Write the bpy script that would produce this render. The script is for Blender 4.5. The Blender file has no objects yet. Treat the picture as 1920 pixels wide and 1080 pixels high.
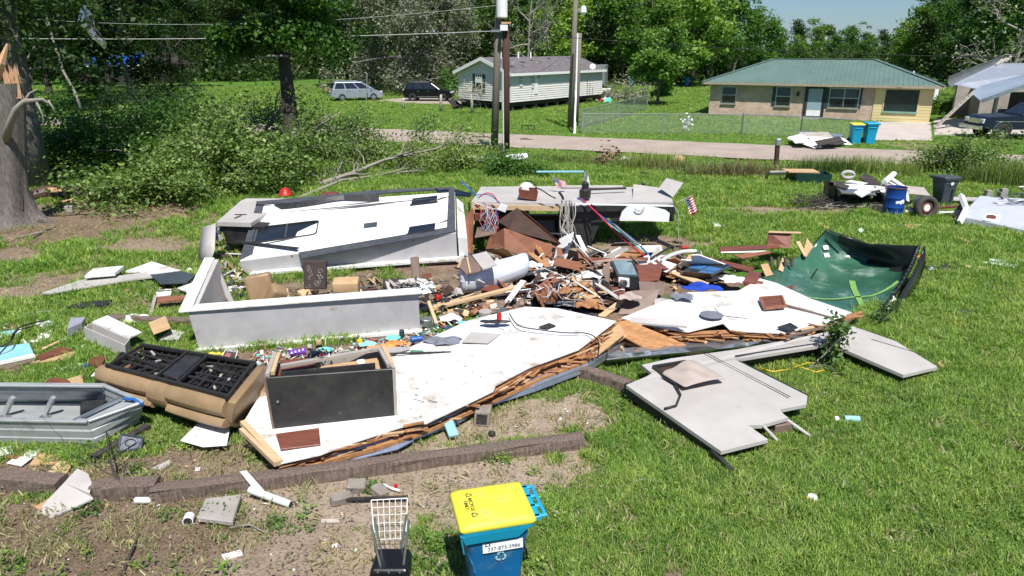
import bpy,math,random
import numpy as np
from mathutils import Vector as V,Matrix,noise as mnoise
from math import sin,cos,tan,pi,radians as R
S=bpy.context.scene
# ---------------------------------------------------------------- camera
CH,PITCH,FPX=4.8,18.8,1321.0
cam_d=bpy.data.cameras.new("camera")
cam=bpy.data.objects.new("camera",cam_d)
S.collection.objects.link(cam)
cam.location=(0,0,CH)
cam.rotation_euler=(R(90-PITCH),0,0)
cam_d.sensor_width=36
cam_d.lens=36*FPX/1920
cam_d.clip_end=3000
S.camera=cam
# ---------------------------------------------------------------- sky and sun
SUN=V((0.15,-0.56,1.0)).normalized()
w=bpy.data.worlds.new("World")
S.world=w
w.use_nodes=True
nt=w.node_tree
bg=nt.nodes['Background']
sky=nt.nodes.new('ShaderNodeTexSky')
sky.sky_type='NISHITA'
sky.sun_disc=False
sky.sun_elevation=math.asin(SUN.z)
sky.sun_rotation=math.atan2(SUN.x,SUN.y)
sky.air_density=1.0
sky.dust_density=0.3
sky.ozone_density=2.0
tc=nt.nodes.new('ShaderNodeTexCoord')
mp=nt.nodes.new('ShaderNodeMapping')
mp.inputs['Scale'].default_value=(1.4,1.4,7)
nz=nt.nodes.new('ShaderNodeTexNoise')
nz.inputs['Scale'].default_value=3.5
nz.inputs['Detail'].default_value=7
rp=nt.nodes.new('ShaderNodeValToRGB')
rp.color_ramp.elements[0].position=0.50
rp.color_ramp.elements[1].position=0.95
mx=nt.nodes.new('ShaderNodeMixRGB')
mx.inputs[2].default_value=(7.0,7.6,8.6,1)
nt.links.new(tc.outputs['Generated'],mp.inputs[0])
nt.links.new(mp.outputs[0],nz.inputs[0])
nt.links.new(nz.outputs[0],rp.inputs[0])
nt.links.new(rp.outputs[0],mx.inputs[0])
nt.links.new(sky.outputs[0],mx.inputs[1])
tn=nt.nodes.new('ShaderNodeMixRGB');tn.blend_type='MULTIPLY';tn.inputs[0].default_value=1;tn.inputs[2].default_value=(.68,.86,1.12,1)
nt.links.new(mx.outputs[0],tn.inputs[1]);nt.links.new(tn.outputs[0],bg.inputs[0])
bg.inputs[1].default_value=0.062
sl=bpy.data.lights.new("sun",'SUN')
sl.energy=5.0
sl.angle=R(0.55)
sl.color=(1.0,0.965,0.90)
so=bpy.data.objects.new("sun",sl)
S.collection.objects.link(so)
so.rotation_euler=SUN.to_track_quat('Z','Y').to_euler()
S.view_settings.view_transform='Standard'
S.view_settings.look='None'
S.view_settings.exposure=0.42
S.view_settings.gamma=1
S.view_settings.use_curve_mapping=False
S.cycles.max_bounces=6
S.cycles.transparent_max_bounces=12
# ---------------------------------------------------------------- positions taken from image pixels: sight lines of the photograph to points in metres
_p=R(PITCH)
FW,UP=V((0,cos(_p),-sin(_p))),V((0,sin(_p),cos(_p)))
CP=V((0,0,CH))
def ray(px,py):return FW +V((1,0,0))*((px -960)/FPX)+UP *((540-py)/FPX)
def g(px,py,z=0.0):
    d=ray(px,py);return CP +d *((z -CH)/d.z)
def at(px,py,Y):
    d=ray(px,py);return CP +d *(Y/d.y)
def hit(px,py,p0,n):
    d=ray(px,py);return CP +d *((V(p0)-CP).dot(n)/d.dot(n))
def zat(px,py,Y):return at(px,py,Y).z
# ---------------------------------------------------------------- mesh builder
class MB:
    def __init__(s):s.v,s.f,s.m=[],[],[]
    def add(s,vs,fs,m=0):
        b=len(s.v);s.v+=[tuple(v) for v in vs]
        s.f+=[tuple(i +b for i in f) for f in fs];s.m+=[m]*len(fs);return s
    def hexa(s,b,t,m=0):      # 4 bottom points, 4 top points, same winding
        return s.add(list(b)+list(t),[(3,2,1,0),(4,5,6,7),(0,1,5,4),(1,2,6,5),(2,3,7,6),(3,0,4,7)],m)
    def box(s,c,size,rz=0,rx=0,ry=0,m=0):
        M=Matrix.Rotation(rz,3,'Z')@Matrix.Rotation(rx,3,'X')@Matrix.Rotation(ry,3,'Y')
        x,y,z=[k/2 for k in size];c=V(c)
        q=[c +M@V(k) for k in ((-x,-y,-z),(x,-y,-z),(x,y,-z),(-x,y,-z),(-x,-y,z),(x,-y,z),(x,y,z),(-x,y,z))]
        return s.hexa(q[:4],q[4:],m)
    def bar(s,a,b,w,h,m=0,up=V((0,0,1))):
        a,b=V(a),V(b);d=(b -a).normalized();u=V(up)
        if abs(d.dot(u))>.98:u=V((0,1,0))
        r=d.cross(u).normalized()*(w/2);u=r.cross(d).normalized()*(h/2)
        return s.hexa([a -r -u,a +r -u,b +r -u,b -r -u],[a -r +u,a +r +u,b +r +u,b -r +u],m)
    def slab(s,pts,t,m=0,off=None):   # polygon prism; pts are the top, extruded by -t along z (or by vector off)
        pts=[V(p) for p in pts];o=V((0,0,-t)) if off is None else V(off);n=len(pts)
        return s.add(pts +[p +o for p in pts],[tuple(range(n)),tuple(range(2*n -1,n -1,-1))]+[(i,i +n,(i +1)%n +n,(i +1)%n) for i in range(n)],m)
    def tube(s,pts,r,n=6,m=0,cap=True):
        pts=[V(p) for p in pts];k=len(pts)
        rs=r if isinstance(r,(list,tuple)) else [r]*k
        vs,fs=[],[];prev=None
        for i,p in enumerate(pts):
            d=(pts[min(i +1,k -1)]-pts[max(i -1,0)])
            d=d.normalized() if d.length>1e-9 else V((0,0,1))
            a=prev if prev is not None else (V((0,0,1)) if abs(d.z)<.9 else V((1,0,0)))
            a=(a -d *a.dot(d));a=a.normalized() if a.length>1e-6 else d.orthogonal().normalized()
            prev=a;b=d.cross(a)
            vs+=[p +(a *cos(2*pi *j/n)+b *sin(2*pi *j/n))*rs[i] for j in range(n)]
        for i in range(k -1):
            for j in range(n):
                j2=(j +1)%n
                fs.append((i *n +j,i *n +j2,(i +1)*n +j2,(i +1)*n +j))
        if cap:fs+=[tuple(range(n -1,-1,-1)),tuple(range((k -1)*n,k *n))]
        return s.add(vs,fs,m)
    def lathe(s,prof,c=(0,0,0),M=None,n=20,m=0,close=True,sq=None):
        c=V(c);vs,fs=[],[];k=len(prof)
        for r,z in prof:
            for j in range(n):
                a=2*pi *j/n;p=V((r *cos(a),r *sin(a),z))
                if M is not None:p=M@p
                vs.append(c +p)
        for i in range(k -1):
            for j in range(n):
                j2=(j +1)%n
                fs.append((i *n +j,i *n +j2,(i +1)*n +j2,(i +1)*n +j))
        if close:fs+=[tuple(range(n -1,-1,-1)),tuple(range((k -1)*n,k *n))]
        return s.add(vs,fs,m)
    def grid(s,rows,m=0,wrap=False):
        h,wd=len(rows),len(rows[0])
        fs=[(i *wd +j,i *wd +j +1,(i +1)*wd +j +1,(i +1)*wd +j) for i in range(h -1) for j in range(wd -1)]
        return s.add([p for r in rows for p in r],fs,m)
    def open_box(s,b,t,w,m=0,floor=True):   # hollow box: outer 4 bottom, 4 top, walls w thick, open upward
        b,t=[V(p) for p in b],[V(p) for p in t]
        cb,ct=sum(b,V())/4,sum(t,V())/4
        def ins(q,c):
            o=[]
            for i in range(4):
                e1=(q[(i +1)%4]-q[i]).normalized();e2=(q[i -1]-q[i]).normalized();o.append(q[i]+(e1 +e2)*w)
            return o
        bi,ti=ins(b,cb),ins(t,ct);up=[(t[i]-b[i]).normalized()*w for i in range(4)]
        bi=[bi[i]+up[i] for i in range(4)]
        vs=b +t +bi +ti;fs=[(3,2,1,0)]+[(i,(i +1)%4,(i +1)%4+4,i +4) for i in range(4)]
        fs+=[(i +4,(i +1)%4+4,(i +1)%4+12,i +12) for i in range(4)]
        fs+=[(i +12,(i +1)%4+12,(i +1)%4+8,i +8) for i in range(4)]+[(8,9,10,11)]
        return s.add(vs,fs,m)
def link(o):S.collection.objects.link(o);return o
def tag(o,label,cat,group=None):
    o['label']=label;o['category']=cat
    if group:o['group']=group
    return o
def T(name,label,cat,group=None,loc=(0,0,0)):
    o=bpy.data.objects.new(name,None);link(o);o.location=loc;o.empty_display_size=.2
    return tag(o,label,cat,group)
def mesh_from(name,mb,smooth=False):
    me=bpy.data.meshes.new(name);me.from_pydata(mb.v,[],mb.f)
    me.polygons.foreach_set('material_index',mb.m)
    if smooth:me.polygons.foreach_set('use_smooth',[True]*len(mb.f))
    me.update();return me
def obj(name,mb,mats,parent=None,smooth=False,bevel=0,label=None,recalc=False,seg=1):
    me=mb if isinstance(mb,bpy.types.Mesh) else mesh_from(name,mb,smooth)
    if not isinstance(mats,(list,tuple)):mats=[mats]
    if len(me.materials)==0:
        for m in mats:me.materials.append(m)
    o=link(bpy.data.objects.new(name,me))
    if parent is not None:
        o.parent=parent
        M=Matrix.Translation(parent.location);pp=parent.parent
        if pp is None and parent.type=='EMPTY':o.matrix_parent_inverse=M.inverted()
    if bevel:
        b=o.modifiers.new("edge_softening",'BEVEL');b.width=bevel;b.segments=seg;b.limit_method='ANGLE';b.angle_limit=R(35)
    if label:o['label']=label
    return o
def one(name,mb,mats,label,cat,group=None,**k):return tag(obj(name,mb,mats,**k),label,cat,group)
def kind(o,k):o['kind']=k;return o
def copy_thing(o,loc=None,rz=None,scale=None,label=None,parent=None):
    c=o.copy();link(c)
    if parent is not None:c.parent=parent
    for ch in list(o.children):copy_thing(ch,parent=c)
    if loc is not None:c.location=loc
    if rz is not None:c.rotation_euler=(c.rotation_euler[0],c.rotation_euler[1],rz)
    if scale is not None:c.scale=scale if hasattr(scale,'__len__') else (scale,)*3
    if label:c['label']=label
    return c
def soft(o,wd=.01,seg=1):
    b=o.modifiers.new("edge_softening",'BEVEL');b.width=wd;b.segments=seg;b.limit_method='ANGLE';return o
def subd(o,n=1):
    m=o.modifiers.new("rounding",'SUBSURF');m.levels=n;m.render_levels=n;return o
# ---------------------------------------------------------------- materials
def hexc(c):return c if len(c)==4 else (*c,1)
_mc={}
def mat(name,col,rough=.6,col2=None,scale=4,bump=0,bscale=60,metal=0,dirt=None,streak=1,spec=.4,coords='Object',detail=5,thr=(.35,.65),trans=0,emit=None):
    if name in _mc:return _mc[name]
    m=bpy.data.materials.new(name);m.use_nodes=True;n=m.node_tree.nodes;L=m.node_tree.links
    b=n['Principled BSDF'];b.inputs['Roughness'].default_value=rough;b.inputs['Metallic'].default_value=metal
    b.inputs['Specular IOR Level'].default_value=spec
    tc=n.new('ShaderNodeTexCoord');mp=n.new('ShaderNodeMapping');mp.inputs['Scale'].default_value=(1,streak if streak>1 else 1,1/streak if streak<1 else 1)
    if streak<1:mp.inputs['Scale'].default_value=(1/streak,1/streak,1)
    L.new(tc.outputs[coords],mp.inputs[0])
    def noise(sc,d=detail,rough=.6):
        x=n.new('ShaderNodeTexNoise');x.inputs['Scale'].default_value=sc;x.inputs['Detail'].default_value=d;x.inputs['Roughness'].default_value=rough
        L.new(mp.outputs[0],x.inputs[0]);return x
    def ramp(src,a,c):
        r=n.new('ShaderNodeMapRange');r.inputs[1].default_value=a;r.inputs[2].default_value=c;L.new(src,r.inputs[0]);return r.outputs[0]
    def mixc(f,a,c):
        x=n.new('ShaderNodeMixRGB')
        for k,q in ((1,a),(2,c)):
            if isinstance(q,(tuple,list)):x.inputs[k].default_value=hexc(q)
            else:L.new(q,x.inputs[k])
        if isinstance(f,float):x.inputs[0].default_value=f
        else:L.new(f,x.inputs[0])
        return x.outputs[0]
    c2=col2 or tuple(k *.82 for k in col[:3])
    out=mixc(ramp(noise(scale).outputs[0],*thr),col,c2)
    if dirt:
        dc,amt,ds=dirt
        f=ramp(noise(ds,9,.72).outputs[0],.72-amt *.35,.80-amt *.2)
        out=mixc(f,out,dc)
    L.new(out,b.inputs['Base Color'])
    rr=n.new('ShaderNodeMapRange');rr.inputs[3].default_value=max(rough -.12,.03);rr.inputs[4].default_value=min(rough +.15,1)
    L.new(noise(scale *3,3).outputs[0],rr.inputs[0]);L.new(rr.outputs[0],b.inputs['Roughness'])
    if bump:
        bn=n.new('ShaderNodeBump');bn.inputs['Strength'].default_value=min(bump,1);bn.inputs['Distance'].default_value=.02*max(1,bump)
        L.new(noise(bscale,6).outputs[0],bn.inputs['Height']);L.new(bn.outputs[0],b.inputs['Normal'])
    _mc[name]=m;return m
def leafmat(name,c1,c2,c3,trans=.35):
    m=bpy.data.materials.new(name);m.use_nodes=True;n=m.node_tree.nodes;L=m.node_tree.links
    n.remove(n['Principled BSDF']);out=n['Material Output']
    ge=n.new('ShaderNodeNewGeometry');rp=n.new('ShaderNodeValToRGB')
    e=rp.color_ramp.elements;e[0].color=hexc(c1);e[0].position=.1;e[1].color=hexc(c3);e[1].position=.95;q=e.new(.5);q.color=hexc(c2)
    tx=n.new('ShaderNodeTexCoord');nz=n.new('ShaderNodeTexNoise');nz.inputs['Scale'].default_value=.8;nz.inputs['Detail'].default_value=3
    L.new(ge.outputs['Position'],nz.inputs[0]);oi=n.new('ShaderNodeObjectInfo');vr=n.new('ShaderNodeMapRange');vr.inputs[3].default_value=.72;vr.inputs[4].default_value=1.4;L.new(oi.outputs['Random'],vr.inputs[0])
    hs=n.new('ShaderNodeHueSaturation');L.new(vr.outputs[0],hs.inputs['Value']);hv=n.new('ShaderNodeMapRange');hv.inputs[3].default_value=.515;hv.inputs[4].default_value=.48;L.new(oi.outputs['Random'],hv.inputs[0]);L.new(hv.outputs[0],hs.inputs['Hue']);L.new(rp.outputs[0],hs.inputs['Color'])
    ad=n.new('ShaderNodeMath');ad.operation='MULTIPLY_ADD';ad.inputs[1].default_value=.55;L.new(ge.outputs['Random Per Island'],ad.inputs[0])
    mm=n.new('ShaderNodeMath');mm.operation='MULTIPLY';mm.inputs[1].default_value=.55;L.new(nz.outputs[0],mm.inputs[0]);L.new(mm.outputs[0],ad.inputs[2])
    L.new(ad.outputs[0],rp.inputs[0])
    d=n.new('ShaderNodeBsdfPrincipled');d.inputs['Roughness'].default_value=.5;d.inputs['Specular IOR Level'].default_value=.35;t=n.new('ShaderNodeBsdfTranslucent')
    br=n.new('ShaderNodeMixRGB');br.blend_type='MULTIPLY';br.inputs[0].default_value=1;br.inputs[2].default_value=(1.5,1.6,.6,1)
    L.new(hs.outputs[0],br.inputs[1]);L.new(br.outputs[0],t.inputs[0]);L.new(hs.outputs[0],d.inputs[0])
    x=n.new('ShaderNodeMixShader');x.inputs[0].default_value=trans;L.new(d.outputs[0],x.inputs[1]);L.new(t.outputs[0],x.inputs[2]);L.new(x.outputs[0],out.inputs[0])
    return m
BR,DK=(.22,.15,.09),(.05,.04,.03)
M=dict(
 white=mat('white_panel',(.76,.76,.75),.45,(.66,.66,.65),2,bump=.08,bscale=7,dirt=((.36,.30,.23),.62,2.2)),
 whiteclean=mat('white_plastic',(.80,.80,.79),.35,(.74,.74,.73),3,dirt=((.5,.46,.4),.2,6)),
 greywhite=mat('grey_white_fibreglass',(.44,.43,.44),.5,(.37,.365,.37),3,dirt=((.30,.25,.20),.32,4)),
 beige=mat('beige_panel',(.46,.435,.415),.6,(.39,.365,.345),1.5,bump=.1,bscale=90,dirt=((.30,.24,.17),.35,2.5)),
 board=mat('grey_board',(.38,.35,.31),.7,(.30,.27,.24),2,dirt=((.16,.12,.09),.45,3)),
 black=mat('black_trim',(.018,.018,.020),.45,(.035,.035,.035),6),
 blackpaint=mat('black_painted_wood',(.022,.021,.023),.4,(.04,.038,.036),4,dirt=((.12,.10,.08),.3,9)),
 glass=mat('dark_glass',(.012,.016,.022),.08,(.02,.025,.03),2,spec=.8),
 cab=mat('brown_laminate',(.20,.068,.042),.42,(.13,.044,.028),2.5,streak=8,dirt=((.30,.2,.14),.22,5)),
 cab2=mat('walnut_laminate',(.30,.125,.07),.5,(.20,.08,.045),2.5,streak=8,dirt=((.32,.22,.15),.25,5)),
 darkcab=mat('dark_brown_board',(.075,.042,.03),.5,(.05,.03,.022),3,dirt=((.2,.15,.1),.25,6)),
 mauve=mat('brown_grey_board',(.20,.14,.115),.5,(.16,.11,.09),3,dirt=((.35,.28,.2),.25,5)),
 ply=mat('plywood',(.50,.33,.18),.75,(.40,.25,.13),5,streak=6,dirt=((.22,.13,.07),.35,4)),
 pine=mat('pine_stud',(.58,.42,.25),.7,(.47,.32,.18),5,streak=6,dirt=((.28,.18,.1),.25,5)),
 rawwood=mat('orange_raw_wood',(.47,.24,.10),.8,(.30,.14,.06),7,bump=.4,bscale=40,streak=4),
 timber=mat('weathered_timber',(.25,.19,.155),.85,(.12,.085,.07),6,bump=.9,bscale=25,streak=.16,dirt=((.24,.19,.16),.4,5)),
 foam=mat('torn_insulation',(.42,.20,.09),.9,(.25,.11,.05),8,bump=1,bscale=25),
 alu=mat('aluminium',(.55,.57,.59),.33,(.44,.46,.48),3,metal=.85,dirt=((.25,.25,.24),.3,4)),
 boat=mat('boat_aluminium',(.40,.42,.42),.5,(.33,.35,.35),3,metal=.3,dirt=((.16,.17,.17),.4,3),streak=3),
 steel=mat('dark_steel',(.03,.03,.032),.45,(.05,.045,.04),8,metal=.4),
 leather=mat('tan_leather',(.30,.205,.115),.38,(.24,.16,.085),2.5,bump=.35,bscale=9,dirt=((.13,.09,.05),.25,4)),
 bluep=mat('blue_bin_plastic',(.004,.125,.33),.42,(.008,.10,.27),3,bump=.08,bscale=40,dirt=((.09,.17,.24),.6,5)),
 cyanp=mat('cyan_plastic',(.012,.33,.55),.4,(.01,.28,.48),3),
 yellowp=mat('yellow_plastic',(.76,.68,.05),.5,(.68,.59,.06),3,bump=.06,bscale=60,dirt=((.42,.36,.16),.5,6)),
 green_in=mat('green_gelcoat',(.050,.145,.095),.2,(.026,.09,.055),1.5,bump=.1,bscale=4,dirt=((.26,.36,.30),.55,1.3),spec=.6),
 black_out=mat('black_gelcoat',(.012,.013,.012),.25,(.02,.022,.02),3),
 lime=mat('lime_tape',(.20,.38,.10),.5),
 red=mat('red_plastic',(.45,.02,.015),.4),orange=mat('orange_plastic',(.75,.12,.02),.5,dirt=((.4,.1,.05),.3,8)),
 blue=mat('blue_cloth',(.01,.055,.42),.8,(.01,.04,.30),6,bump=.5,bscale=14),
 bluehose=mat('blue_hose',(.02,.12,.42),.4),cyan=mat('light_blue_plastic',(.22,.50,.58),.5,(.30,.55,.62),7),
 purple=mat('purple_card',(.16,.04,.42),.5),orangecloth=mat('orange_cloth',(.72,.18,.05),.85,(.75,.32,.12),9,bump=.5,bscale=14),
 greycloth=mat('grey_cloth',(.19,.20,.24),.9,(.14,.15,.18),6,bump=.6,bscale=14),whitecloth=mat('white_cloth',(.74,.73,.71),.9,(.62,.6,.57),5,bump=.7,bscale=9),
 pinkcloth=mat('dusty_beige_cloth',(.42,.35,.31),.9,(.36,.30,.27),4,bump=.4,bscale=8),
 greyp=mat('grey_plastic',(.06,.075,.085),.45,(.045,.055,.065),4,dirt=((.14,.14,.14),.3,6)),
 concrete=mat('concrete',(.36,.33,.30),.9,(.28,.255,.23),3,bump=.5,bscale=30,dirt=((.2,.16,.12),.35,4)),
 block=mat('cinder_block',(.30,.26,.225),.95,(.22,.19,.16),8,bump=.8,bscale=50),
 pvc=mat('pvc_pipe',(.62,.66,.64),.4,(.52,.56,.53),4,dirt=((.38,.33,.25),.35,6)),
 bark=mat('grey_bark',(.20,.175,.155),.95,(.10,.085,.075),5,bump=1,bscale=14,streak=.2,dirt=((.32,.29,.26),.35,3)),
 barkdark=mat('dark_bark',(.085,.07,.06),.95,(.045,.037,.032),6,bump=1,bscale=16,streak=.2),
 barkpale=mat('pale_bark',(.32,.29,.25),.95,(.2,.18,.155),6,bump=.6,bscale=16,streak=.2),
 pole=mat('weathered_pole',(.225,.20,.165),.9,(.15,.13,.11),8,bump=.6,bscale=20,streak=.1),
 polebrown=mat('creosote_pole',(.085,.04,.03),.85,(.05,.025,.02),8,bump=.6,bscale=20,streak=.1),
 freshwood=mat('splintered_heartwood',(.55,.27,.14),.85,(.62,.42,.26),9,bump=.8,bscale=30,streak=.2),
 rubber=mat('tyre_rubber',(.022,.021,.020),.8,(.04,.038,.035),8,bump=.3),
 rubbergrey=mat('dusty_tyre',(.05,.047,.043),.85,(.075,.07,.06),8,bump=.5),rust=mat('rusty_metal',(.16,.05,.035),.7,(.1,.035,.03),8),
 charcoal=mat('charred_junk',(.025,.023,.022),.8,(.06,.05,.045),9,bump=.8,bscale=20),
 barrel=mat('blue_barrel_paint',(.008,.055,.28),.35,(.008,.045,.22),3,dirt=((.06,.09,.16),.3,6)),tan=mat('tan_cardboard',(.50,.34,.19),.85,(.42,.28,.15),4,dirt=((.3,.2,.12),.3,5)),
 brass=mat('brown_swirl_fabric',(.05,.035,.032),.8,(.075,.055,.05),6),yellow=mat('yellow_plastic_bright',(.75,.5,.03),.45),greenp=mat('green_label',(.03,.18,.08),.5),
 tealdisc=mat('aqua_plastic',(.18,.62,.52),.4,(.15,.55,.47),6),navy=mat('navy_paint',(.009,.016,.030),.28,(.011,.019,.035),3),carblack=mat('black_car_paint',(.006,.006,.010),.2),
 silver=mat('silver_car_paint',(.40,.44,.52),.3,(.37,.41,.49),3,metal=.5),chrome=mat('chrome',(.75,.75,.76),.18,metal=.95),tail=mat('tail_lamp_red',(.40,.01,.015),.3),lampglass=mat('lamp_glass',(.7,.72,.74),.15),
 roofgreen=mat('green_metal_roof',(.15,.225,.195),.4,(.125,.195,.17),.8,metal=.2,dirt=((.20,.26,.24),.3,.6)),cream=mat('cream_siding',(.66,.55,.29),.7,(.62,.51,.26),2),
 trimtan=mat('tan_fascia',(.38,.33,.24),.6),siding=mat('pale_siding',(.74,.70,.67),.55,(.68,.65,.62),2),shutter=mat('slate_green_shutter',(.035,.06,.06),.6),
 shingle=mat('grey_shingle',(.16,.145,.15),.9,(.115,.10,.105),2.5,bump=.6,bscale=12,dirt=((.07,.06,.06),.5,2)),tin=mat('tin_roof',(.50,.53,.58),.35,(.44,.47,.52),1.5,metal=.5,dirt=((.34,.34,.35),.3,2)),
 tindark=mat('tin_underside',(.20,.21,.22),.5,(.14,.15,.16),2,metal=.4),postwhite=mat('sun_bleached_wood',(.48,.43,.37),.9,(.38,.34,.29),6),galv=mat('galvanised_wire',(.42,.44,.44),.45,metal=.6),
 wire=mat('cable_black',(.02,.02,.02),.6),whitewire=mat('white_cable',(.62,.62,.6),.5),redwire=mat('red_hose',(.50,.02,.05),.4),paper=mat('paper',(.74,.74,.74),.8,(.66,.66,.66),5,dirt=((.5,.45,.38),.2,8)),blacktub=mat('black_stool_plastic',(.010,.009,.012),.3),tarp=mat('blue_tarp',(.01,.09,.42),.5,(.01,.07,.36),4,bump=.4,bscale=5),
)
# ================================================================ THE SETTING
rng=np.random.default_rng(7)
def vnoise(x,y,s,seed=0):       # value noise on numpy arrays
    r=np.random.default_rng(seed).random((257,257))
    u,v=np.asarray(x)/s +1000,np.asarray(y)/s +1000
    i,j=np.floor(u).astype(int),np.floor(v).astype(int);a,b=u -i,v -j
    a,b=a *a *(3-2*a),b *b *(3-2*b);i,j=i%256,j%256
    return (r[i,j]*(1-a)+r[i +1,j]*a)*(1-b)+(r[i,j +1]*(1-a)+r[i +1,j +1]*a)*b
def fbm(x,y,s,seed=0):return (vnoise(x,y,s,seed)*.5+vnoise(x,y,s/2.1,seed +1)*.28+vnoise(x,y,s/4.3,seed +2)*.15+vnoise(x,y,s/9,seed +3)*.07)
# bare patches: (px, py, rx m, ry m, rot deg, strength, sandy)
PATCH=[(200,1040,2.6,1.3,8,1.0,.15),(560,1020,1.6,1.1,10,1.0,.8),(720,930,2.1,.85,8,1.1,1),(800,900,1.2,.4,8,1,1),(640,1010,1.1,.7,0,1,1),(980,790,1.1,.55,20,.8,.95),(1010,850,.7,.25,8,.45,.9),
 (1140,970,.5,.3,0,.4,.3),(1270,1000,.5,.3,0,.28,.3),(640,1070,1.0,.6,0,.9,.95),(800,1060,.5,.5,0,.6,.8),(330,870,2.2,.35,10,.6,.3),(420,880,.8,.4,0,.75,.4),(60,900,1.5,.5,0,.55,.25),
 (90,520,3.0,1.0,10,.38,.4),(300,465,2.2,.75,12,.7,.45),(150,450,4,1.3,5,.42,.35),(60,430,3.8,2.4,0,.9,.05),(170,400,4.2,2.0,-5,.95,.05),(30,480,2.5,.7,0,.7,.25),(10,550,1.2,.5,0,.7,.4),(380,400,2.4,.9,10,.35,.35),(520,700,2.3,.8,8,.85,.2),
 (680,660,3.2,.6,8,.85,.2),(1000,520,4.2,2.4,0,.9,.1),(650,560,4,1.4,5,.7,.2),(1100,470,1.6,.9,0,.55,.55),(440,560,1,.6,0,.5,.3),(1540,395,3.2,.7,0,.6,.4),(1220,455,1.6,.9,0,.8,.3),(1120,590,2.4,.7,0,.9,.1),(1300,530,1.5,.6,0,.7,.1),(1300,1080,1.2,.3,10,.25,.3),(900,660,3,.8,0,.7,.2)]
PATCH=[(g(a,b).x,g(a,b).y,c,d,R(e),f,h) for a,b,c,d,e,f,h in PATCH]
def bare(x,y):
    n1=fbm(x,y,1.1,11);n2=fbm(x,y,.45,31)
    d=np.zeros_like(x);s=np.zeros_like(x)
    for cx,cy,rx,ry,a,st,sd in PATCH:
        u,v=x -cx,y -cy;p=u *cos(a)+v *sin(a);q=-u *sin(a)+v *cos(a)
        k=np.exp(-((p/rx)**2+(q/ry)**2)**1.3*.9)*st
        s=np.where(k>d,sd,s);d=np.maximum(d,k)
    sp_=np.clip((fbm(x,y,1.7,301)-.60)*5,0,1)*np.clip((fbm(x,y,.30,401)-.45)*4,0,1)*.75
    d=np.maximum(d,sp_)+(n1 -.5)*.75*(.25+(d>.08))+(n2 -.5)*.5
    d=np.clip((d -.24)/.34,0,1)
    return d,s
# --- ground: one sheet to the horizon, fine where it is near
xs=np.concatenate([-np.geomspace(700,18.2,26),np.arange(-18,18.01,.11),np.geomspace(18.2,700,26)])
ys=np.concatenate([[-60,-20,-5,0,2],np.arange(3.5,27,.11),np.geomspace(27.2,1100,55)])
X,Y=np.meshgrid(xs,ys);dd,ss=bare(X,Y)
far=Y>27;dd=np.where(far|(abs(X)>18),0.0,dd)
# the roadside ditch: a shallow dip along the near edge of the road
RD0,RD1=g(660,262),g(1920,322)    # near edge of the road
rdir=(RD1 -RD0).normalized();rn=V((-rdir.y,rdir.x,0))
dist=(X -RD0.x)*rn.x +(Y -RD0.y)*rn.y
Z=(fbm(X,Y,.9,51)-.5)*.05*(1-np.clip((Y -20)/20,0,1))-.30*np.exp(-((dist +1.9)/1.0)**2)*(1-np.clip((abs(X)-60)/30,0,1))
Z=np.where(dist>-.5,0,Z)
me=bpy.data.meshes.new("ground");nx,ny=len(xs),len(ys)
me.vertices.add(nx *ny);me.vertices.foreach_set('co',np.stack([X,Y,Z],-1).astype(np.float32).ravel())
i,j=np.meshgrid(np.arange(ny -1),np.arange(nx -1),indexing='ij');a=(i *nx +j).ravel()
q=np.stack([a,a +1,a +nx +1,a +nx],-1).astype(np.int32)
me.loops.add(q.size);me.loops.foreach_set('vertex_index',q.ravel());me.polygons.add(len(q));me.polygons.foreach_set('loop_start',np.arange(0,q.size,4,dtype=np.int32))
me.polygons.foreach_set('use_smooth',np.ones(len(q),bool));me.update();me.validate()
ca=me.attributes.new('bare','FLOAT','POINT');ca.data.foreach_set('value',dd.ravel().astype(np.float32))
cb=me.attributes.new('sandy','FLOAT','POINT');cb.data.foreach_set('value',ss.ravel().astype(np.float32))
gm=bpy.data.materials.new('lawn_and_soil');gm.use_nodes=True;n=gm.node_tree.nodes;L=gm.node_tree.links;b=n['Principled BSDF'];b.inputs['Roughness'].default_value=.95;b.inputs['Specular IOR Level'].default_value=.1
def N(k):return n.new('ShaderNode'+k)
tc=N('TexCoord')
def nzz(sc,d=6,src=None,r=.6):
    x=N('TexNoise');x.inputs['Scale'].default_value=sc;x.inputs['Detail'].default_value=d;x.inputs['Roughness'].default_value=r;L.new(tc.outputs['Object'],x.inputs[0]);return x.outputs[0]
def rmp(src,cols):
    x=N('ValToRGB');e=x.color_ramp.elements
    while len(e)<len(cols):e.new(.5)
    for k,(p,c) in enumerate(cols):e[k].position=p;e[k].color=hexc(c)
    L.new(src,x.inputs[0]);return x.outputs[0]
def mx2(f,a,c,bt='MIX'):
    x=N('MixRGB');x.blend_type=bt
    if isinstance(f,float):x.inputs[0].default_value=f
    else:L.new(f,x.inputs[0])
    for k,q in ((1,a),(2,c)):
        if isinstance(q,tuple):x.inputs[k].default_value=hexc(q)
        else:L.new(q,x.inputs[k])
    return x.outputs[0]
green=rmp(nzz(.28,8,r=.7),[(.30,(.055,.14,.018)),(.52,(.10,.21,.030)),(.75,(.17,.26,.055))])
green=mx2(rmp(nzz(.9,8,r=.75),[(.50,(0,0,0)),(.74,(.75,.75,.75))]),green,(.22,.225,.085))
green=mx2(rmp(nzz(5,6,r=.8),[(.35,(0,0,0)),(.7,(.7,.7,.7))]),green,(.035,.085,.014))
soil=rmp(nzz(2.2,9,r=.75),[(.3,(.12,.078,.052)),(.5,(.22,.152,.108)),(.72,(.36,.27,.195))])
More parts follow.
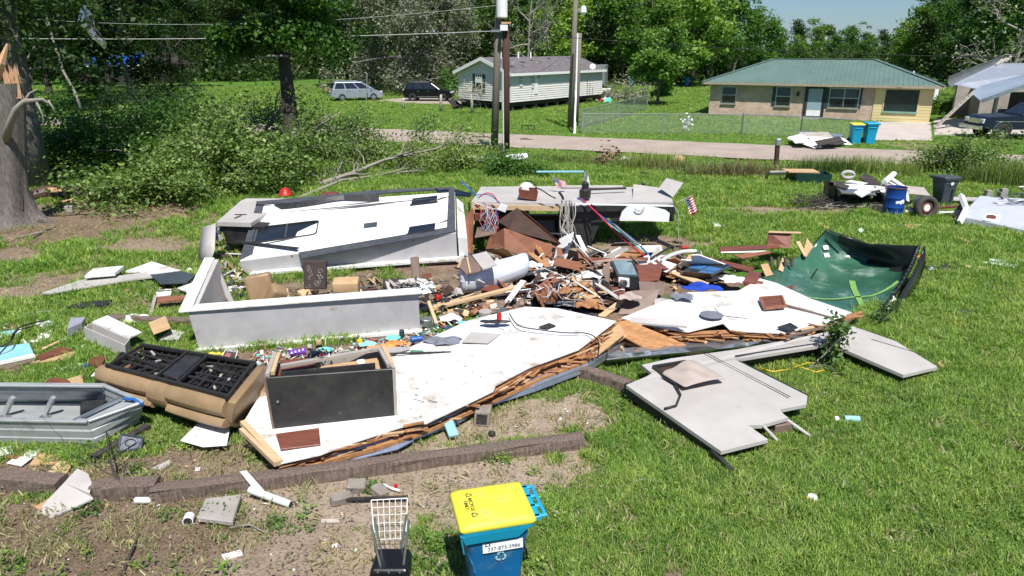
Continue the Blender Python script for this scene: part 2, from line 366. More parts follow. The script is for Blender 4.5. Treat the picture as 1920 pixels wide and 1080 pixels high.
sand=rmp(nzz(3,8,r=.7),[(.3,(.34,.26,.185)),(.6,(.50,.40,.305))])
at1=N('Attribute');at1.attribute_name='bare';at2=N('Attribute');at2.attribute_name='sandy'
earth=mx2(at2.outputs['Fac'],soil,sand)
earth=mx2(rmp(nzz(26,5,r=.8),[(.52,(0,0,0)),(.60,(.75,.75,.75))]),earth,(.085,.06,.04))
ad=N('Math');ad.operation='MULTIPLY_ADD';L.new(nzz(9,6,r=.8),ad.inputs[0]);ad.inputs[1].default_value=.9;L.new(at1.outputs['Fac'],ad.inputs[2])
f=N('MapRange');L.new(ad.outputs[0],f.inputs[0]);f.inputs[1].default_value=.62;f.inputs[2].default_value=.95
L.new(mx2(f.outputs[0],green,earth),b.inputs['Base Color'])
bn=N('Bump');bn.inputs['Strength'].default_value=1;bn.inputs['Distance'].default_value=.05;L.new(nzz(12,9,r=.8),bn.inputs['Height']);L.new(bn.outputs[0],b.inputs['Normal'])
me.materials.append(gm);kind(link(bpy.data.objects.new('ground',me)),'structure')
# --- far ground relief lets the lawn read as turf in the middle distance: handled by the grass below
# --- road
road_m=mat('road_surface',(.38,.31,.26),.95,(.31,.25,.21),.7,bump=.4,bscale=25,dirt=((.17,.13,.11),.3,1.2))
def strip(a,b,wd,n,z=.006,jit=.12,seed=1):
    r=random.Random(seed);a,b=V(a),V(b);d=(b -a)/n;s=V((-d.y,d.x,0)).normalized();lo,hi=[],[]
    for i in range(n +1):
        p=a +d *i;p.z=z;lo.append(p +s *r.uniform(-jit,jit));hi.append(p +s *(wd +r.uniform(-jit,jit)))
    return MB().grid([lo,hi])
o=kind(obj('road',strip(RD0 -rdir *150,RD0 +rdir *160,5.4,420,.012),road_m),'structure')
# --- drives
conc_m=mat('pale_concrete',(.50,.44,.39),.85,(.42,.37,.33),.8,bump=.2,bscale=20,dirt=((.3,.26,.22),.3,1))
def flat(name,pts,m,z=.02,t=.06):return kind(obj(name,MB().slab([g(x,y,z) for x,y in pts],t),m),'structure')
flat('driveway',[(1634,228),(1745,229),(1748,263),(1636,262)],conc_m,.03)
flat('driveway',[(1750,222),(1920,222),(1960,254),(1752,253)],conc_m,.025)
flat('parking_pad',[(700,188),(790,181),(870,188),(862,197),(760,193)],mat('gravel_pad',(.36,.31,.25),.95,(.3,.25,.2),2,bump=.5),.02)
flat('driveway_apron',[(1640,266),(1748,266),(1840,300),(1770,297)],mat('bare_verge',(.24,.20,.13),.95,(.14,.15,.06),1.2,bump=.4),.008,.02)
# --- grass: short bent blades in tufts, scattered by distance
def blades(seed,n,hgt,spread,wd=.006,seg=2):
    r=random.Random(seed);mb=MB()
    for _ in range(n):
        a,ro=r.uniform(0,2*pi),spread *math.sqrt(r.random());x,y=ro *cos(a),ro *sin(a)
        la=r.uniform(0,2*pi);h=hgt *r.uniform(.5,1.15);ln=h *r.uniform(.2,.9);ww=wd *r.uniform(.7,1.3)
        px,py=-sin(la)*ww,cos(la)*ww;pts=[]
        p1=(x +cos(la)*ln *.35,y +sin(la)*ln *.35,h *.62);p2=(x +cos(la)*ln,y +sin(la)*ln,h)
        mb.add([(x -px,y -py,-.02),(x +px,y +py,-.02),(p1[0]+px *.8,p1[1]+py *.8,p1[2]),(p1[0]-px *.8,p1[1]-py *.8,p1[2]),p2],[(0,1,2,3),(3,2,4)])
    return mb
grass_m=leafmat('grass_blades',(.070,.180,.020),(.140,.285,.040),(.34,.38,.115),.35)
dry_m=leafmat('dry_grass',(.28,.23,.12),(.38,.32,.18),(.2,.27,.09),.25)
src=bpy.data.collections.new('grass_sources')
def srcobj(name,mb,m):
    o=bpy.data.objects.new(name,mesh_from(name,mb));o.data.materials.append(m);src.objects.link(o);return o
def scatter(name,pts,sc,source,rz=None,tilt=.15):
    r=np.random.default_rng(len(pts));me=bpy.data.meshes.new(name);me.vertices.add(len(pts));me.vertices.foreach_set('co',pts.astype(np.float32).ravel())
    a=me.attributes.new('sc','FLOAT','POINT');a.data.foreach_set('value',sc.astype(np.float32))
    rot=np.stack([r.normal(0,tilt,len(pts)),r.normal(0,tilt,len(pts)),r.uniform(0,6.28,len(pts))],-1)
    a=me.attributes.new('rot','FLOAT_VECTOR','POINT');a.data.foreach_set('vector',rot.astype(np.float32).ravel())
    o=link(bpy.data.objects.new(name,me));ng=bpy.data.node_groups.new(name,'GeometryNodeTree')
    ng.interface.new_socket('Geometry',in_out='INPUT',socket_type='NodeSocketGeometry');ng.interface.new_socket('Geometry',in_out='OUTPUT',socket_type='NodeSocketGeometry')
    N=ng.nodes.new;L=ng.links.new;gi,go=N('NodeGroupInput'),N('NodeGroupOutput');oi=N('GeometryNodeObjectInfo');oi.inputs['Object'].default_value=source;oi.inputs['As Instance'].default_value=True
    ip=N('GeometryNodeInstanceOnPoints');s1=N('GeometryNodeInputNamedAttribute');s1.data_type='FLOAT';s1.inputs[0].default_value='sc';s2=N('GeometryNodeInputNamedAttribute');s2.data_type='FLOAT_VECTOR';s2.inputs[0].default_value='rot'
    er=N('FunctionNodeEulerToRotation');L(s2.outputs[0],er.inputs[0])
    L(gi.outputs[0],ip.inputs['Points']);L(oi.outputs['Geometry'],ip.inputs['Instance']);L(er.outputs[0],ip.inputs['Rotation']);L(s1.outputs[0],ip.inputs['Scale']);L(ip.outputs[0],go.inputs[0])
    o.modifiers.new('scatter','NODES').node_group=ng;kind(o,'stuff');return o
def region(n,y0,y1,p=2.0,seed=0,wx=.78):
    r=np.random.default_rng(seed);u=r.random(n)
    y=(y0**(2-p)+u *(y1**(2-p)-y0**(2-p)))**(1/(2-p)) if p!=2 else y0 *(y1/y0)**u
    x=r.uniform(-1,1,n)*(wx *y +1.5);return x,y
def keep_off(x,y):
    d=(x -RD0.x)*rn.x +(y -RD0.y)*rn.y
    k=~((d>-.15)&(d<5.5))
    for poly in NOGRASS:
        k&=~inpoly(x,y,poly)
    return k
def inpoly(x,y,poly):
    c=np.zeros(len(x),bool);n=len(poly)
    for i in range(n):
        (x1,y1),(x2,y2)=poly[i],poly[(i +1)%n]
        c^=((y1>y)!=(y2>y))&(x<(x2 -x1)*(y -y1)/(y2 -y1 +1e-12)+x1)
    return c
def pp(*q):return [(g(a,b).x,g(a,b).y) for a,b in q]
NOGRASS=[pp((-100,834),(183,836),(262,790),(200,745),(-100,745)),pp((1634,228),(1745,229),(1748,263),(1636,262)),pp((1750,222),(1920,222),(1960,254),(1752,253)),pp((700,188),(790,181),(870,188),(862,197),(760,193)),
 pp((525,875),(450,795),(530,680),(800,600),(960,575),(1160,600),(1430,500),(1600,590),(1500,640),(1165,640),(1080,700),(745,820)),
 pp((800,600),(790,500),(900,460),(1240,470),(1400,500),(1420,560),(1160,620)),pp((1180,720),(1255,675),(1382,655),(1500,636),(1555,648),(1378,676),(1512,745),(1430,800),(1435,822),(1355,845)),pp((465,520),(450,450),(860,420),(865,490)),pp((375,655),(365,585),(790,560),(789,620)),pp((1460,520),(1600,590),(1700,520),(1600,480)),
 pp((1330,212),(1633,226),(1745,229),(1745,190),(1330,190))]
def grasszone(name,n,y0,y1,p,s0,s1,source,seed,thick=True):
    x,y=region(n,y0,y1,p,seed);d,s=bare(x,y);d=np.where(y>27,0,d)
    r=np.random.default_rng(seed +5);cl=fbm(x,y,.7,77)
    k=keep_off(x,y)&(r.random(n)>d *1.02)&(r.random(n)<.55+cl *.9)
    x,y,cl=x[k],y[k],cl[k];sc=(s0 +(s1 -s0)*(y -y0)/(y1 -y0))*(.45+cl *1.1)*r.uniform(.7,1.3,len(x))
    return scatter(name,np.stack([x,y,np.zeros(len(x))-.012],-1),sc,source)
ga=srcobj('grass_tuft',blades(1,26,.085,.075,.0042),grass_m)
gb=srcobj('grass_tuft_fine',blades(2,22,.10,.085,.006),grass_m)
gc=srcobj('grass_tuft_wide',blades(3,16,.14,.20,.014),grass_m)
gd=srcobj('dry_grass_tuft',blades(4,16,.07,.11,.005),dry_m)
grasszone('grass',62000,4.8,13,1.2,1.0,1.15,ga,1)
grasszone('grass',60000,10,30,1.3,1.1,1.6,gb,2)
grasszone('grass',70000,26,95,1.35,.5,1.15,gc,3)
x,y=region(15000,4.8,24,1.3,9);k=keep_off(x,y);x,y=x[k],y[k];k=np.random.default_rng(3).random(len(x))<fbm(x,y,1.6,91)**2*1.6;x,y=x[k],y[k]
scatter('dry_grass',np.stack([x,y,np.zeros(len(x))],-1),np.random.default_rng(4).uniform(.6,1.5,len(x)),gd,tilt=.5)
# --- leaf litter, twigs and chips on the bare soil
def chips(seed,n,spread,lo,hi):
    r=random.Random(seed);mb=MB()
    for _ in range(n):
        c=V((r.gauss(0,spread),r.gauss(0,spread),r.uniform(.003,.02)));l,wd,a=r.uniform(lo,hi),r.uniform(lo,hi)*.35,r.uniform(0,2*pi)
        mb.box(c,(l,wd,.004),a,r.uniform(-.5,.5),r.uniform(-.5,.5))
    return mb
lit_m=leafmat('leaf_litter',(.07,.05,.035),(.20,.15,.10),(.42,.36,.28),.1)
gl=srcobj('litter_patch',chips(6,22,.14,.008,.028),lit_m)
x,y=region(9000,4.8,20,1.2,21);d,s=bare(x,y);k=(np.random.default_rng(8).random(len(x))<.10+d *.35-.3*s *d)&keep_off(x,y)
scatter('leaf_litter',np.stack([x[k],y[k],np.zeros(k.sum())],-1),np.random.default_rng(2).uniform(.6,1.6,k.sum()),gl)
# --- low broad-leaved weeds and fallen leaves among the grass
def rosette(seed,n,spread,l):
    r=random.Random(seed);mb=MB()
    for _ in range(n):
        a,ro=r.uniform(0,6.3),spread *r.random();c=V((ro *cos(a),ro *sin(a),r.uniform(.02,.09)));d=V((cos(a +r.gauss(0,.7)),sin(a +r.gauss(0,.7)),r.uniform(-.1,.5)))*l *r.uniform(.6,1.3);s_=V((-d.y,d.x,0))*.35
        mb.add([c,c +d *.5+s_,c +d,c +d *.5-s_],[(0,1,2,3)])
    return mb
weed_src=srcobj('lawn_weed',rosette(3,30,.10,.030),leafmat('lawn_weed_leaves',(.06,.14,.02),(.11,.22,.035),(.24,.34,.07),.3))
x,y=region(9000,4.8,26,1.3,61);k=keep_off(x,y)&(np.random.default_rng(6).random(len(x))<np.clip((fbm(x,y,1.3,711)-.47)*3,0,.7)*(1-.85*bare(x,y)[0]));scatter('lawn_weeds',np.stack([x[k],y[k],np.zeros(k.sum())],-1),np.random.default_rng(12).uniform(.5,1.5,k.sum()),weed_src,tilt=.2)
# ================================================================ TREES AND FOLIAGE
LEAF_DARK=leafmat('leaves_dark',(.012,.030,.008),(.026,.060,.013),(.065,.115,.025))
LEAF_MID=leafmat('leaves_mid',(.035,.090,.015),(.075,.165,.026),(.15,.25,.05))
LEAF_LIGHT=leafmat('leaves_light',(.06,.14,.022),(.12,.23,.04),(.21,.32,.07))
LEAF_GREY=leafmat('leaves_grey',(.08,.10,.06),(.16,.18,.115),(.28,.28,.20),.2)
LEAF_CUT=leafmat('leaves_fallen',(.028,.064,.012),(.072,.138,.026),(.24,.32,.10),.25)
def leafmesh(name,P,size,seed=0,upb=.35,mats=None,asp=.62,tri=False):
    r=np.random.default_rng(seed);P=np.asarray(P,float);n=len(P)
    nrm=r.normal(size=(n,3));nrm[:,2]+=upb *2*np.sign(nrm[:,2]+.8);nrm/=np.linalg.norm(nrm,axis=1)[:,None]
    t=r.normal(size=(n,3));t-=(t *nrm).sum(1)[:,None]*nrm;t/=np.linalg.norm(t,axis=1)[:,None];b=np.cross(nrm,t)
    s=(size *r.uniform(.55,1.35,n))[:,None]
    Q=np.stack([P -t *s,P -b *s *asp +t *s *.1,P +t *s,P +b *s *asp +t *s *.1+nrm *s *.25],1)
    me=bpy.data.meshes.new(name);me.vertices.add(n *4);me.vertices.foreach_set('co',Q.astype(np.float32).ravel())
    ix=np.arange(n *4,dtype=np.int32);me.loops.add(n *4);me.loops.foreach_set('vertex_index',ix);me.polygons.add(n);me.polygons.foreach_set('loop_start',ix[::4].copy());me.update()
    if mats:me.materials.append(mats)
    return me
def branch(mb,r,p,d,ln,rad,lev,tips,bend=.35,n=5,droop=0,kids=(3,4),taper=.45):
    pts,rs,k=[V(p)],[rad],4;dd=V(d).normalized();st=ln/k
    for i in range(k):
        dd=(dd +V((r.gauss(0,bend),r.gauss(0,bend),r.gauss(0,bend)-droop))*.5).normalized()
        pts.append(pts[-1]+dd *st);rs.append(rad *(1-(1-taper)*(i +1)/k))
    mb.tube(pts,rs,n,cap=False)
    if lev<=0:tips+=[pts[-1],pts[-2],pts[2]];return
    for i in range(r.randint(*kids)):
        t=r.uniform(.35,1);q=pts[min(int(t *k),k -1)].lerp(pts[min(int(t *k)+1,k)],(t *k)%1)
        a=r.uniform(0,2*pi);o=dd.orthogonal().normalized();o=(Matrix.Rotation(a,3,dd)@o)
        branch(mb,r,q,dd *.75+o *r.uniform(.5,1.0)+V((0,0,-droop)),ln *r.uniform(.5,.72),rad *.48,lev -1,tips,bend,max(3,n -1),droop,kids)
    tips.append(pts[-1])
def tree_meshes(seed,h,tr,cr,clear,nleaf,size,lm,lev=2,bend=.3,lean=(0,0),bm=None,clump=.17,squash=.8,limb=None):
    r=random.Random(seed);nr=np.random.default_rng(seed);mb=MB();pts,rs=[],[]
    for i in range(8):
        t=i/7;pts.append(V((lean[0]*t *h +r.gauss(0,.012)*h *(i>0),lean[1]*t *h +r.gauss(0,.012)*h *(i>0),h *.88*t)));rs.append(tr *(1.45 if i==0 else 1)*(1-.86*t))
    pts[0].z=-.1;pts.insert(1,pts[0].lerp(pts[1],.12));rs.insert(1,tr *1.08)
    mb.tube(pts,rs,9);tips=[]
    for i in range(limb or r.randint(8,11)):
        t=clear +(1-clear)*(i +r.random())/10;z=t *.88;q=pts[1+min(int(t *7),6)];q=V((q.x,q.y,min(t,.97)*h *.88));a=r.uniform(0,2*pi)
        L=cr *(1.0-.45*abs(t -.45-clear *.3));branch(mb,r,q,V((cos(a),sin(a),r.uniform(.15,.8))),L *.8,tr *.42*(1-t *.6),lev -1,tips,bend)
    C=np.array([tuple(t) for t in tips]);cz=h *(clear +1)/2;k=max(26,int(34))
    th,ph=nr.uniform(0,2*pi,k),np.arccos(nr.uniform(-.9,1,k));rad=nr.uniform(.55,1.0,k)
    E=np.stack([np.cos(th)*np.sin(ph)*cr *rad +lean[0]*cz,np.sin(th)*np.sin(ph)*cr *rad +lean[1]*cz,cz +np.cos(ph)*h *(1-clear)*.52*rad],-1)
    C=np.concatenate([C,E]);C=C[nr.random(len(C))>.12]
    idx=nr.integers(0,len(C),nleaf);wgt=nr.uniform(.6,1.5,len(C))*clump *cr
    off=nr.normal(size=(nleaf,3));off*=(nr.random(nleaf)**.4/(np.linalg.norm(off,axis=1)+1e-9)*1.6)[:,None];off[:,2]*=squash *.7
    P=C[idx]+off *wgt[idx][:,None];P=P[P[:,2]>h *clear *.55]
    return mesh_from('trunk',mb,True),leafmesh('crown',P,size,seed,mats=lm)
def tree(name,label,cat,group,meshes,bm,loc,rz=0,sc=1,tint=None):
    t=T(name,label,cat,group,loc);t.rotation_euler[2]=rz;t.scale=sc if hasattr(sc,'__len__') else (sc,)*3
    for nm,me in zip(('trunk','crown','limb'),meshes):
        if nm=='trunk' and len(me.materials)==0:me.materials.append(bm)
        o=link(bpy.data.objects.new(nm,me));o.parent=t
    return t
# background tree kinds (shared meshes)
PROTO=[tree_meshes(100+i,13,.24,4.4,.12,5200,.23,[LEAF_MID,LEAF_DARK,LEAF_MID,LEAF_LIGHT,LEAF_DARK,LEAF_MID][i],bend=.35,squash=.9) for i in range(6)]
THIN=[tree_meshes(120+i,15,.17,2.6,.35,2600,.22,[LEAF_MID,LEAF_LIGHT][i],bend=.3) for i in range(2)]
kinds_=['dense mid green','dark green','broad green','pale yellow green','dark rounded','leafy green','slender','slender pale green']
kinds_cat='tree'
spots=[]
rr=random.Random(42)
# (px of trunk, distance, scale, kind)
row1=[(-60,62,1.2,1),(40,58,1.3,4),(110,66,1.25,1),(230,70,1.2,4),(300,150,1.5,1),(372,158,1.6,2),(455,152,1.6,0),(505,160,1.5,4),(560,148,1.5,1),(600,130,1.3,3),(650,96,1.2,5),
 (700,104,1.2,0),(890,108,1.2,1),(945,112,1.15,0),(1000,98,.95,6),(1040,100,1.05,3),(1090,112,1.2,4),(1135,118,1.25,4),(1170,108,1.1,0),(1215,100,1.05,2),
 (1262,104,1.15,0),(1300,96,1.1,3),(1335,100,1.05,5),(1380,112,1.0,2),(1425,120,.85,3),(1330,116,1.2,0),(1480,150,.72,4),(1525,165,.78,5),(1570,150,.6,5),(1605,168,.76,2),(1650,150,.58,4),(1690,158,.78,3),(1440,165,.82,0),(1550,172,.74,1),(1495,140,.55,3),(1625,140,.52,5),
 (1722,130,.95,5),(1765,122,.97,1),(1810,108,1.0,2),(1850,98,1.12,0),(1900,92,1.2,3),(1950,86,1.2,5),(2010,84,1.2,2),(1740,148,1.05,4),(1790,140,1.15,0),(1870,118,1.2,4),(1700,128,.7,2)]
for i in range(24):row1.append((-80+i *62+rr.uniform(-22,22),rr.uniform(118,150),rr.uniform(1.15,1.5),rr.choice([0,1,2,4,5])))
NB={0:'pale bark trunks',1:'a gap',2:'shed'}
LM_=[(-300,'beyond the left edge'),(10,'behind the snapped tree'),(110,'left of the hanging sheet'),(190,'over the blue tarp'),(290,'right of the blue tarp'),(390,'left of the white shed'),(450,'over the white shed'),(510,'left of the thick trunk'),(560,'behind the thick trunk'),(640,'over the silver minivan'),(705,'right of the silver minivan'),(770,'over the black car'),(850,'left of the mobile home'),(905,'over the mobile home gable'),(950,'behind the brown pole'),(1000,'over the mobile home roof'),(1050,'left of the lamp pole'),(1100,'over the grey trailer box'),(1150,'right of the grey trailer box'),(1200,'over the brush pile'),(1240,'behind the small bright tree'),(1290,'over the far blue bin'),(1335,'left of the green roof'),(1390,'over the left hip of the green roof'),(1440,'over the first window'),(1490,'over the wall lantern'),(1530,'over the front door'),(1570,'over the large window'),(1610,'over the right shutter'),(1650,'over the garage window'),(1700,'over the right hip of the green roof'),(1750,'right of the green roof'),(1800,'over the curled carport sheet'),(1850,'over the carport'),(1900,'over the pickup'),(1960,'at the right edge'),(2020,'just beyond the right edge'),(2400,'far beyond the right edge')]
used_l={}
def tlabel(k,px):
    lm=min(LM_,key=lambda q:abs(q[0]-px))[1];b=kinds_[k]+' tree in the wood line '+lm;used_l[b]=used_l.get(b,0)+1;n=used_l[b]
    return b if n==1 else ['second ','third ','fourth ','fifth '][n -2]+b
for i,(px,Yd,s,k) in enumerate(row1):
    if Yd>117 and 1400<px<1700 and s>1:continue
    P=at(px,100,Yd);me=PROTO[k] if k<6 else THIN[k -6]
    tree('background_tree',tlabel(k,px),'tree','trees of the wood line behind the houses',me,M['barkdark'] if k%2 else M['bark'],(P.x,P.y,0),rr.uniform(0,6.28),(s *rr.uniform(.9,1.1),s *rr.uniform(.9,1.1),s *rr.uniform(.93,1.05)))
# undergrowth along the wood's edge: one mass nobody could count
def mound_leaves(name,spots,n,size,lm,seed,label=None):
    nr=np.random.default_rng(seed);A=[]
    for (x,y,rx,ry,rz,wgt) in spots:
        m=int(n *wgt);o=nr.normal(size=(m,3));o/=np.linalg.norm(o,axis=1)[:,None];rad=nr.random(m)**.33;o*=rad[:,None]
        o[:,2]=abs(o[:,2]);lump=1+.35*np.sin(o[:,0]*7+x)*np.cos(o[:,1]*6+y)
        A.append(np.stack([x +o[:,0]*rx *lump,y +o[:,1]*ry *lump,o[:,2]*rz *lump],-1))
    return leafmesh(name,np.concatenate(A),size,seed,mats=lm)
ug=[]
for i in range(70):
    px=-150+i *33;P=at(px,90,rr.uniform(112,128) if px<1400 or px>1740 else rr.uniform(135,150));ug.append((P.x,P.y,rr.uniform(4,6),4,rr.uniform(2.5,5.5),.0145))
kind(link(bpy.data.objects.new('undergrowth',mound_leaves('undergrowth',ug,42000,.33,LEAF_DARK,5))),'stuff')
ug=[(x,y +34,rx *1.7,6,rz *(.9 if 35<x<85 else 1.7)+1.5,w) for x,y,rx,ry,rz,w in ug]
kind(link(bpy.data.objects.new('far_woods',mound_leaves('far_woods',ug,60000,.36,LEAF_DARK,6))),'stuff')
ug=[(x *1.8,235+rr.uniform(-12,12),16,8,rr.uniform(5,7.5),w) for x,y,rx,ry,rz,w in ug]
kind(link(bpy.data.objects.new('distant_woods',mound_leaves('distant_woods',ug,60000,.42,LEAF_MID,7))),'stuff')
# storm-stripped grey tree behind the parked cars
def bare_tree(seed,h,tr,cr,nleaf,size,lm,lev=3,limbs=12,clear=.15,droop=.05,bend=.5):
    r=random.Random(seed);nr=np.random.default_rng(seed);mb,tips=MB(),[]
    pts=[V((r.gauss(0,.02)*h *(i>0),r.gauss(0,.02)*h *(i>0),h *.8*i/5)) for i in range(6)];mb.tube(pts,[tr *(1-.14*i) for i in range(6)],8)
    for i in range(limbs):
        t=clear +(1-clear)*i/limbs;q=pts[int(t *5)].lerp(pts[int(t *5)+1],(t *5)%1);a=i *2.4+r.uniform(-.4,.4)
        branch(mb,r,q,V((cos(a),sin(a),r.uniform(.0,.9))),cr *r.uniform(.6,.9),tr *.45,lev -1,tips,bend,4,droop,(3,5))
    C=np.array([tuple(t) for t in tips]);i=nr.integers(0,len(C),nleaf);return mesh_from('trunk',mb,True),leafmesh('crown',C[i]+nr.normal(size=(nleaf,3))*cr *.09,size,seed,mats=lm)
B1=bare_tree(5,15,.38,6.5,16000,.17,LEAF_GREY,clear=.08,limbs=15)
P=at(752,150,84);tree('stripped_tree','large grey storm-stripped tree with tangled pale twigs behind the black car','tree',None,B1,M['bark'],(P.x,P.y,0),0,1.0)
P=at(830,150,92);tree('stripped_tree','grey tangled tree between the large stripped tree and the white mobile home','tree',None,B1,M['bark'],(P.x,P.y,0),2.2,(.85,.85,.8))
B2=bare_tree(8,13,.25,6,1500,.16,LEAF_GREY,clear=.2,limbs=12)
P=at(1905,130,72);tree('leafless_tree','leafless grey branches arching over the collapsed carport roof','tree',None,B2,M['barkpale'],(P.x,P.y,0),1.0,1.0)
P=at(993,130,90);tree('leafless_tree','tall pale forked trunk rising behind the mobile home roof','tree',None,B2,M['barkpale'],(P.x,P.y,0),2.0,(.7,.7,1.25))
# the young tree by the fence and the tree with the pale crown right of it
Yt=tree_meshes(201,6.9,.14,2.3,.16,12000,.13,LEAF_LIGHT,squash=1)
P=g(1232,196);tree('young_tree','small bright green tree at the back corner of the wire fence','tree',None,Yt,M['bark'],P,.5,(1.05,1.05,1.05))
P=g(1290,168);tree('yard_tree','green tree with thin trunk left of the green roofed house','tree',None,THIN[1],M['bark'],(P.x,P.y +12,0),.2,(1.1,1.1,.8))
# shrub beside black car
for (px,py,w_,h_,lab) in [(842,176,1.6,2.6,'green shrub between the black car and the mobile home'),(880,150,2.2,3.2,'light green shrub behind the mobile home')]:
    P=g(px,py);t=T('shrub',lab,'shrub',None,P);o=link(bpy.data.objects.new('foliage',mound_leaves('foliage',[(0,0,w_,w_,h_,1)],3000,.13,LEAF_MID,px)));o.parent=t
# --- dark trees of the shaded corner at the upper left
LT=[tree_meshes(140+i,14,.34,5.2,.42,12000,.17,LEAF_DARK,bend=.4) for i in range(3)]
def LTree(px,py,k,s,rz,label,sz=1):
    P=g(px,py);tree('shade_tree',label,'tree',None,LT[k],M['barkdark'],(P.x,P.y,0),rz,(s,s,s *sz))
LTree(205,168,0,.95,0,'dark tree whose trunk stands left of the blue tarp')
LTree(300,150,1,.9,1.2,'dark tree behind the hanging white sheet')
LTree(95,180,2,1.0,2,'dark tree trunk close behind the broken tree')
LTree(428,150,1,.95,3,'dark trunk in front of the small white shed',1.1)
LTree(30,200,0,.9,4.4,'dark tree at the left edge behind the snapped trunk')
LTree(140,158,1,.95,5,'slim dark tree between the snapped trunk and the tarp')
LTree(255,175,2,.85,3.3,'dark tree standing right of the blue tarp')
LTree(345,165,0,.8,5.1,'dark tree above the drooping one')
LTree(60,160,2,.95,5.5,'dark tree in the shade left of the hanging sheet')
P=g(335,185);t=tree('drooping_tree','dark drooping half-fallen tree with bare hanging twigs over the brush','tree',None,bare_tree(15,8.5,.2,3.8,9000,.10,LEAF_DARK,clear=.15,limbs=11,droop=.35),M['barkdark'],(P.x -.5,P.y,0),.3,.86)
P=g(155,215);mb=MB();mb.tube([V((0,0,0)),V((-.2,0,1.5)),V((-.9,.1,3.2)),V((-1.2,.1,5.5)),V((-1.3,0,8))],[.13,.11,.10,.08,.05],6);t=T('bent_sapling','thin bent grey sapling in front of the dark trees under the hanging sheet','sapling',None,P);obj('trunk',mb,M['barkpale'],None,smooth=True).parent=t
# --- big tree at centre left
P=g(553,291);BT=tree_meshes(222,11.5,.42,2.5,.40,50000,.115,LEAF_MID,lev=2,bend=.35,limb=14,clump=.2,squash=1)
t=tree('large_tree','large leafy tree with thick furrowed trunk standing in the brush beside the road','tree',None,BT,M['barkdark'],P,.6,1)
mb=MB();r=random.Random(3)
for a,b,c in [((452,68),(480,70),33.2),((475,92),(482,55),33.2),((480,58),(512,54),33.2),((540,105),(470,112),32.6)]:mb.tube([at(*a,c),at((a[0]+b[0])/2,(a[1]+b[1])/2-4,c),at(*b,c)],[.05,.04,.02],5)
o=obj('broken_limb',mb,M['barkpale']);o.parent=t;o.matrix_parent_inverse=(Matrix.Translation(t.location)@Matrix.Rotation(.6,4,'Z')).inverted();o['kind']='stuff'
# --- snapped tree at left edge
P=g(22,418);bt=T('snapped_tree','thick grey tree with a snapped splintered top at the left edge','tree',None,P);Yb=P.y
r=random.Random(4);rows=[]
prof=[(0,.88),(.12,.70),(.4,.52),(1.0,.40),(2.0,.35),(3.0,.33),(3.9,.31)]
XT=at(24,165,P.y).x -P.x
for z,rad in prof:
    c=V((P.x +XT *z/3.9,P.y,z));rows.append([c +V((cos(a),sin(a),0))*rad *(1+(.22*sin(a *5+.5)+.12*sin(a *9))*(1.0 if z<.5 else .25)) for a in [2*pi *k/28 for k in range(29)]])
mb=MB().grid(rows);obj('trunk',mb,M['bark'],bt,smooth=True)
mb=MB();top=V((P.x +XT,P.y,3.9))
for k in range(26):
    a=r.uniform(0,2*pi);q=top +V((cos(a),sin(a),0))*r.uniform(.06,.28);h=r.uniform(.15,.55)*(1.8 if cos(a)<-.4 else 1)
    mb.add([q +V((-.07,0,-.4)),q +V((.07,.03,-.4)),q +V((.0,.07,-.4)),q +V((r.uniform(-.12,.12),0,h))],[(0,1,3),(1,2,3),(2,0,3)])
s_=obj('splintered_top',mb,M['freshwood'],bt);s_['kind']='stuff'
mb=MB().tube([at(-12,170,Yb),at(2,118,Yb),at(14,82,Yb +.1)],[.14,.12,.03],6);obj('splinter',mb,M['freshwood'],bt)
mb=MB();mb.tube([at(12,262,Yb -.3),at(18,235,Yb -.7),at(30,205,Yb -.9),at(45,190,Yb -.9),at(80,186,Yb -.8),at(105,205,Yb -.7)],[.10,.09,.08,.065,.045,.02],7)
mb.tube([at(45,190,Yb -.9),at(55,175,Yb -.6),at(70,168,Yb -.6)],[.04,.03,.015],5);mb.tube([at(66,186,Yb -.85),at(80,215,Yb -.8),at(82,250,Yb -.8)],[.035,.025,.012],5);mb.tube([at(90,188,Yb -.8),at(98,200,Yb -.8),at(104,215,Yb -.8)],[.035,.025,.012],5)
obj('limb',mb,M['barkpale'],bt,smooth=True)
for (a,b,c2) in [((40,400),(75,412),(100,420)),((40,395),(60,405),(70,425)),((10,405),(-10,415),(-40,425))]:
    mb=MB().tube([g(*a,.25),g(*b,.08),g(*c2,-.03)],[.2,.13,.05],8);obj('root',mb,M['bark'],bt,smooth=True)
# the second trunk immediately behind it
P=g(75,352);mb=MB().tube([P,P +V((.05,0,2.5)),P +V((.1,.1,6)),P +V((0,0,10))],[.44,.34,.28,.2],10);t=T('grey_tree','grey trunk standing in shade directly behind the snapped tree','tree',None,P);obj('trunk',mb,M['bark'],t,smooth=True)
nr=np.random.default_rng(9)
o=obj('crown',leafmesh('crown',np.array([P.x -.5,P.y,7.3])+nr.normal(size=(15000,3))*[1.9,1.8,1.5],.085,3,mats=LEAF_DARK),[],t)
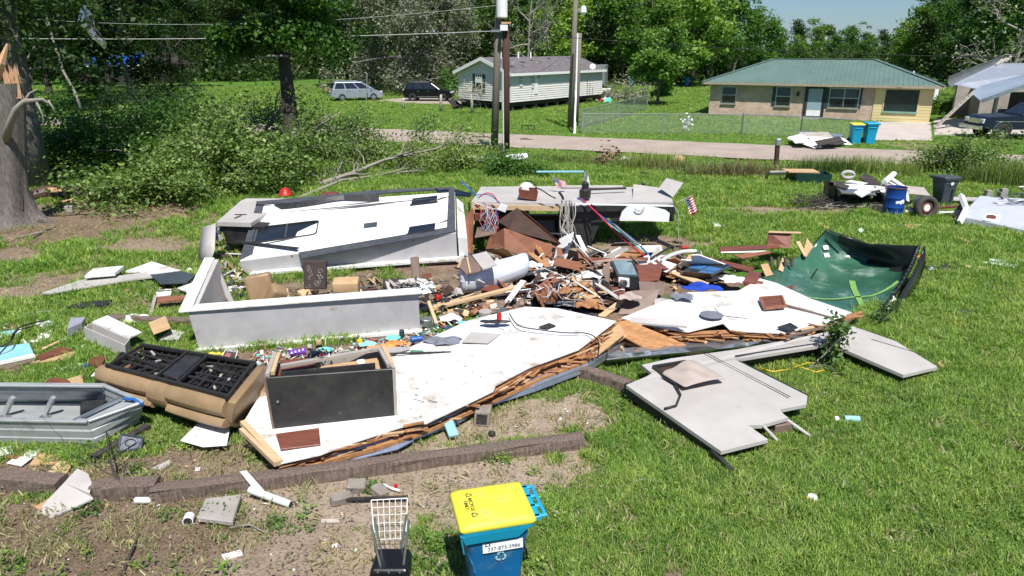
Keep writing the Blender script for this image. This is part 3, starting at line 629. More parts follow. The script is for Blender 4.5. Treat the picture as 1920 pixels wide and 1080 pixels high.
# --- fallen crowns: brush piles with branches and leaves
def brush(label,spots,nleaf,size,lm,seed,nbr,cat='fallen tree',name='fallen_tree_crown',brl=2.2,bm='barkpale',brr=.035,flat=1.0):
    c=V((sum(s[0] for s in spots)/len(spots),sum(s[1] for s in spots)/len(spots),0));t=T(name,label,cat,None,c)
    nr=np.random.default_rng(seed);r=random.Random(seed);tips,mb=[],MB()
    for i in range(nbr):
        s=r.choice(spots);a=r.uniform(0,2*pi);p=V((s[0]+r.gauss(0,.35)*s[2],s[1]+r.gauss(0,.35)*s[3],r.uniform(.1,.55)*s[4]))
        branch(mb,r,p,V((cos(a),sin(a),r.uniform(-.05,.5)*flat)),brl *r.uniform(.6,1.2),brr *r.uniform(.7,1.4),1,tips,.45,4,.02,(3,4))
    mb.v=[(x,y,max(z,.02)) for x,y,z in mb.v]
    b=obj('branches',mb,M[bm],t,smooth=True);b['kind']='stuff'
    C=[]
    for s in spots:
        k=int(26*s[5]);th=nr.uniform(0,2*pi,k);rad=nr.random(k)**.5;zz=nr.random(k)*np.sqrt(1-rad**2*.8)
        C.append(np.stack([s[0]+np.cos(th)*rad *s[2],s[1]+np.sin(th)*rad *s[3],zz *s[4]],-1))
    C=np.concatenate(C +[np.array([tuple(q) for q in tips])]) if tips else np.concatenate(C)
    i=nr.integers(0,len(C),nleaf);cl=nr.uniform(.18,.42,len(C))
    P=C[i]+nr.normal(size=(nleaf,3))*cl[i][:,None]*[1,1,.6];P[:,2]=np.abs(P[:,2])+.02
    f=obj('leaves',leafmesh('leaves',P,size,seed,mats=lm,upb=.6),[],t);f['kind']='stuff';return t
def sp(px,py,rx,ry,rz,w=1):p=g(px,py);return (p.x,p.y,rx,ry,rz,w)
brush('tall green pile of fallen crown right behind the snapped tree',[sp(140,330,1.6,1.4,2.6,2),sp(215,315,1.6,1.5,2.4,2),sp(120,290,1.5,1.2,2.7),sp(290,300,1.3,1.2,1.8)],32000,.075,LEAF_MID,11,26,brr=.03)
brush('broad pale green mass of fallen branches spreading over the middle of the brush',[sp(300,370,1.8,1.2,1.25,2),sp(380,350,1.8,1.3,1.5,2),sp(445,338,1.5,1.1,1.1,2),sp(380,310,1.8,1.4,1.6,1.5),sp(480,345,1.3,.8,.7,1)],46000,.075,LEAF_CUT,12,52,brr=.026)
brush('fallen grey branches with few leaves behind the thick trunk',[sp(440,272,1.9,1.0,.9),sp(495,268,1.4,.9,1.2),sp(590,268,1.0,.8,.9)],6500,.065,LEAF_CUT,13,26,brl=3.0)
brush('dark leafy fallen limbs to the right of the thick trunk',[sp(640,292,1.1,.8,1.1),sp(700,300,1.5,.8,.7),sp(625,268,.9,.8,1.2)],12000,.065,LEAF_CUT,14,20)
brush('low fallen branches in leaf lying on the lawn left of the utility poles',[sp(770,320,1.3,.7,.55),sp(820,310,1.2,.8,.7),sp(850,318,.8,.5,.6),sp(740,300,1.2,.7,.6)],14000,.055,LEAF_CUT,15,14,brl=1.8)
brush('small round clump of cut leafy branches on the lawn in front of the poles',[sp(962,330,.85,.4,.45,1.3)],6500,.05,LEAF_MID,16,5,brl=.9,cat='brush clump',name='brush_clump')
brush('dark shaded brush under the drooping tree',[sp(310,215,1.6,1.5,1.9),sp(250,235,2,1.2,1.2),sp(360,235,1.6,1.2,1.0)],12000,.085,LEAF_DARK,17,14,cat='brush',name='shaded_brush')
brush('wild bushy weeds with pale twigs at the road edge behind the junk heap',[sp(1790,322,1.6,.8,1.25,1.6),sp(1740,326,.9,.7,.8),sp(1850,330,.9,.6,.7),sp(1900,335,.8,.5,.5)],15000,.055,LEAF_CUT,18,14,brl=1.2,cat='bush',name='roadside_bush')
brush('brown-green pile of cut branches between the mobile home yard and the young tree',[sp(1160,184,1.6,.8,.9),sp(1172,187,1.0,.6,.6)],1500,.12,LEAF_GREY,19,22,cat='brush pile',name='brush_pile',brl=2)
brush('grey brush heap lying under the stripped trees left of the black car',[sp(735,160,2.8,1.5,2.0),sp(790,158,3.0,1.5,2.4)],9000,.14,LEAF_GREY,20,20,cat='brush pile',name='brush_pile',brl=2.6)
# long pale fallen branch on the lawn
def long_branch(label,pts,r0,seed,n=12,leaves=0,bm='barkpale',sub=1.0,name='fallen_branch'):
    r=random.Random(seed);t=T(name,label,'branch',None,V((pts[0].x,pts[0].y,0)));mb,tips=MB(),[];k=len(pts)
    mb.tube(pts,[r0 *(1-.75*i/(k -1)) for i in range(k)],7)
    for i in range(n):
        q=r.random()*(k -1);j=int(q);p=pts[j].lerp(pts[min(j +1,k -1)],q -j);d=(pts[min(j +1,k -1)]-pts[max(j -1,0)]).normalized();a=r.choice([-1,1])*r.uniform(.4,1)
        branch(mb,r,p,Matrix.Rotation(a,3,'Z')@d +V((0,0,r.uniform(0,.25))),sub *r.uniform(.5,1.2),r0 *.35,1,tips,.3,4,.05,(1,3))
    mb.v=[(x,y,max(z,.01)) for x,y,z in mb.v]
    obj('wood',mb,M[bm],t,smooth=True)
    if leaves:
        C=np.array([tuple(q) for q in tips]);nr=np.random.default_rng(seed);i=nr.integers(0,len(C),leaves)
        o=obj('leaves',leafmesh('leaves',C[i]+np.abs(nr.normal(size=(leaves,3)))*.09,.04,seed,mats=LEAF_CUT),[],t);o['kind']='stuff'
long_branch('long pale branch reaching up from the brush over the lawn',[g(600,345,.1),g(660,325,.25),g(720,300,.5),g(790,285,.9),g(820,278,1.1)],.10,1,16,1500,sub=1.6)
long_branch('thin pale branch lying low along the edge of the brush',[g(560,372,.08),g(640,338,.15),g(700,330,.1),g(750,322,.2)],.07,2,14,300,sub=1.2)
long_branch('grey branch leaning against the foot of the thick trunk',[g(548,295,.1),g(570,262,.9),g(600,235,1.7),g(640,210,2.3)],.09,3,8,900,sub=1.0)
long_branch('forked dark branch sticking up from the brush left of the trunk',[g(485,268,.4),g(500,240,1.0),g(520,215,1.6),g(528,198,2.0)],.11,4,6,100,sub=.9,bm='bark')
long_branch('long weathered branch lying across the brush top',[g(355,232,1.3),g(420,226,1.4),g(480,222,1.4),g(540,226,1.2)],.08,5,10,200,sub=1.0)
long_branch('leafy twig lying on the bent beige wall panel',[g(1510,698,.03),g(1530,678,.12),g(1550,662,.30),g(1545,645,.38)],.018,6,14,700,sub=.30,name='leafy_twig')
long_branch('leafy sprig poking out beside the green shell',[g(1640,608,.02),g(1655,600,.15),g(1668,590,.25)],.01,7,6,160,sub=.25,name='leafy_twig')
long_branch('bare forked twig lying across the near timber at left',[g(250,935,.02),g(215,890,.22),g(205,860,.3),g(198,800,.15)],.022,8,6,0,sub=.5,name='bare_twig',bm='barkdark')
for i,(a,b,lab) in enumerate([((1150,915),(1255,903),'thin dry twig lying on the grass right of the recycling bin'),((0,595),(150,583),'long thin pale stick on the grass at the left edge'),((150,585),(330,600),'thin green stick lying left of the grey slide box'),((60,447),(105,425),'dark stick at the foot of the snapped tree'),((30,446),(110,432),'pale stick in the shade below the snapped tree'),((228,1078),(262,1000),'dark stick in the bare soil at the bottom edge'),((1490,497),(1500,502),'short stick on the lawn'),((430,990),(500,1000),'dry twig in the soil above the white slippers'),
  ((1150,260),(1165,259),'stick on the road'),((975,261),(1000,262),'dark branch piece on the road right of the poles'),((885,256),(935,259),'dark branch on the road behind the poles')]):  # last two: shadow marks on the road, built as dark strips
    if i in (6,8):continue
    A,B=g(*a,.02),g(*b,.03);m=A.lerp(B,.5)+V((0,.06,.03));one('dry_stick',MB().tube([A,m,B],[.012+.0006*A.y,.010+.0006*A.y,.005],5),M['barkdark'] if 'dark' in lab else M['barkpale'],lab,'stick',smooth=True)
# ditch weeds: tall clumps along the near edge of the road
def reeds(label,px,py,w_,h_,n,seed,lm=None):
    P=g(px,py);r=random.Random(seed);mb=MB()
    for _ in range(n):
        x,y=r.gauss(0,w_/2),r.gauss(0,.22);a=r.uniform(0,2*pi);h=h_ *r.uniform(.45,1.1);l=h *r.uniform(.1,.65);wd=.012
        q=V((P.x +x,P.y +y,-.15));s=V((-sin(a),cos(a),0))*wd;m1=q +V((cos(a)*l *.3,sin(a)*l *.3,h *.65));e=q +V((cos(a)*l,sin(a)*l,h))
        mb.add([q -s,q +s,m1 +s *.8,m1 -s *.8,e],[(0,1,2,3),(3,2,4)])
    return kind(one('weed_clump',mb,lm or grass_m,label,'weeds'),'stuff')
weed_m=leafmat('tall_weeds',(.07,.14,.03),(.13,.21,.05),(.28,.27,.12),.35)
weed_d=leafmat('dry_weeds',(.16,.15,.06),(.25,.21,.11),(.36,.28,.18),.3)
wl=[]
rr=random.Random(77)
lab_w={1:'tall green weeds in the ditch',2:'dry straw-coloured weeds in the ditch'}
for i,(px,py,w_,h_,n,dry) in enumerate([(1215,318,1.3,.75,380,0),(1260,320,1.0,.5,200,1),(1330,330,1.3,.5,220,1),(1385,332,1.2,.7,300,1),(1300,322,.9,.5,140,0),(1130,305,1.5,.35,160,1),(1070,300,1.4,.35,150,0),(1440,330,.9,.5,150,1),(1580,325,1.3,.7,340,0),(1530,320,1.2,.6,260,0),(1640,328,1.2,.75,340,0),(1690,333,.9,.6,200,0),(1850,345,1.1,.8,300,0),(1905,350,1.0,.9,300,0),(1010,295,1.2,.3,130,0),(820,280,2.0,.3,160,0),(1175,312,.7,.45,120,1),(760,275,2.0,.35,160,0)]):
    nb={1215:'the tallest tuft right of the utility poles',1260:'between the tall tuft and the rocks',1330:'left of the mailbox post',1385:'just left of the white trestle',1300:'behind the pale rock',1130:'around the torn brown plants',1070:'near the fallen metal strip',1440:'at the foot of the mailbox post',1580:'behind the green tub',1530:'right of the mailbox post',1640:'behind the junk heap',1690:'left of the twiggy bush',1850:'behind the black wheeled bin',1905:'at the right edge by the road',1010:'right beside the two poles',820:'left of the two poles',1175:'beside the white rag',760:'near the fallen branches by the road'}[px]
    reeds(('dry straw-coloured weeds ' if dry else 'tall green weeds ')+nb,px,py,w_ *1.2,h_ *1.3,int(n *1.9),i,weed_d if dry else weed_m)
# small broad-leaved weeds in the bare soil at the front
r=random.Random(8)
for i,(px,py,s,lab) in enumerate([(790,1055,.20,'weed right of the wire rack at the bottom edge'),(820,1030,.18,'weed between the rack and the recycling bin'),(700,915,.14,'weed beside the cinder block fragment'),(410,965,.22,'weed growing over the concrete slab'),(515,985,.16,'weed left of the white pipe'),(170,960,.18,'weed beside the torn white board'),(160,850,.16,'weed in front of the aluminium boat'),(890,780,.12,'weed at the cinder block beside the trailer floor'),(1570,975,.0,''),(480,860,.16,'weed at the corner of the trailer floor'),(830,1075,.16,'low weed at the bottom edge left of the recycling bin'),(30,1060,.16,'weed in the dark soil at the bottom left'),(250,885,.14,'weed against the near timber')]):
    if not s:continue
    P=g(px,py);nr=np.random.default_rng(i);n=130;q=nr.normal(size=(n,3))*[s *.55,s *.5,s *.22];q[:,2]=abs(q[:,2])+.01
    t=T('leafy_weed',lab,'weed',None,P);kind(obj('leaves',leafmesh('leaves',q +[P.x,P.y,0],.026,i,mats=LEAF_MID,asp=.4),[],t),'stuff')
# ================================================================ BUILDINGS, VEHICLES AND FIXTURES ALONG THE ROAD
UZ=V((0,0,1))
def wallquad(mb,A,B,z0,z1,th,m=0,out=None):   # vertical slab between ground points A and B
    A,B=V((A[0],A[1],0)),V((B[0],B[1],0));n=(B -A).cross(UZ).normalized()*th
    return mb.hexa([A +UZ *z0,B +UZ *z0,B -n +UZ *z0,A -n +UZ *z0],[A +UZ *z1,B +UZ *z1,B -n +UZ *z1,A -n +UZ *z1],m)
def brickmat(name,c1,c2,mortar,sc):
    m=bpy.data.materials.new(name);m.use_nodes=True;n=m.node_tree.nodes;L=m.node_tree.links;b=n['Principled BSDF'];b.inputs['Roughness'].default_value=.9
    tc=n.new('ShaderNodeTexCoord');mp=n.new('ShaderNodeMapping');mp.inputs['Rotation'].default_value=(R(90),0,0);bt=n.new('ShaderNodeTexBrick');bt.inputs['Scale'].default_value=sc
    bt.inputs['Color1'].default_value=hexc(c1);bt.inputs['Color2'].default_value=hexc(c2);bt.inputs['Mortar'].default_value=hexc(mortar);bt.inputs['Mortar Size'].default_value=.012;bt.inputs['Brick Width'].default_value=.22;bt.inputs['Row Height'].default_value=.075;bt.inputs['Bias'].default_value=-.25
    L.new(tc.outputs['Object'],mp.inputs[0]);L.new(mp.outputs[0],bt.inputs[0])
    nz=n.new('ShaderNodeTexNoise');nz.inputs['Scale'].default_value=1.8;nz.inputs['Detail'].default_value=7;L.new(tc.outputs['Object'],nz.inputs[0]);mr=n.new('ShaderNodeMapRange');mr.inputs[1].default_value=.3;mr.inputs[2].default_value=.75;mr.inputs[3].default_value=.72;mr.inputs[4].default_value=1.12;L.new(nz.outputs[0],mr.inputs[0])
    x=n.new('ShaderNodeMixRGB');x.blend_type='MULTIPLY';x.inputs[0].default_value=1;L.new(bt.outputs[0],x.inputs[1]);L.new(mr.outputs[0],x.inputs[2]);L.new(x.outputs[0],b.inputs['Base Color'])
    bp=n.new('ShaderNodeBump');bp.inputs['Distance'].default_value=.01;L.new(bt.outputs['Fac'],bp.inputs['Height']);bp.invert=True;L.new(bp.outputs[0],b.inputs['Normal']);return m
brick_m=brickmat('tan_brick',(.66,.46,.34),(.46,.30,.225),(.56,.48,.40),1.0)
# ---- ranch house
A,B=g(1328,215),g(1741,231);fx=(B -A).normalized();fn=V((fx.y,-fx.x,0));HL=(B -A).length;WH=2.42;DEP=8.4
if fn.y>0:fn=-fn
def H_(u,v,z):return A +fx *u -fn *v +UZ *z        # u along front, v back into the house
house=T('ranch_house','single-storey tan brick house with green hipped metal roof and cream garage bay','house',None,A)
def fu(px,py,off=0):      # picture point on the front wall plane -> (u, z)
    p=hit(px,py,A +fn *off,fn);return (p -A).dot(fx),p.z
ug=fu(1637,200)[0]
mb=MB();mb.hexa([H_(0,0,0),H_(ug,0,0),H_(ug,DEP,0),H_(0,DEP,0)],[H_(0,0,WH),H_(ug,0,WH),H_(ug,DEP,WH),H_(0,DEP,WH)]);bw=obj('brick_wall',mb,brick_m,house)
# cream bay: lap boards, each a board
mb=MB();mb.hexa([H_(ug +.004,-.03,0),H_(HL,-.03,0),H_(HL,DEP,0),H_(ug +.004,DEP,0)],[H_(ug +.004,-.03,WH),H_(HL,-.03,WH),H_(HL,DEP,WH),H_(ug +.004,DEP,WH)]);gb_=obj('garage_wall',mb,M['cream'],house)
for k in range(12):
    z=.02+k *.20;mb=MB().hexa([H_(ug,-.05,z),H_(HL +.01,-.05,z),H_(HL +.01,-.034,z),H_(ug,-.034,z)],[H_(ug,-.04,z +.19),H_(HL +.01,-.04,z +.19),H_(HL +.01,-.034,z +.19),H_(ug,-.034,z +.19)]);obj('siding_board',mb,M['cream'],gb_)
def front(mb,u0,u1,z0,z1,o0,o1,m=0):return mb.hexa([H_(u0,-o1,z0),H_(u1,-o1,z0),H_(u1,-o0,z0),H_(u0,-o0,z0)],[H_(u0,-o1,z1),H_(u1,-o1,z1),H_(u1,-o0,z1),H_(u0,-o0,z1)],m)
def window(px0,px1,py0,py1,sash=1,mull=0,name='window',fr='alu',sill=True,gl='glass',off=0,par=house):
    u0,z1=fu(px0,py0);u1,z0=fu(px1,py1);z1=min(z1,WH -.12);fw=.05
    mb=MB();front(mb,u0,u1,z0,z1,off +.004,off +.03);wn=obj(name,mb,M[gl],par)
    mb=MB();front(mb,u0 -fw,u0,z0 -fw,z1 +fw,off,off +.06);front(mb,u1,u1 +fw,z0 -fw,z1 +fw,off,off +.06);front(mb,u0,u1,z0 -fw,z0,off,off +.06);front(mb,u0,u1,z1,z1 +fw,off,off +.06)
    zm=(z0 +z1)/2
    if sash:front(mb,u0,u1,zm -.025,zm +.025,off +.03,off +.05)
    for k in range(mull):um=u0 +(u1 -u0)*(k +1)/(mull +1);front(mb,um -.025,um +.025,z0,z1,off +.03,off +.055)
    obj('frame',mb,M[fr],wn)
    if sash:
        mb=MB();front(mb,u0,u1,zm +.025,z1,off +.031,off +.036);obj('blind',mb,mat('window_screen',(.075,.10,.12),.35,(.055,.08,.10),2),wn)
    if sill:mb=MB();front(mb,u0 -.08,u1 +.08,z0 -.12,z0 -.055,off,off +.11);obj('sill',mb,M['trimtan'],wn)
    return u0,u1,z0,z1
window(1356,1378,163,193);window(1458,1480,163,198);u0,u1,z0,z1=window(1558,1607,166,202,1,1)
def shut(px0,px1,py0,py1):
    u0,z1=fu(px0,py0);u1,z0=fu(px1,py1);mb=MB();front(mb,u0,u1,z0,min(z1,WH -.1),.002,.045);obj('shutter',mb,M['shutter'],house)
shut(1450,1456,163,198);shut(1549,1555.5,165,202);shut(1609,1613,166,203)
# door
u0,z1=fu(1514,166);u1,z0=fu(1540,219);mb=MB();front(mb,u0,u1,.08,2.2,.003,.05);dr=obj('door',mb,M['shutter'],house)
mb=MB();front(mb,u0 +.12,u1 -.12,.62,2.08,.051,.058);obj('pane',mb,mat('storm_door_glass',(.30,.38,.44),.15,(.26,.34,.40),1),dr)
mb=MB();front(mb,u0 +.12,u1 -.12,.2,.61,.051,.06);obj('kick_plate',mb,M['whiteclean'],dr)
mb=MB();front(mb,u0 -.10,u0,0,2.3,0,.09);front(mb,u1,u1 +.10,0,2.3,0,.09);front(mb,u0,u1,2.2,2.3,0,.09);obj('door_frame',mb,M['black'],dr)
mb=MB();front(mb,u0 -.25,u1 +.25,0,.08,0,.8);obj('step',mb,M['concrete'],house)
uu,zz=fu(1497,173);mb=MB();front(mb,uu -.06,uu +.06,zz -.28,zz +.05,0,.15);mb.lathe([(.02,-.3),(.09,-.2),(.09,-.03),(.02,.08)],H_(uu,-.14,zz),n=8);obj('wall_lantern',mb,M['black'],house)
uu,zz=fu(1544.5,188);mb=MB();front(mb,uu -.07,uu +.07,zz -.12,zz +.12,0,.09);obj('letter_box',mb,M['black'],house)
# dark garage window and its green sill
u0,z1=fu(1662,168);u1,z0=fu(1718,210);mb=MB();front(mb,u0,u1,z0,z1,.051,.07);gw=obj('garage_window',mb,mat('dark_green_glass',(.006,.022,.022),.12,(.01,.03,.028),1.3,spec=.6),house)
mb=MB();front(mb,u0 -.05,u1 +.05,z0 -.1,z0 -.002,.051,.13);obj('sill',mb,mat('mint_sill',(.20,.42,.34),.5),gw)
mb=MB();front(mb,u0 -.05,u0,z0,z1,.051,.09);front(mb,u1,u1 +.05,z0,z1,.051,.09);obj('frame',mb,M['cream'],gw)
# roof: four planes, ribs, fascia, soffit, house number
OV=.52;zE=WH;a0,a1,b0,b1=-OV,HL +OV,-OV,DEP +OV;rp0,rp1=hit(1452,111,H_(0,DEP/2,0),fn),hit(1640,111,H_(0,DEP/2,0),fn);zR=(rp0.z +rp1.z)/2;r0,r1=(rp0 -A).dot(fx),(rp1 -A).dot(fx)
E_=[H_(a0,b0,zE),H_(a1,b0,zE),H_(a1,b1,zE),H_(a0,b1,zE)];Q0,Q1=H_(r0,DEP/2,zR),H_(r1,DEP/2,zR)
mb=MB();mb.add(E_ +[Q0,Q1],[(0,1,5,4),(1,2,5),(2,3,4,5),(3,0,4),(3,2,1,0)]);rf=obj('roof',mb,M['roofgreen'],house)
mb=MB();fd=UZ *-.17
for p,q,o in ((E_[0],E_[1],fn),(E_[1],E_[2],fx),(E_[3],E_[0],-fx),(E_[2],E_[3],-fn)):mb.hexa([p +fd +o *.02,q +fd +o *.02,q +fd -o *.02,p +fd -o *.02],[p -UZ *.003+o *.02,q -UZ *.003+o *.02,q -UZ *.003-o *.02,p -UZ *.003-o *.02])
obj('fascia',mb,M['trimtan'],rf)
def ribs(P,Qa,Qb,P2,along,upd,nm='rib'):     # ribs from the eave P..P2 up to the ridge line
    W=(P2 -P).length;e=(P2 -P).normalized();up_h=[];k=int(W/.3)
    for i in range(1,k):
        s=i *W/k;lo=P +e *s
        # clip by hips
        sa=(Qa -P).dot(e);sb=(Qb -P).dot(e);top=Qa.lerp(Qb,min(max((s -sa)/max(sb -sa,1e-6),0),1)) if sb -sa>.01 else Qa
        if s<sa:t=s/sa;hi=P.lerp(Qa,t)
        elif s>sb:t=(W -s)/(W -sb);hi=P2.lerp(Qb,t)
        else:hi=Qa +e *(s -sa)
        mb=MB().bar(lo +UZ *.012,hi +UZ *.012,.035,.03);yield mb
fr_=list(ribs(E_[0],Q0,Q1,E_[1],0,0));
for mbr in fr_:obj('rib',mbr,M['roofgreen'],rf)
for P_,Q_,P2_ in ((E_[1],Q1,E_[2]),(E_[3],Q0,E_[0])):
    for mbr in list(ribs(P_,Q_,Q_,P2_,0,0))[::1]:obj('rib',mbr,M['roofgreen'],rf)
for p,q in ((E_[0],Q0),(E_[1],Q1),(Q0,Q1),(E_[2],Q1),(E_[3],Q0)):obj('ridge_cap',MB().bar(p +UZ *.035,q +UZ *.035,.28,.03),M['roofgreen'],rf)
p=H_(HL *.98,DEP *.55,0);obj('vent_pipe',MB().tube([hit(1713,142,p,fn),hit(1713,133,p,fn)],.06,8),M['whiteclean'],rf)
def text(body,loc,rot,size,m,par=None,ext=.002,name='lettering',align='CENTER'):
    cu=bpy.data.curves.new(name,'FONT');cu.body=body;cu.size=size;cu.extrude=ext;cu.align_x=align;cu.align_y='CENTER';cu.materials.append(m);o=link(bpy.data.objects.new(name,cu))
    dg=bpy.context.evaluated_depsgraph_get();me=bpy.data.meshes.new_from_object(o.evaluated_get(dg));bpy.data.objects.remove(o);o=link(bpy.data.objects.new(name,me));o.matrix_world=Matrix.Translation(loc)@rot.to_4x4()
    if par is not None:
        o.parent=par;o.matrix_parent_inverse=Matrix.Translation(par.location).inverted() if par.parent is None and par.type=='EMPTY' else Matrix()
    return o
def frame3(x,z):      # rotation with text x axis along x and facing normal z
    x=V(x).normalized();z=V(z).normalized();y=z.cross(x).normalized();x=y.cross(z);return Matrix((x,y,z)).transposed()
q=hit(1685,165,A +fn *(OV +.03),fn);text('1224',q,frame3(fx,fn),.17,M['black'],house,name='house_number')
# ---- white mobile home, gable end to us
G0,G1,G2=g(861,200),g(957,209),g(1070,189);ex=(G1 -G0).normalized();ey=(G2 -G1).normalized();ey=V((-ex.y,ex.x,0))*.55+ey *.45;ey.normalize();ML=(G2 -G1).length *1.05;MW=(G1 -G0).length;FZ=.68;EZ=2.95
def Mh(u,v,z):return G0 +ex *u +ey *v +UZ *z
mh=T('mobile_home','white clapboard mobile home on open footings with slate shutters and grey shingle roof','mobile home',None,G0);PK=4.0
mb=MB();mb.hexa([Mh(0,0,FZ),Mh(MW,0,FZ),Mh(MW,ML,FZ),Mh(0,ML,FZ)],[Mh(0,0,EZ),Mh(MW,0,EZ),Mh(MW,ML,EZ),Mh(0,ML,EZ)])
mb.add([Mh(0,0,EZ),Mh(MW,0,EZ),Mh(MW/2,0,PK -.05),Mh(0,ML,EZ),Mh(MW,ML,EZ),Mh(MW/2,ML,PK -.05)],[(0,1,2),(5,4,3)]);body=obj('wall',mb,M['siding'],mh)
for k in range(13):
    z=FZ +.02+k *.175;
    mb=MB().hexa([Mh(0,-.045,z),Mh(MW,-.045,z),Mh(MW,-.004,z),Mh(0,-.004,z)],[Mh(0,-.015,z +.165),Mh(MW,-.015,z +.165),Mh(MW,-.004,z +.165),Mh(0,-.004,z +.165)]);obj('clapboard',mb,M['siding'],body)
    mb=MB().hexa([Mh(MW +.045,0,z),Mh(MW +.045,ML,z),Mh(MW +.004,ML,z),Mh(MW +.004,0,z)],[Mh(MW +.015,0,z +.165),Mh(MW +.015,ML,z +.165),Mh(MW +.004,ML,z +.165),Mh(MW +.004,0,z +.165)]);obj('clapboard',mb,M['siding'],body)
for k in range(5):
    z=EZ +.02+k *.175;t=(z -EZ)/(PK -EZ);mb=MB().hexa([Mh(MW/2*t,-.045,z),Mh(MW -MW/2*t,-.045,z),Mh(MW -MW/2*t,-.004,z),Mh(MW/2*t,-.004,z)],[Mh(MW/2*(t +.12),-.015,z +.16),Mh(MW -MW/2*(t +.12),-.015,z +.16),Mh(MW -MW/2*(t +.12),-.004,z +.16),Mh(MW/2*(t +.12),-.004,z +.16)]);obj('clapboard',mb,M['siding'],body)
o_=.35;mb=MB();sl_=(PK -EZ)/(MW/2)
for s,u0,u1 in ((1,-o_,MW/2),(-1,MW +o_,MW/2)):
    z0=EZ -o_ *sl_;pts=[Mh(u0,-o_,z0),Mh(u1,-o_,PK),Mh(u1,ML +.2,PK),Mh(u0,ML +.2,z0)];mb.slab(pts if s>0 else pts[::-1],-.09)
rf2=obj('roof',mb,M['shingle'],mh)
mb=MB()
for u0,u1 in ((-o_,MW/2),(MW +o_,MW/2)):z0=EZ -o_ *sl_;mb.bar(Mh(u0,-o_ -.03,z0 -.02),Mh(u1,-o_ -.03,PK -.02),.05,.26)
mb.bar(Mh(MW +o_ +.03,-o_,EZ -o_ *sl_ -.02),Mh(MW +o_ +.03,ML +.2,EZ -o_ *sl_ -.02),.05,.2);obj('barge_board',mb,M['whiteclean'],rf2)
r=random.Random(12)
for k in range(16):
    v,u=r.uniform(1,ML -1),r.uniform(.1,.9);uu=MW/2+u *MW/2;zz=PK -(uu -MW/2)*sl_ +.10;c=Mh(uu,v,zz);mb=MB().box(c,(r.uniform(.2,.5),r.uniform(.2,.6),.03),math.atan2(ey.y,ey.x)-pi/2,0,R(12+r.uniform(-8,8)));obj('lifted_shingle',mb,M['charcoal'] if k%2 else M['board'],rf2)
for px in (911,990,1018):p=hit(px,118,Mh(MW/2,0,0),(ex *1).normalized());v=min(max((p -G0).dot(ey),2),ML -1);obj('vent_pipe',MB().tube([Mh(MW/2+.3,v,PK -.1),Mh(MW/2+.3,v,PK +.5)],.07,8),M['whiteclean'],rf2)
def gw_(px0,px1,py0,py1,nm,m,o0,o1,par,rows=0,cols=0):
    p,q=hit(px0,py0,G0,-ey),hit(px1,py1,G0,-ey);u0,u1,z1,z0=(p -G0).dot(ex),(q -G0).dot(ex),p.z,q.z;mb=MB()
    f=lambda a,b,c,d,k0,k1:mb.hexa([Mh(a,-k1,c),Mh(b,-k1,c),Mh(b,-k0,c),Mh(a,-k0,c)],[Mh(a,-k1,d),Mh(b,-k1,d),Mh(b,-k0,d),Mh(a,-k0,d)])
    if not rows:f(u0,u1,z0,z1,o0,o1)
    else:
        for i in range(rows +1):z=z0 +(z1 -z0)*i/rows;f(u0,u1,z -.025,z +.025,o0,o1)
        for i in range(cols +1):u=u0 +(u1 -u0)*i/cols;f(u -.025,u +.025,z0,z1,o0,o1 -.004)
    return obj(nm,mb,M[m],par)
wn=gw_(900,914,139,168,'window','glass',.045,.06,mh);gw_(900,914,139,168,'frame','whiteclean',.06,.10,wn,1,1);gw_(900,914,139,145,'sash','whiteclean',.06,.085,wn,1,3);gw_(900.5,913.5,146,155,'blind','whiteclean',.061,.07,wn)
gw_(893,899,138,170,'shutter','shutter',.045,.08,mh);gw_(915.5,921.5,139,172,'shutter','shutter',.045,.08,mh)
def sw_(px0,px1,py0,py1,nm,m,o0,o1,par,rows=0,cols=0):
    p,q=hit(px0,py0,G1,ex),hit(px1,py1,G1,ex);v0,v1,z1,z0=(p -G0).dot(ey),(q -G0).dot(ey),p.z,q.z;mb=MB()
    f=lambda a,b,c,d,k0,k1:mb.hexa([Mh(MW +k1,a,c),Mh(MW +k1,b,c),Mh(MW +k0,b,c),Mh(MW +k0,a,c)],[Mh(MW +k1,a,d),Mh(MW +k1,b,d),Mh(MW +k0,b,d),Mh(MW +k0,a,d)])
    if not rows:f(v0,v1,z0,z1,o0,o1)
    else:
        for i in range(rows +1):z=z0 +(z1 -z0)*i/rows;f(v0,v1,z -.03,z +.03,o0,o1)
        for i in range(cols +1):u=v0 +(v1 -v0)*i/cols;f(u -.03,u +.03,z0,z1,o0,o1 -.004)
    return obj(nm,mb,M[m],par)
for x0,x1,y0,y1 in ((997.5,1002.5,137,160),(1024.5,1028.5,135,163)):wn=sw_(x0,x1,y0,y1,'window','glass',.045,.06,mh);sw_(x0,x1,y0,y1,'frame','whiteclean',.06,.10,wn,4,2)
sw_(1031,1037,134,175,'door','whiteclean',.045,.09,mh);sw_(1037,1040,134,146,'torn_flap','board',.05,.2,mh)
sw_(957,958,132,205,'corner_trim','whiteclean',.045,.1,mh)
mb=MB()
for v in np.arange(.5,ML,1.6):
    for u in (.3,MW -.35):mb.box(Mh(u,v,FZ/2),(.4,.4,FZ))
pr=obj('footing',MB().box(Mh(.3,.4,FZ/2),(.4,.4,FZ -.01)),M['charcoal'],mh)
for i,v in enumerate(np.arange(.5,ML,1.6)):
    for u in (.3,MW -.35):obj('footing',MB().box(Mh(u,v,FZ/2),(.35,.35,FZ -.01)),M['charcoal'],mh)
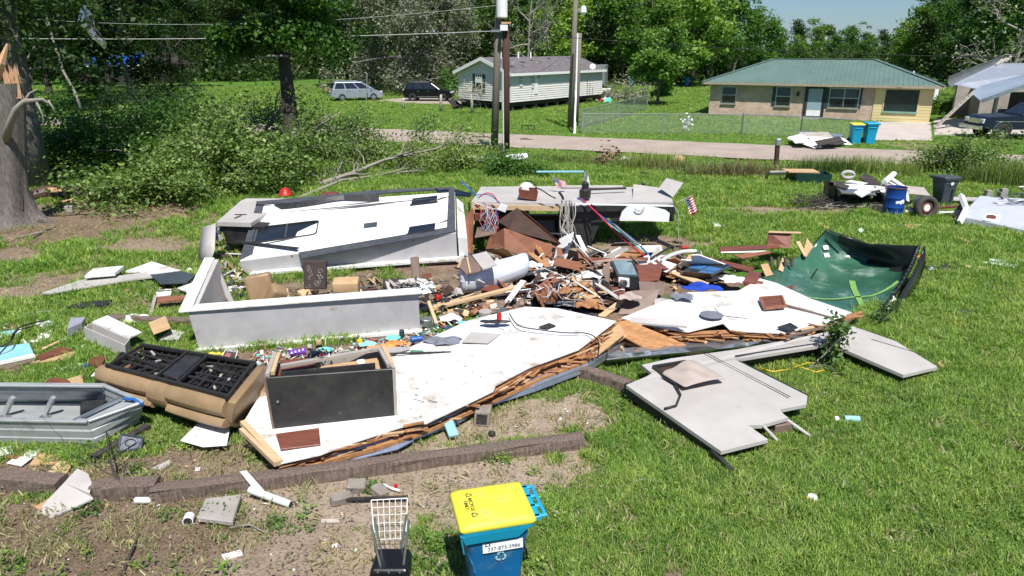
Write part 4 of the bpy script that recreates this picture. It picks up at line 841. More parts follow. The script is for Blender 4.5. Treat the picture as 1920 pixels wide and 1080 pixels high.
mb=MB();mb.hexa([Mh(.1,.1,FZ -.3),Mh(MW -.1,.1,FZ -.3),Mh(MW -.1,ML,FZ -.3),Mh(.1,ML,FZ -.3)],[Mh(.1,.1,FZ -.01),Mh(MW -.1,.1,FZ -.01),Mh(MW -.1,ML,FZ -.01),Mh(.1,ML,FZ -.01)]);obj('chassis',mb,M['steel'],mh)
q=g(1035,190);tag(obj('porch_deck',MB().hexa([g(1032,190,.1),g(1066,189,.1),g(1066,186,.1)+V((0,2.5,0)),g(1034,187,.1)+V((0,2.5,0))],[g(1032,190,.1)+UZ *.5,g(1066,189,.1)+UZ *.5,g(1066,186,.1)+V((0,2.5,.5)),g(1034,187,.1)+V((0,2.5,.5))]),M['postwhite']),'low bleached wooden porch deck by the mobile home door','deck')
# long grey trailer box behind
C0,C1=g(1072,172),g(1133,168);t=T('grey_trailer_box','plain grey metal trailer box standing behind the pair of poles','trailer',None,C0);z1=zat(1075,124,C0.y)
mb=MB().hexa([C0 +UZ *.5,C1 +UZ *.5,C1 +V((1,5,.5)),C0 +V((1,5,.5))],[C0 +UZ *z1,C1 +UZ *(z1 -.0),C1 +V((1,5,z1)),C0 +V((1,5,z1))]);obj('body',mb,mat('grey_trailer',(.23,.24,.26),.5,(.19,.2,.22),.5,dirt=((.14,.13,.13),.3,2)),t)
for c in (C0.lerp(C1,.9),C0.lerp(C1,.15)):obj('wheel',MB().lathe([(.0,-.1),(.36,-.1),(.36,.1),(0,.1)],c +V((0,-.02,.37)),Matrix.Rotation(R(90),3,'X'),16),M['rubber'],t)
# small white shed
A0,A1=g(411,139),g(462,141);t=T('small_shed','small white-fronted shed with a dark open door under the trees','shed',None,A0);zt=zat(440,107,A0.y)
mb=MB();dx=A1 -A0;mb.hexa([A0,A1,A1 +V((0,3,0)),A0 +V((0,3,0))],[A0 +UZ *zt,A1 +UZ *(zt -.2),A1 +V((0,3,zt -.2)),A0 +V((0,3,zt))]);obj('wall',mb,M['board'],t)
mb=MB().hexa([A0 +V((0,-.06,0)),A0 +dx *.35+V((0,-.06,0)),A0 +dx *.35+V((0,-.01,0)),A0 +V((0,-.01,0))],[A0 +V((0,-.06,zt)),A0 +dx *.35+V((0,-.06,zt)),A0 +dx *.35+V((0,-.01,zt)),A0 +V((0,-.01,zt))]);obj('white_panel',mb,M['whiteclean'],t)
mb=MB();a,b_=A0 +dx *.62,A0 +dx *.78;mb.hexa([a +V((0,-.05,0)),b_ +V((0,-.05,0)),b_,a],[a +V((0,-.05,zt -.5)),b_ +V((0,-.05,zt -.5)),b_ +UZ *(zt -.5),a +UZ *(zt -.5)]);obj('door',mb,M['black'],t)
mb=MB().slab([A0 +V((-.3,-.5,zt +.08)),A1 +V((.3,-.5,zt -.1)),A1 +V((.3,3.2,zt -.1)),A0 +V((-.3,3.2,zt +.08))],.08);obj('roof',mb,M['whiteclean'],t)
# dark house with blue tarp in the shade at left
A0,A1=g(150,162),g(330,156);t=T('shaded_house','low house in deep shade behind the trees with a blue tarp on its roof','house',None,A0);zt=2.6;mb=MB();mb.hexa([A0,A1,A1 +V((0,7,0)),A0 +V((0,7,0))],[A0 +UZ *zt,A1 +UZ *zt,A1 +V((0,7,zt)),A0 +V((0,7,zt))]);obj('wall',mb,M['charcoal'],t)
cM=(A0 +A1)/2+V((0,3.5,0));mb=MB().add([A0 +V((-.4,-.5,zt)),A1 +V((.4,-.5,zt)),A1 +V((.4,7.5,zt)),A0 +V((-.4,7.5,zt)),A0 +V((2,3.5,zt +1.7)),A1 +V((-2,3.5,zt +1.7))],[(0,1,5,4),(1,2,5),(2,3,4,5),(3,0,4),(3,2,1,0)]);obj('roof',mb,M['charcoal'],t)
r=random.Random(5);mb=MB();a,b_=A0 +V((1.6,-.4,zt +.08)),A0.lerp(A1,.62)+V((0,-.4,zt +.08));rows=[]
for i in range(6):rows.append([a.lerp(b_,j/9)+V((0,i *.62,i *.27+r.uniform(0,.09))) for j in range(10)])
tarp=one('blue_tarp',MB().grid(rows),M['tarp'],'crumpled bright blue tarp over the roof of the shaded house','tarp',smooth=True)
mb=MB();mb.bar(A0 +V((0,-.62,zt -.05)),A1 +V((0,-.62,zt -.05)),.06,.16);obj('gutter',mb,M['whiteclean'],t)
for u in (.3,.62):c=A0.lerp(A1,u);obj('window',MB().box(c +V((0,-.02,1.4)),(1.4,.06,.9)),M['glass'],t)
# ---- collapsed carport at right
cp=T('collapsed_carport','collapsed carport with bent sheet-metal roof sliding down over the dark truck','carport',None,g(1790,250));YB=44.0
mb=MB();tri=[at(1795,152,47),at(1893,114,52),at(1990,116,53),at(1990,140,49),at(1838,186,45)]
mb.slab([at(1789,157,46),at(1870,119,51),at(2000,117,52),at(1990,128,48.5),at(1838,167,46)],.05);obj('roof_sheet',mb,M['tin'],cp)
mb=MB().slab([at(1820,173,45.5),at(1840,160,46.2),at(1995,120,48),at(1995,131,44),at(1838,188,44.2)],.05);o=obj('roof_sheet',mb,mat('tin_roof_blue',(.46,.54,.62),.3,(.42,.5,.58),1,metal=.5),cp)
a,b_=at(1838,188,44.1),at(1995,133,43.9);obj('edge_beam',MB().bar(a +V((0,-.1,-.05)),b_ +V((0,-.1,-.05)),.06,.22),M['alu'],cp)
# curled up sheet
rows=[]
for i in range(7):
    a_=i/6*2.0;rows.append([V(at(1786+j *10.5,152-j *4.2,48+j *.45))+V((0,.5*sin(a_),-.62+.5*(1-cos(a_))*.9))+V((0,0,.25)) for j in range(11)])
mb=MB().grid(rows);o=obj('curled_sheet',mb,M['tindark'],cp);m_=o.modifiers.new('thickness','SOLIDIFY');m_.thickness=.03
mb=MB()
for k in range(14):
    i=k *.75;c=at(1786+i *10.5,150-i *4.2,47.7+i *.45)
for k in range(3):obj('purlin',MB().bar(at(1868+k *8,122-k *3,50.4+k),at(1880+k *8,112-k *3,51+k),.12,.12),M['postwhite'],cp)
# leaning white beam, side wall, gable wall
obj('fallen_beam',MB().bar(g(1753,240,.08),at(1825,173,45.0),.22,.10),M['postwhite'],cp)
for k in range(9):
    t_=.08+k *.1;p=g(1753,240,.08).lerp(at(1825,173,45.0),t_);obj('rung_block',MB().box(p +V((0,-.08,.04)),(.12,.06,.12)),M['trimtan'],cp)
mb=MB();W0,W1=g(1803,214),g(1830,228);mb.hexa([W0,W1,W1 +V((.2,.3,0)),W0 +V((.2,.3,0))],[W0 +UZ *2.3,W1 +UZ *2.1,W1 +V((.2,.3,2.1)),W0 +V((.2,.3,2.3))]);obj('side_wall',mb,M['board'],cp)
W1=g(1832,226)+V((0,3,0));W2=W1 +V((14,0,0));obj('back_wall',MB().hexa([W1,W2,W2 +V((0,.2,0)),W1 +V((0,.2,0))],[W1 +UZ *2.6,W2 +UZ *2.6,W2 +V((0,.2,2.6)),W1 +V((0,.2,2.6))]),M['board'],cp)
mb=MB().slab([W1 +V((2.5,-2.0,2.45)),W1 +V((3.2,-2.1,2.9)),W1 +V((9,-2.0,5.2)),W1 +V((9,-2.0,2.45))],0,off=(0,.1,0));gbl=obj('gable_board',mb,M['board'],cp)
for k in range(5):obj('vent_block',MB().box(W1 +V((3.1+k *.45,-2.06,2.62+(k%2)*.05)),(.25,.08,.25)),M['whiteclean'] if k%2 else M['black'],cp)
obj('post',MB().box(g(1860,226)+V((0,0,1.25)),(.2,.2,2.5)),M['postwhite'],cp);
obj('cabinet',MB().box(W1 +V((5,-1.2,.9)),(3,1,1.8)),M['charcoal'],cp)
mb=MB()
t=T('garden_shrub','dark green bushes on the lawn between the house and carport','shrub',None,g(1775,215));P=t.location;o=link(bpy.data.objects.new('foliage',mound_leaves('foliage',[(0,0,1.4,1.2,1.3,1)],2500,.12,LEAF_MID,5)));o.parent=t
P=g(1750,187);one('white_water_heater',MB().lathe([(.3,0),(.33,.05),(.33,1.3),(.2,1.42)],P,n=14),M['whiteclean'],'white upright tank at the right corner of the brick house','tank',smooth=False)
# ---- vehicles
def car(name,label,cat,W,paint,prof,gh,wheels,wr,lights,loc,rz,roofrack=None,arches=True,rimm='alu',glassrows=None,seats=None,chromeline=None,bumper=None):
    """prof: lower body side profile [(x,z)...], gh: greenhouse (x0b,x0t,x1t,x1b,zb,zt)"""
    t=T(name,label,cat)
    h=W/2;n=len(prof);mb=MB();k=4
    ins=[(0,1.0),(.10,1.0)]
    rows=[]
    for yy,sc in ((-h,.94),(-h +.06,1),(h -.06,1),(h,.94)):
        cx=sum(p[0] for p in prof)/n;cz=sum(p[1] for p in prof)/n;rows.append([V((cx +(x -cx)*(1-(1-sc)*.3),yy,cz +(z -cz)*sc)) for x,z in prof +[prof[0]]])
    mb.grid(rows);mb.add(rows[0][:-1],[tuple(range(n))]);mb.add(rows[3][:-1],[tuple(range(n -1,-1,-1))]);b=obj('body',mb,paint,t);soft(b,.035,2)
    x0b,x0t,x1t,x1b,zb,zt=gh;hi=h -.06;ti=h -.22
    Bq=[V((x0b,-hi,zb)),V((x1b,-hi,zb)),V((x1b,hi,zb)),V((x0b,hi,zb))];Tq=[V((x0t,-ti,zt)),V((x1t,-ti,zt)),V((x1t,ti,zt)),V((x0t,ti,zt))]
    c=obj('cabin',MB().hexa(Bq,Tq),paint,t);soft(c,.05,2)
    def pt(q,u,v):return q[0].lerp(q[1],u).lerp(q[3].lerp(q[2],u),v)
    def pane(q,u0,u1,v0,v1,nm='window',m='glass',th=.012):
        nn=(q[1]-q[0]).cross(q[3]-q[0]).normalized();ps=[pt(q,u0,v0),pt(q,u1,v0),pt(q,u1,v1),pt(q,u0,v1)];ps=[p +nn *.008 for p in ps]
        obj(nm,MB().slab([p +nn *th for p in ps],0,off=-nn *th),M[m],t)
    side=[Bq[0],Bq[1],Tq[1],Tq[0]];sid2=[Bq[2],Bq[3],Tq[3],Tq[2]];fr=[Bq[1],Bq[2],Tq[2],Tq[1]];bk=[Bq[3],Bq[0],Tq[0],Tq[3]]
    for u0,u1 in glassrows or ((.06,.34),(.37,.62),(.65,.93)):pane(side,u0,u1,.12,.88);pane(sid2,1-u1,1-u0,.12,.88)
    pane(fr,.07,.93,.08,.92,'windscreen');pane(bk,.08,.92,.15,.88,'rear_window')
    rim_me=None
    for wx in wheels:
        for s in (-1,1):
            cc=V((wx,s *(h -.10),wr));Mx=Matrix.Rotation(R(90*s),3,'X')
            if arches:obj('wheel_arch',MB().lathe([(0,-.02),(wr *1.22,-.02),(wr *1.22,.055),(0,.055)],cc +V((0,s *-.01,.04)),Matrix.Rotation(R(-90*s),3,'X'),20),M['black'],t)
            w_=obj('wheel',MB().lathe([(wr *.6,-.11),(wr *.94,-.11),(wr,-.07),(wr,.07),(wr *.94,.11),(wr *.62,.11),(wr *.6,.06)],cc +V((0,s *.03,0)),Matrix.Rotation(R(-90*s),3,'X'),22,close=False),M['rubber'],t)
            mb=MB();mb.lathe([(0,.02),(wr *.2,.05),(wr *.24,.03),(wr *.62,.03),(wr *.64,.085),(wr *.6,.09)],cc +V((0,s *.03,0)),Matrix.Rotation(R(-90*s),3,'X'),20,close=False)
            rm=obj('rim',mb,M[rimm],w_);mb=MB()
            for j in range(5):a=j *2*pi/5+.3;mb.box(cc +V((cos(a)*wr *.4,s *.085,sin(a)*wr *.4)),(wr *.42,.03,wr *.15),0,0,-a)
            obj('spoke',mb,M['chrome'],w_)
    for nm,c,sz,m in lights:obj(nm,MB().box(c,sz),M[m],t,bevel=.015)
    for s in (-1,1):obj('mirror',MB().box((gh[3]-.35,s *(h +.08),zb +.1),(.10,.2,.15)),paint,t,bevel=.02)
    for x in (gh[0]+(gh[3]-gh[0])*.38,gh[0]+(gh[3]-gh[0])*.66):
        obj('handle',MB().box((x,-h -.012,zb -.12),(.16,.03,.03)),M['chrome'],t)
    for x in (gh[0]+(gh[3]-gh[0])*.355,gh[0]+(gh[3]-gh[0])*.64,gh[3]-.12):obj('door_seam',MB().box((x,-h -.001,zb -.32),(.012,.006,.66)),M['black'],t)
    if roofrack:
        for s in (-1,1):obj('roof_rail',MB().tube([V((x0t +.25,s *(ti -.1),zt +.06)),V((x1t -.2,s *(ti -.1),zt +.07))],.025,5),M['chrome'],t)
    t.location=loc;t.rotation_euler[2]=rz;return t
# black car: nose to the right
P=g(803,190);sc=1
suvp=[(-2.32,.42),(-2.38,.75),(-2.33,1.08),(1.05,1.06),(1.5,1.02),(2.1,.90),(2.36,.70),(2.38,.42),(2.2,.28),(-2.1,.30)]
car('black_suv','shiny black four-door family car with silver roof rails on the gravel pad','car',1.85,M['carblack'],suvp,(-2.2,-1.95,.35,1.25,1.05,1.68),(-1.45,1.45),.36,
 [('headlight',(2.2,-.66,.80),(.25,.36,.15),'lampglass'),('headlight',(2.2,.66,.80),(.25,.36,.15),'lampglass'),('tail_light',(-2.30,-.8,1.0),(.12,.16,.16),'lampglass'),('number_plate',(-2.40,0,.8),(.03,.4,.15),'whiteclean'),('side_trim',(0,-.93,.42),(2.0,.02,.05),'chrome')],P +V((0,.9,0)),R(-3),True,glassrows=((.05,.22),(.25,.54),(.58,.90)))
P=g(665,189);vanp=[(-2.45,.45),(-2.5,.8),(-2.42,1.1),(1.3,1.06),(1.9,.95),(2.38,.75),(2.45,.45),(2.3,.27),(-2.3,.3)]
car('silver_minivan','silver minivan seen from behind with dark side windows, parked on the grass','car',1.9,M['silver'],vanp,(-2.38,-2.05,.45,1.65,1.06,1.74),(-1.5,1.5),.34,
 [('tail_light',(-2.44,-.82,1.0),(.12,.22,.2),'tail'),('tail_light',(-2.44,.82,1.0),(.12,.22,.2),'tail'),('number_plate',(-2.5,0,.85),(.04,.5,.2),'paper'),('headlight',(2.3,-.66,.8),(.2,.34,.15),'lampglass'),('bumper',(-2.5,0,.5),(.12,1.8,.2),'silver')],P +V((0,.9,0)),R(22),True,glassrows=((.05,.30),(.33,.62),(.66,.92)))
# dark pickup at right: body, hood higher, chrome
P=g(1846,263);t=T('pickup_truck','dark navy pickup truck with chrome front bumper under the fallen carport','truck',None)
def pick():
    h=1.0;nv=M['navy']
    L_=[(-3.0,.62),(-2.95,1.05),(-2.72,1.22),(-.75,1.30),(2.9,1.30),(2.9,.55),(-2.6,.55)]
    mb=MB();rows=[[V((x *(1-.004*(abs(y)>.95)),y,z)) for x,z in L_ +[L_[0]]] for y in (-h,-h +.05,h -.05,h)];mb.grid(rows);mb.add(rows[0][:-1],[tuple(range(len(L_)))]);mb.add(rows[3][:-1],[tuple(range(len(L_)-1,-1,-1))]);soft(obj('body',mb,nv,t),.05,2)
    Bq=[V((-1.05,-.93,1.29)),V((1.5,-.93,1.29)),V((1.5,.93,1.29)),V((-1.05,.93,1.29))];Tq=[V((-.25,-.78,1.88)),V((1.35,-.78,1.88)),V((1.35,.78,1.88)),V((-.25,.78,1.88))]
    soft(obj('cab',MB().hexa(Bq,Tq),nv,t),.05,2)
    def slabq(q,nm,m,th=.012):
        nn=(q[1]-q[0]).cross(q[3]-q[0]).normalized();obj(nm,MB().slab([p +nn *(th +.006) for p in q],0,off=-nn *th),M[m],t)
    side=[Bq[0],Bq[1],Tq[1],Tq[0]];f=lambda u,v:side[0].lerp(side[1],u).lerp(side[3].lerp(side[2],u),v)
    slabq([f(.07,.1),f(.46,.1),f(.46,.88),f(.10,.88)],'window','glass');slabq([f(.52,.1),f(.95,.1),f(.95,.88),f(.52,.88)],'window','glass')
    fr=[Bq[3],Bq[0],Tq[0],Tq[3]];f2=lambda u,v:fr[0].lerp(fr[1],u).lerp(fr[3].lerp(fr[2],u),v);slabq([f2(.07,.08),f2(.93,.08),f2(.93,.92),f2(.07,.92)],'windscreen','glass')
    for nm,c,sz,m in [('headlight',(-2.98,-.78,.98),(.1,.3,.24),'lampglass'),('headlight',(-2.98,.78,.98),(.1,.3,.24),'lampglass'),('grille',(-3.0,0,.96),(.06,1.15,.28),'chrome'),('bumper',(-3.13,0,.62),(.2,2.0,.22),'chrome'),('side_trim',(.2,-1.01,.98),(5.2,.02,.035),'chrome'),('running_board',(.3,-1.06,.48),(2.6,.2,.06),'alu'),('tail_light',(2.9,-.9,1.05),(.06,.16,.3),'tail')]:obj(nm,MB().box(c,sz),M[m],t,bevel=.02)
    for x in (-1.95,1.85):
        for s in (-1,1):
            cc=V((x,s *.88,.42));Mx=Matrix.Rotation(R(-90*s),3,'X')
            obj('wheel_arch',MB().lathe([(0,-.02),(.50,-.02),(.50,.09),(0,.09)],cc +V((0,s *.035,.06)),Mx,22),M['black'],t)
            a_=[V((x +cos(k)*.50,s *1.012,.48+sin(k)*.50)) for k in [pi *j/14 for j in range(15)]];obj('arch_trim',MB().tube(a_,.025,5),M['chrome'],t)
            w_=obj('wheel',MB().lathe([(.24,-.12),(.38,-.12),(.42,-.08),(.42,.08),(.38,.12),(.25,.12),(.24,.06)],cc +V((0,s *.06,0)),Mx,24,close=False),M['rubber'],t);obj('rim',MB().lathe([(0,.03),(.07,.10),(.10,.10),(.11,.04),(.2,.04),(.25,.11),(.24,.12)],cc +V((0,s *.06,0)),Mx,20,close=False),M['chrome'],w_)
    obj('mirror',MB().box((-.62,-1.12,1.42),(.08,.22,.22)),M['chrome'],t,bevel=.02);obj('handle',MB().box((.08,-1.02,1.12),(.18,.03,.04)),M['chrome'],t);obj('door_seam',MB().box((.16,-1.001,.95),(.012,.006,.7)),M['black'],t);obj('door_seam',MB().box((-.95,-1.001,.95),(.012,.006,.7)),M['black'],t)
pick();P=g(1850,262);t.location=P +V((2.75,.88,0));t.rotation_euler[2]=R(-3)
# ---- utility poles, conduits, lines
def poleth(label,base,top,r0,r1,m,name='utility_pole'):
    P=g(*base);t=T(name,label,'utility pole',None,P);Q=at(top[0],top[1],P.y +.1);obj('shaft',MB().tube([P -UZ *.3,P.lerp(Q,.5),Q],[r0,(r0 +r1)/2,r1],12),M[m],t,smooth=True);return t,P,Q
pa,PA,QA=poleth('tall grey weathered utility pole carrying a white box, left of the brown pole',(926,284),(938,-60),.19,.14,'pole')
q=at(941,10,PA.y -.25);obj('transformer',MB().lathe([(.22,-.55),(.26,-.5),(.26,.3),(.2,.4)],q,n=14),M['whiteclean'],pa);obj('bracket',MB().box(q +V((-.1,.2,-.3)),(.3,.3,.1)),M['alu'],pa)
q=at(930,58,PA.y -.1);obj('collar',MB().box(q,(.45,.3,.10)),M['alu'],pa)
pb,PB,QB=poleth('short dark brown pole right beside the grey pole with a box at its top',(949,286),(949,44),.175,.155,'polebrown');q=at(945,52,PB.y -.15);obj('junction_box',MB().box(q,(.35,.2,.25)),M['whiteclean'],pb);obj('cap',MB().box(at(949,43,PB.y),(.44,.3,.08)),M['freshwood'],pb)
obj('conduit',MB().tube([g(944,284,.1),at(943,130,PB.y -.3)],.035,6),M['pvc'],pb);obj('meter_box',MB().box(g(938,285,.35),(.30,.25,.75)),M['charcoal'],pb,bevel=.03)
pc,PC,QC=poleth('tall grey pole with a lamp on it, standing at the corner of the wire fence',(1069,241),(1082,-60),.20,.13,'pole');pd,PD,QD=poleth('shorter grey pole behind the pole with the lamp',(1080,236),(1087,62),.15,.13,'pole')
obj('conduit',MB().tube([g(1077,252,0),at(1080,170,PC.y -1.2),at(1083,62,PC.y -.8)],.055,7),M['whiteclean'],pc);obj('cable_guard',MB().tube([g(1077,252,0),at(1078,230,PC.y -1.9)],.09,7),M['whiteclean'],pc)
q=at(1094,18,PC.y);obj('lamp_arm',MB().tube([at(1082,24,PC.y),q +UZ *.2],.03,6),M['alu'],pc);obj('lamp_head',MB().lathe([(.05,.22),(.16,.15),(.2,-.15),(.1,-.3)],q,n=12),M['whiteclean'],pc)
q=at(1111,126,PC.y +2);one('satellite_dish',MB().lathe([(0,0),(.12,.02),(.19,.06),(.20,.07),(.1,.03),(0,.015)],q,Matrix.Rotation(R(70),3,'X'),18),M['whiteclean'],'small round white dish in front of the grey trailer box','dish',smooth=True)
def wire(label,pts,r,m='wire',name='power_line',cat='cable'):return one(name,MB().tube(pts,r,5,cap=False),M[m],label,cat)
def sag(a,b,s,n=14):return [a.lerp(b,i/n)-UZ *s *4*(i/n)*(1-i/n) for i in range(n +1)]
wire('long overhead cable from the left edge to the grey pole',sag(at(-300,66,33),at(932,58,PA.y),.25),.013,'whitewire');wire('overhead cable from the poles past the green roof to the right edge',sag(at(946,60,PB.y),at(2200,108,31),.35,20),.014)
wire('thin cable high between the two pairs of poles',sag(at(936,56,PA.y),at(1083,62,PD.y),.35),.012);wire('faint cable above the trees at the top left',sag(at(-100,20,45),at(932,10,PA.y),.8),.008,'whitewire')
wire('slack cable hanging down the grey pole to the mobile home',sag(at(1080,66,PC.y),Mh(MW,3,EZ),.6),.01)
# ---- mailbox-like post by the ditch
P=g(1455,315);t=T('marker_post','dark brown wooden post with a small grey cap box by the roadside ditch','post',None,P);Q=at(1458,272,P.y);obj('post',MB().bar(P -UZ *.2,Q,.16,.16,up=V((0,1,0))),M['polebrown'],t,bevel=.01);obj('cap_box',MB().box(Q +UZ *.12,(.2,.22,.3)),M['galv'],t,bevel=.03)
# ---- wire fence in front of the house
def chain(label,pts,h=1.15):
    t=T('chain_link_fence',label,'fence',None,V((pts[0].x,pts[0].y,0)))
    for a,b in zip(pts,pts[1:]):
        L_=(b -a).length;d=(b -a)/L_;n=max(1,round(L_/4.5))
        obj('top_rail',MB().tube([a +UZ *h,b +UZ *h],.03,6),M['galv'],t)
        mb=MB();s=-h
        while s<L_:
            for sg in (1,-1):
                s0,z0,s1,z1=s,(0.03 if sg>0 else h),s +h,(h if sg>0 else .03)
                if s0<0:f=-s0/h;z0+=(z1 -z0)*f;s0=0
                if s1>L_:f=(L_ -s0)/(s1 -s0);z1=z0 +(z1 -z0)*f;s1=L_
                if s1>s0 +.01:mb.tube([a +d *s0 +UZ *z0,a +d *s1 +UZ *z1],.0028,3,cap=False)
            s+=.085
        o=obj('wire_mesh',mb,M['galv'],t);o['kind']='stuff'
        for i in range(n +1):q=a.lerp(b,i/n);obj('post',MB().tube([q -UZ *.1,q +UZ *(h +.06)],.036,7),M['galv'],t)
F0,F1,F2,F3=g(1089,242),g(1213,206),g(1160,247),g(1592,265)
chain('wire mesh fence running back from the grey poles toward the young tree',[F0,F1]);chain('low chain link fence along the lawn in front of the brick house',[g(1092,251),g(1390,252),g(1500,258),F3])
# ---- bins
def wheelie(name,label,loc,rz,hgt,body,rimc,lidc,group=None,lidonly=None):
    t=T(name,label,'wheelie bin',group);s=hgt/1.08
    def tr(mb):mb.v=[(x *s,y *s,z *s) for x,y,z in mb.v];return mb
    a,b_,c,d=.23,.26,.29,.34
    rows=[]
    def ring(hx,hy,z,rr=.05,n=4,cy=0):
        o=[]
        for sx,sy,a0 in ((1,1,0),(-1,1,90),(-1,-1,180),(1,-1,270)):
            for k in range(n +1):an=R(a0 +90*k/n);o.append(V((sx *(hx -rr)+rr *cos(an),cy +sy *(hy -rr)+rr *sin(an),z)))
        return o +[o[0]]
    mb=MB();rings=[ring(.22,.24,.02),ring(.225,.25,.3),ring(.25,.29,.72),ring(.262,.31,.80),ring(.268,.315,.94)];mb.grid(rings);mb.add(rings[0][:-1],[tuple(range(len(rings[0])-2,-1,-1))]);mb.add(rings[-1][:-1],[tuple(range(len(rings[0])-1))]);obj('body',tr(mb),body,t,smooth=True).modifiers.new('e','EDGE_SPLIT').split_angle=R(40)
    mb=MB();rings=[ring(.27,.32,.92),ring(.31,.36,.925),ring(.315,.365,.965),ring(.27,.32,.966)];mb.grid(rings);obj('rim',tr(mb),rimc,t)
    # front lip (bar) and side lugs
    obj('lift_bar',tr(MB().box((0,-.30,.80),(.36,.05,.05))),rimc,t,bevel=.01)
    mb=MB();rings=[ring(.315,.37,.967),ring(.325,.38,.99,cy=-.0),ring(.31,.36,1.025),ring(.26,.30,1.045),ring(.05,.05,1.055,.01)];mb.grid(rings);mb.add(rings[-1][:-1],[tuple(range(len(rings[0])-1))]);obj('lid',tr(mb),lidc,t,smooth=True)
    # handle: frame with bars at the back
    mb=MB();y0,y1=.375,.475;mb.box((0,y1,.985),(.5,.035,.035));
    for x in (-.24,-.08,.08,.24):mb.box((x,(y0 +y1)/2,.985),(.04,.14,.03))
    mb.box((0,y0 +.02,.975),(.54,.06,.05));obj('handle',tr(mb),rimc,t,bevel=.006)
    for sx in (-1,1):w_=obj('wheel',tr(MB().lathe([(.0,-.03),(.13,-.03),(.14,-.015),(.14,.015),(.13,.03),(0,.03)],(sx *.265,.27,.14),Matrix.Rotation(R(90),3,'Y'),20)),M['rubber'],t)
    obj('axle',tr(MB().tube([V((-.3,.27,.14)),V((.3,.27,.14))],.012,6)),M['steel'],t)
    t.location=loc;t.rotation_euler[2]=rz;return t
wheelie('recycling_bin','blue wheeled bin with yellow lid by the driveway, left of the all-blue one',g(1602,269),R(-10),1.1,M['cyanp'],M['cyanp'],M['yellowp'],'wheelie bins at the driveway')
wheelie('rubbish_bin','all-blue wheeled bin by the driveway, right of the yellow-lidded one',g(1628,269),R(-5),1.15,M['cyanp'],M['cyanp'],M['cyanp'],'wheelie bins at the driveway')
wheelie('rubbish_bin','small blue bin far behind the brush pile at the back of the yard',g(1182,163),0,1.1,M['cyanp'],M['cyanp'],M['cyanp']);wheelie('rubbish_bin','small blue bin under the trees left of the green roofed house',g(1287,160),0,1.1,M['cyanp'],M['cyanp'],M['cyanp'])
# debris at the kerb in front of the bins
t=T('sheet_metal_heap','crumpled white sheet metal and panels piled at the roadside left of the blue bins','debris heap',None,g(1535,278));r=random.Random(9)
for i,(x0,y0,x1,y1,wd,m) in enumerate([(1486,262,1500,275,.5,'whiteclean'),(1486,268,1540,276,.9,'whiteclean'),(1500,266,1585,262,.8,'alu'),(1520,272,1590,268,.7,'whiteclean'),(1505,268,1560,265,.9,'board'),(1540,276,1580,270,.5,'charcoal'),(1530,277,1575,276,.4,'charcoal')]):
    a,b_=g(x0,y0,.1),g(x1,y1,.1);a.z,b_.z=r.uniform(.12,.5),r.uniform(.15,.55);obj('bent_sheet',MB().bar(a,b_,wd,.03,up=V((r.uniform(-.4,.4),-.5,1))),M[m],t)
# ---- white stumps/posts and pruned small trees on the far lawn
for px,py,h,lab in [(827,209,1.3,'white painted stub post on the lawn right of the black car'),(757,205,.9,'short white post on the lawn left of the black car')]:
    P=g(px,py);one('stub_post',MB().tube([P -UZ *.1,P +V((0,0,h *.7)),P +V((.05,0,h))],[.13,.10,.09],8),M['postwhite'],lab,'post',smooth=True)
P=g(687,190);one('thin_pole',MB().tube([P,at(688,137,P.y)],.05,6),M['galv'],'thin grey pole in front of the silver minivan','pole')
P=g(885,214);t=T('pollard_tree','small bare pruned tree with whitewashed trunk before the mobile home window','tree',None,P);mb,tips=MB(),[];mb.tube([P -UZ *.1,P +UZ *1.0,P +UZ *1.7],[.14,.11,.08],7);r=random.Random(2)
for k in range(9):branch(mb,r,P +UZ *1.65,V((cos(k *.7),sin(k *.7),.5)),1.0,.04,1,tips,.4,4,.15)
obj('trunk',mb,M['postwhite'],t,smooth=True);C=np.array([tuple(q) for q in tips]);nr=np.random.default_rng(1);i=nr.integers(0,len(C),500);o=obj('crown',leafmesh('crown',C[i]+nr.normal(size=(500,3))*.15,.06,1,mats=LEAF_GREY),[],t)
# yard junk by mobile home
def junk(name,label,cat,items,loc,group=None):
    t=T(name,label,cat,group,loc)
    for nm,mb,m in items:obj(nm,mb,M[m],t)
    return t
P=g(905,203);r=random.Random(6);its=[]
for k in range(16):
    q=P +V((r.gauss(0,1.3),r.gauss(0,.5),r.uniform(.1,.9)));its.append(('torn_sheet',MB().box(q,(r.uniform(.5,1.4),r.uniform(.4,1.0),.03),r.uniform(0,3),r.uniform(-1,1),r.uniform(-1,1)),r.choice(['whiteclean','board','charcoal','steel','greyp'])))
junk('skirting_debris','heap of torn white and grey skirting at the gable end of the mobile home','debris heap',its,P)
its=[];P=g(1115,190)
for k in range(26):
    q=g(1080+r.uniform(0,70),180+r.uniform(0,14));q.z=r.uniform(.05,.5);its.append(('junk_piece',MB().box(q,(r.uniform(.2,.9),r.uniform(.2,.6),r.uniform(.03,.4)),r.uniform(0,3),r.uniform(-.6,.6),r.uniform(-.6,.6)),r.choice(['whiteclean','board','tealdisc','steel','postwhite','red','greyp'])))
junk('yard_junk','scattered white and teal household junk right of the mobile home porch','debris heap',its,P)
P=g(1132,177);t=T('old_appliance','white appliance lying on the lawn under the grey trailer box corner','appliance',None,P);obj('body',MB().box(P +UZ *.35,(1.6,.7,.6)),M['whiteclean'],t,bevel=.04);obj('lid',MB().box(P +V((0,.1,.72)),(1.6,.6,.12)),M['charcoal'],t)
for k in range(3):obj('vent',MB().box(P +V((-.4+k *.4,-.36,.35)),(.2,.02,.2)),M['black'],t)
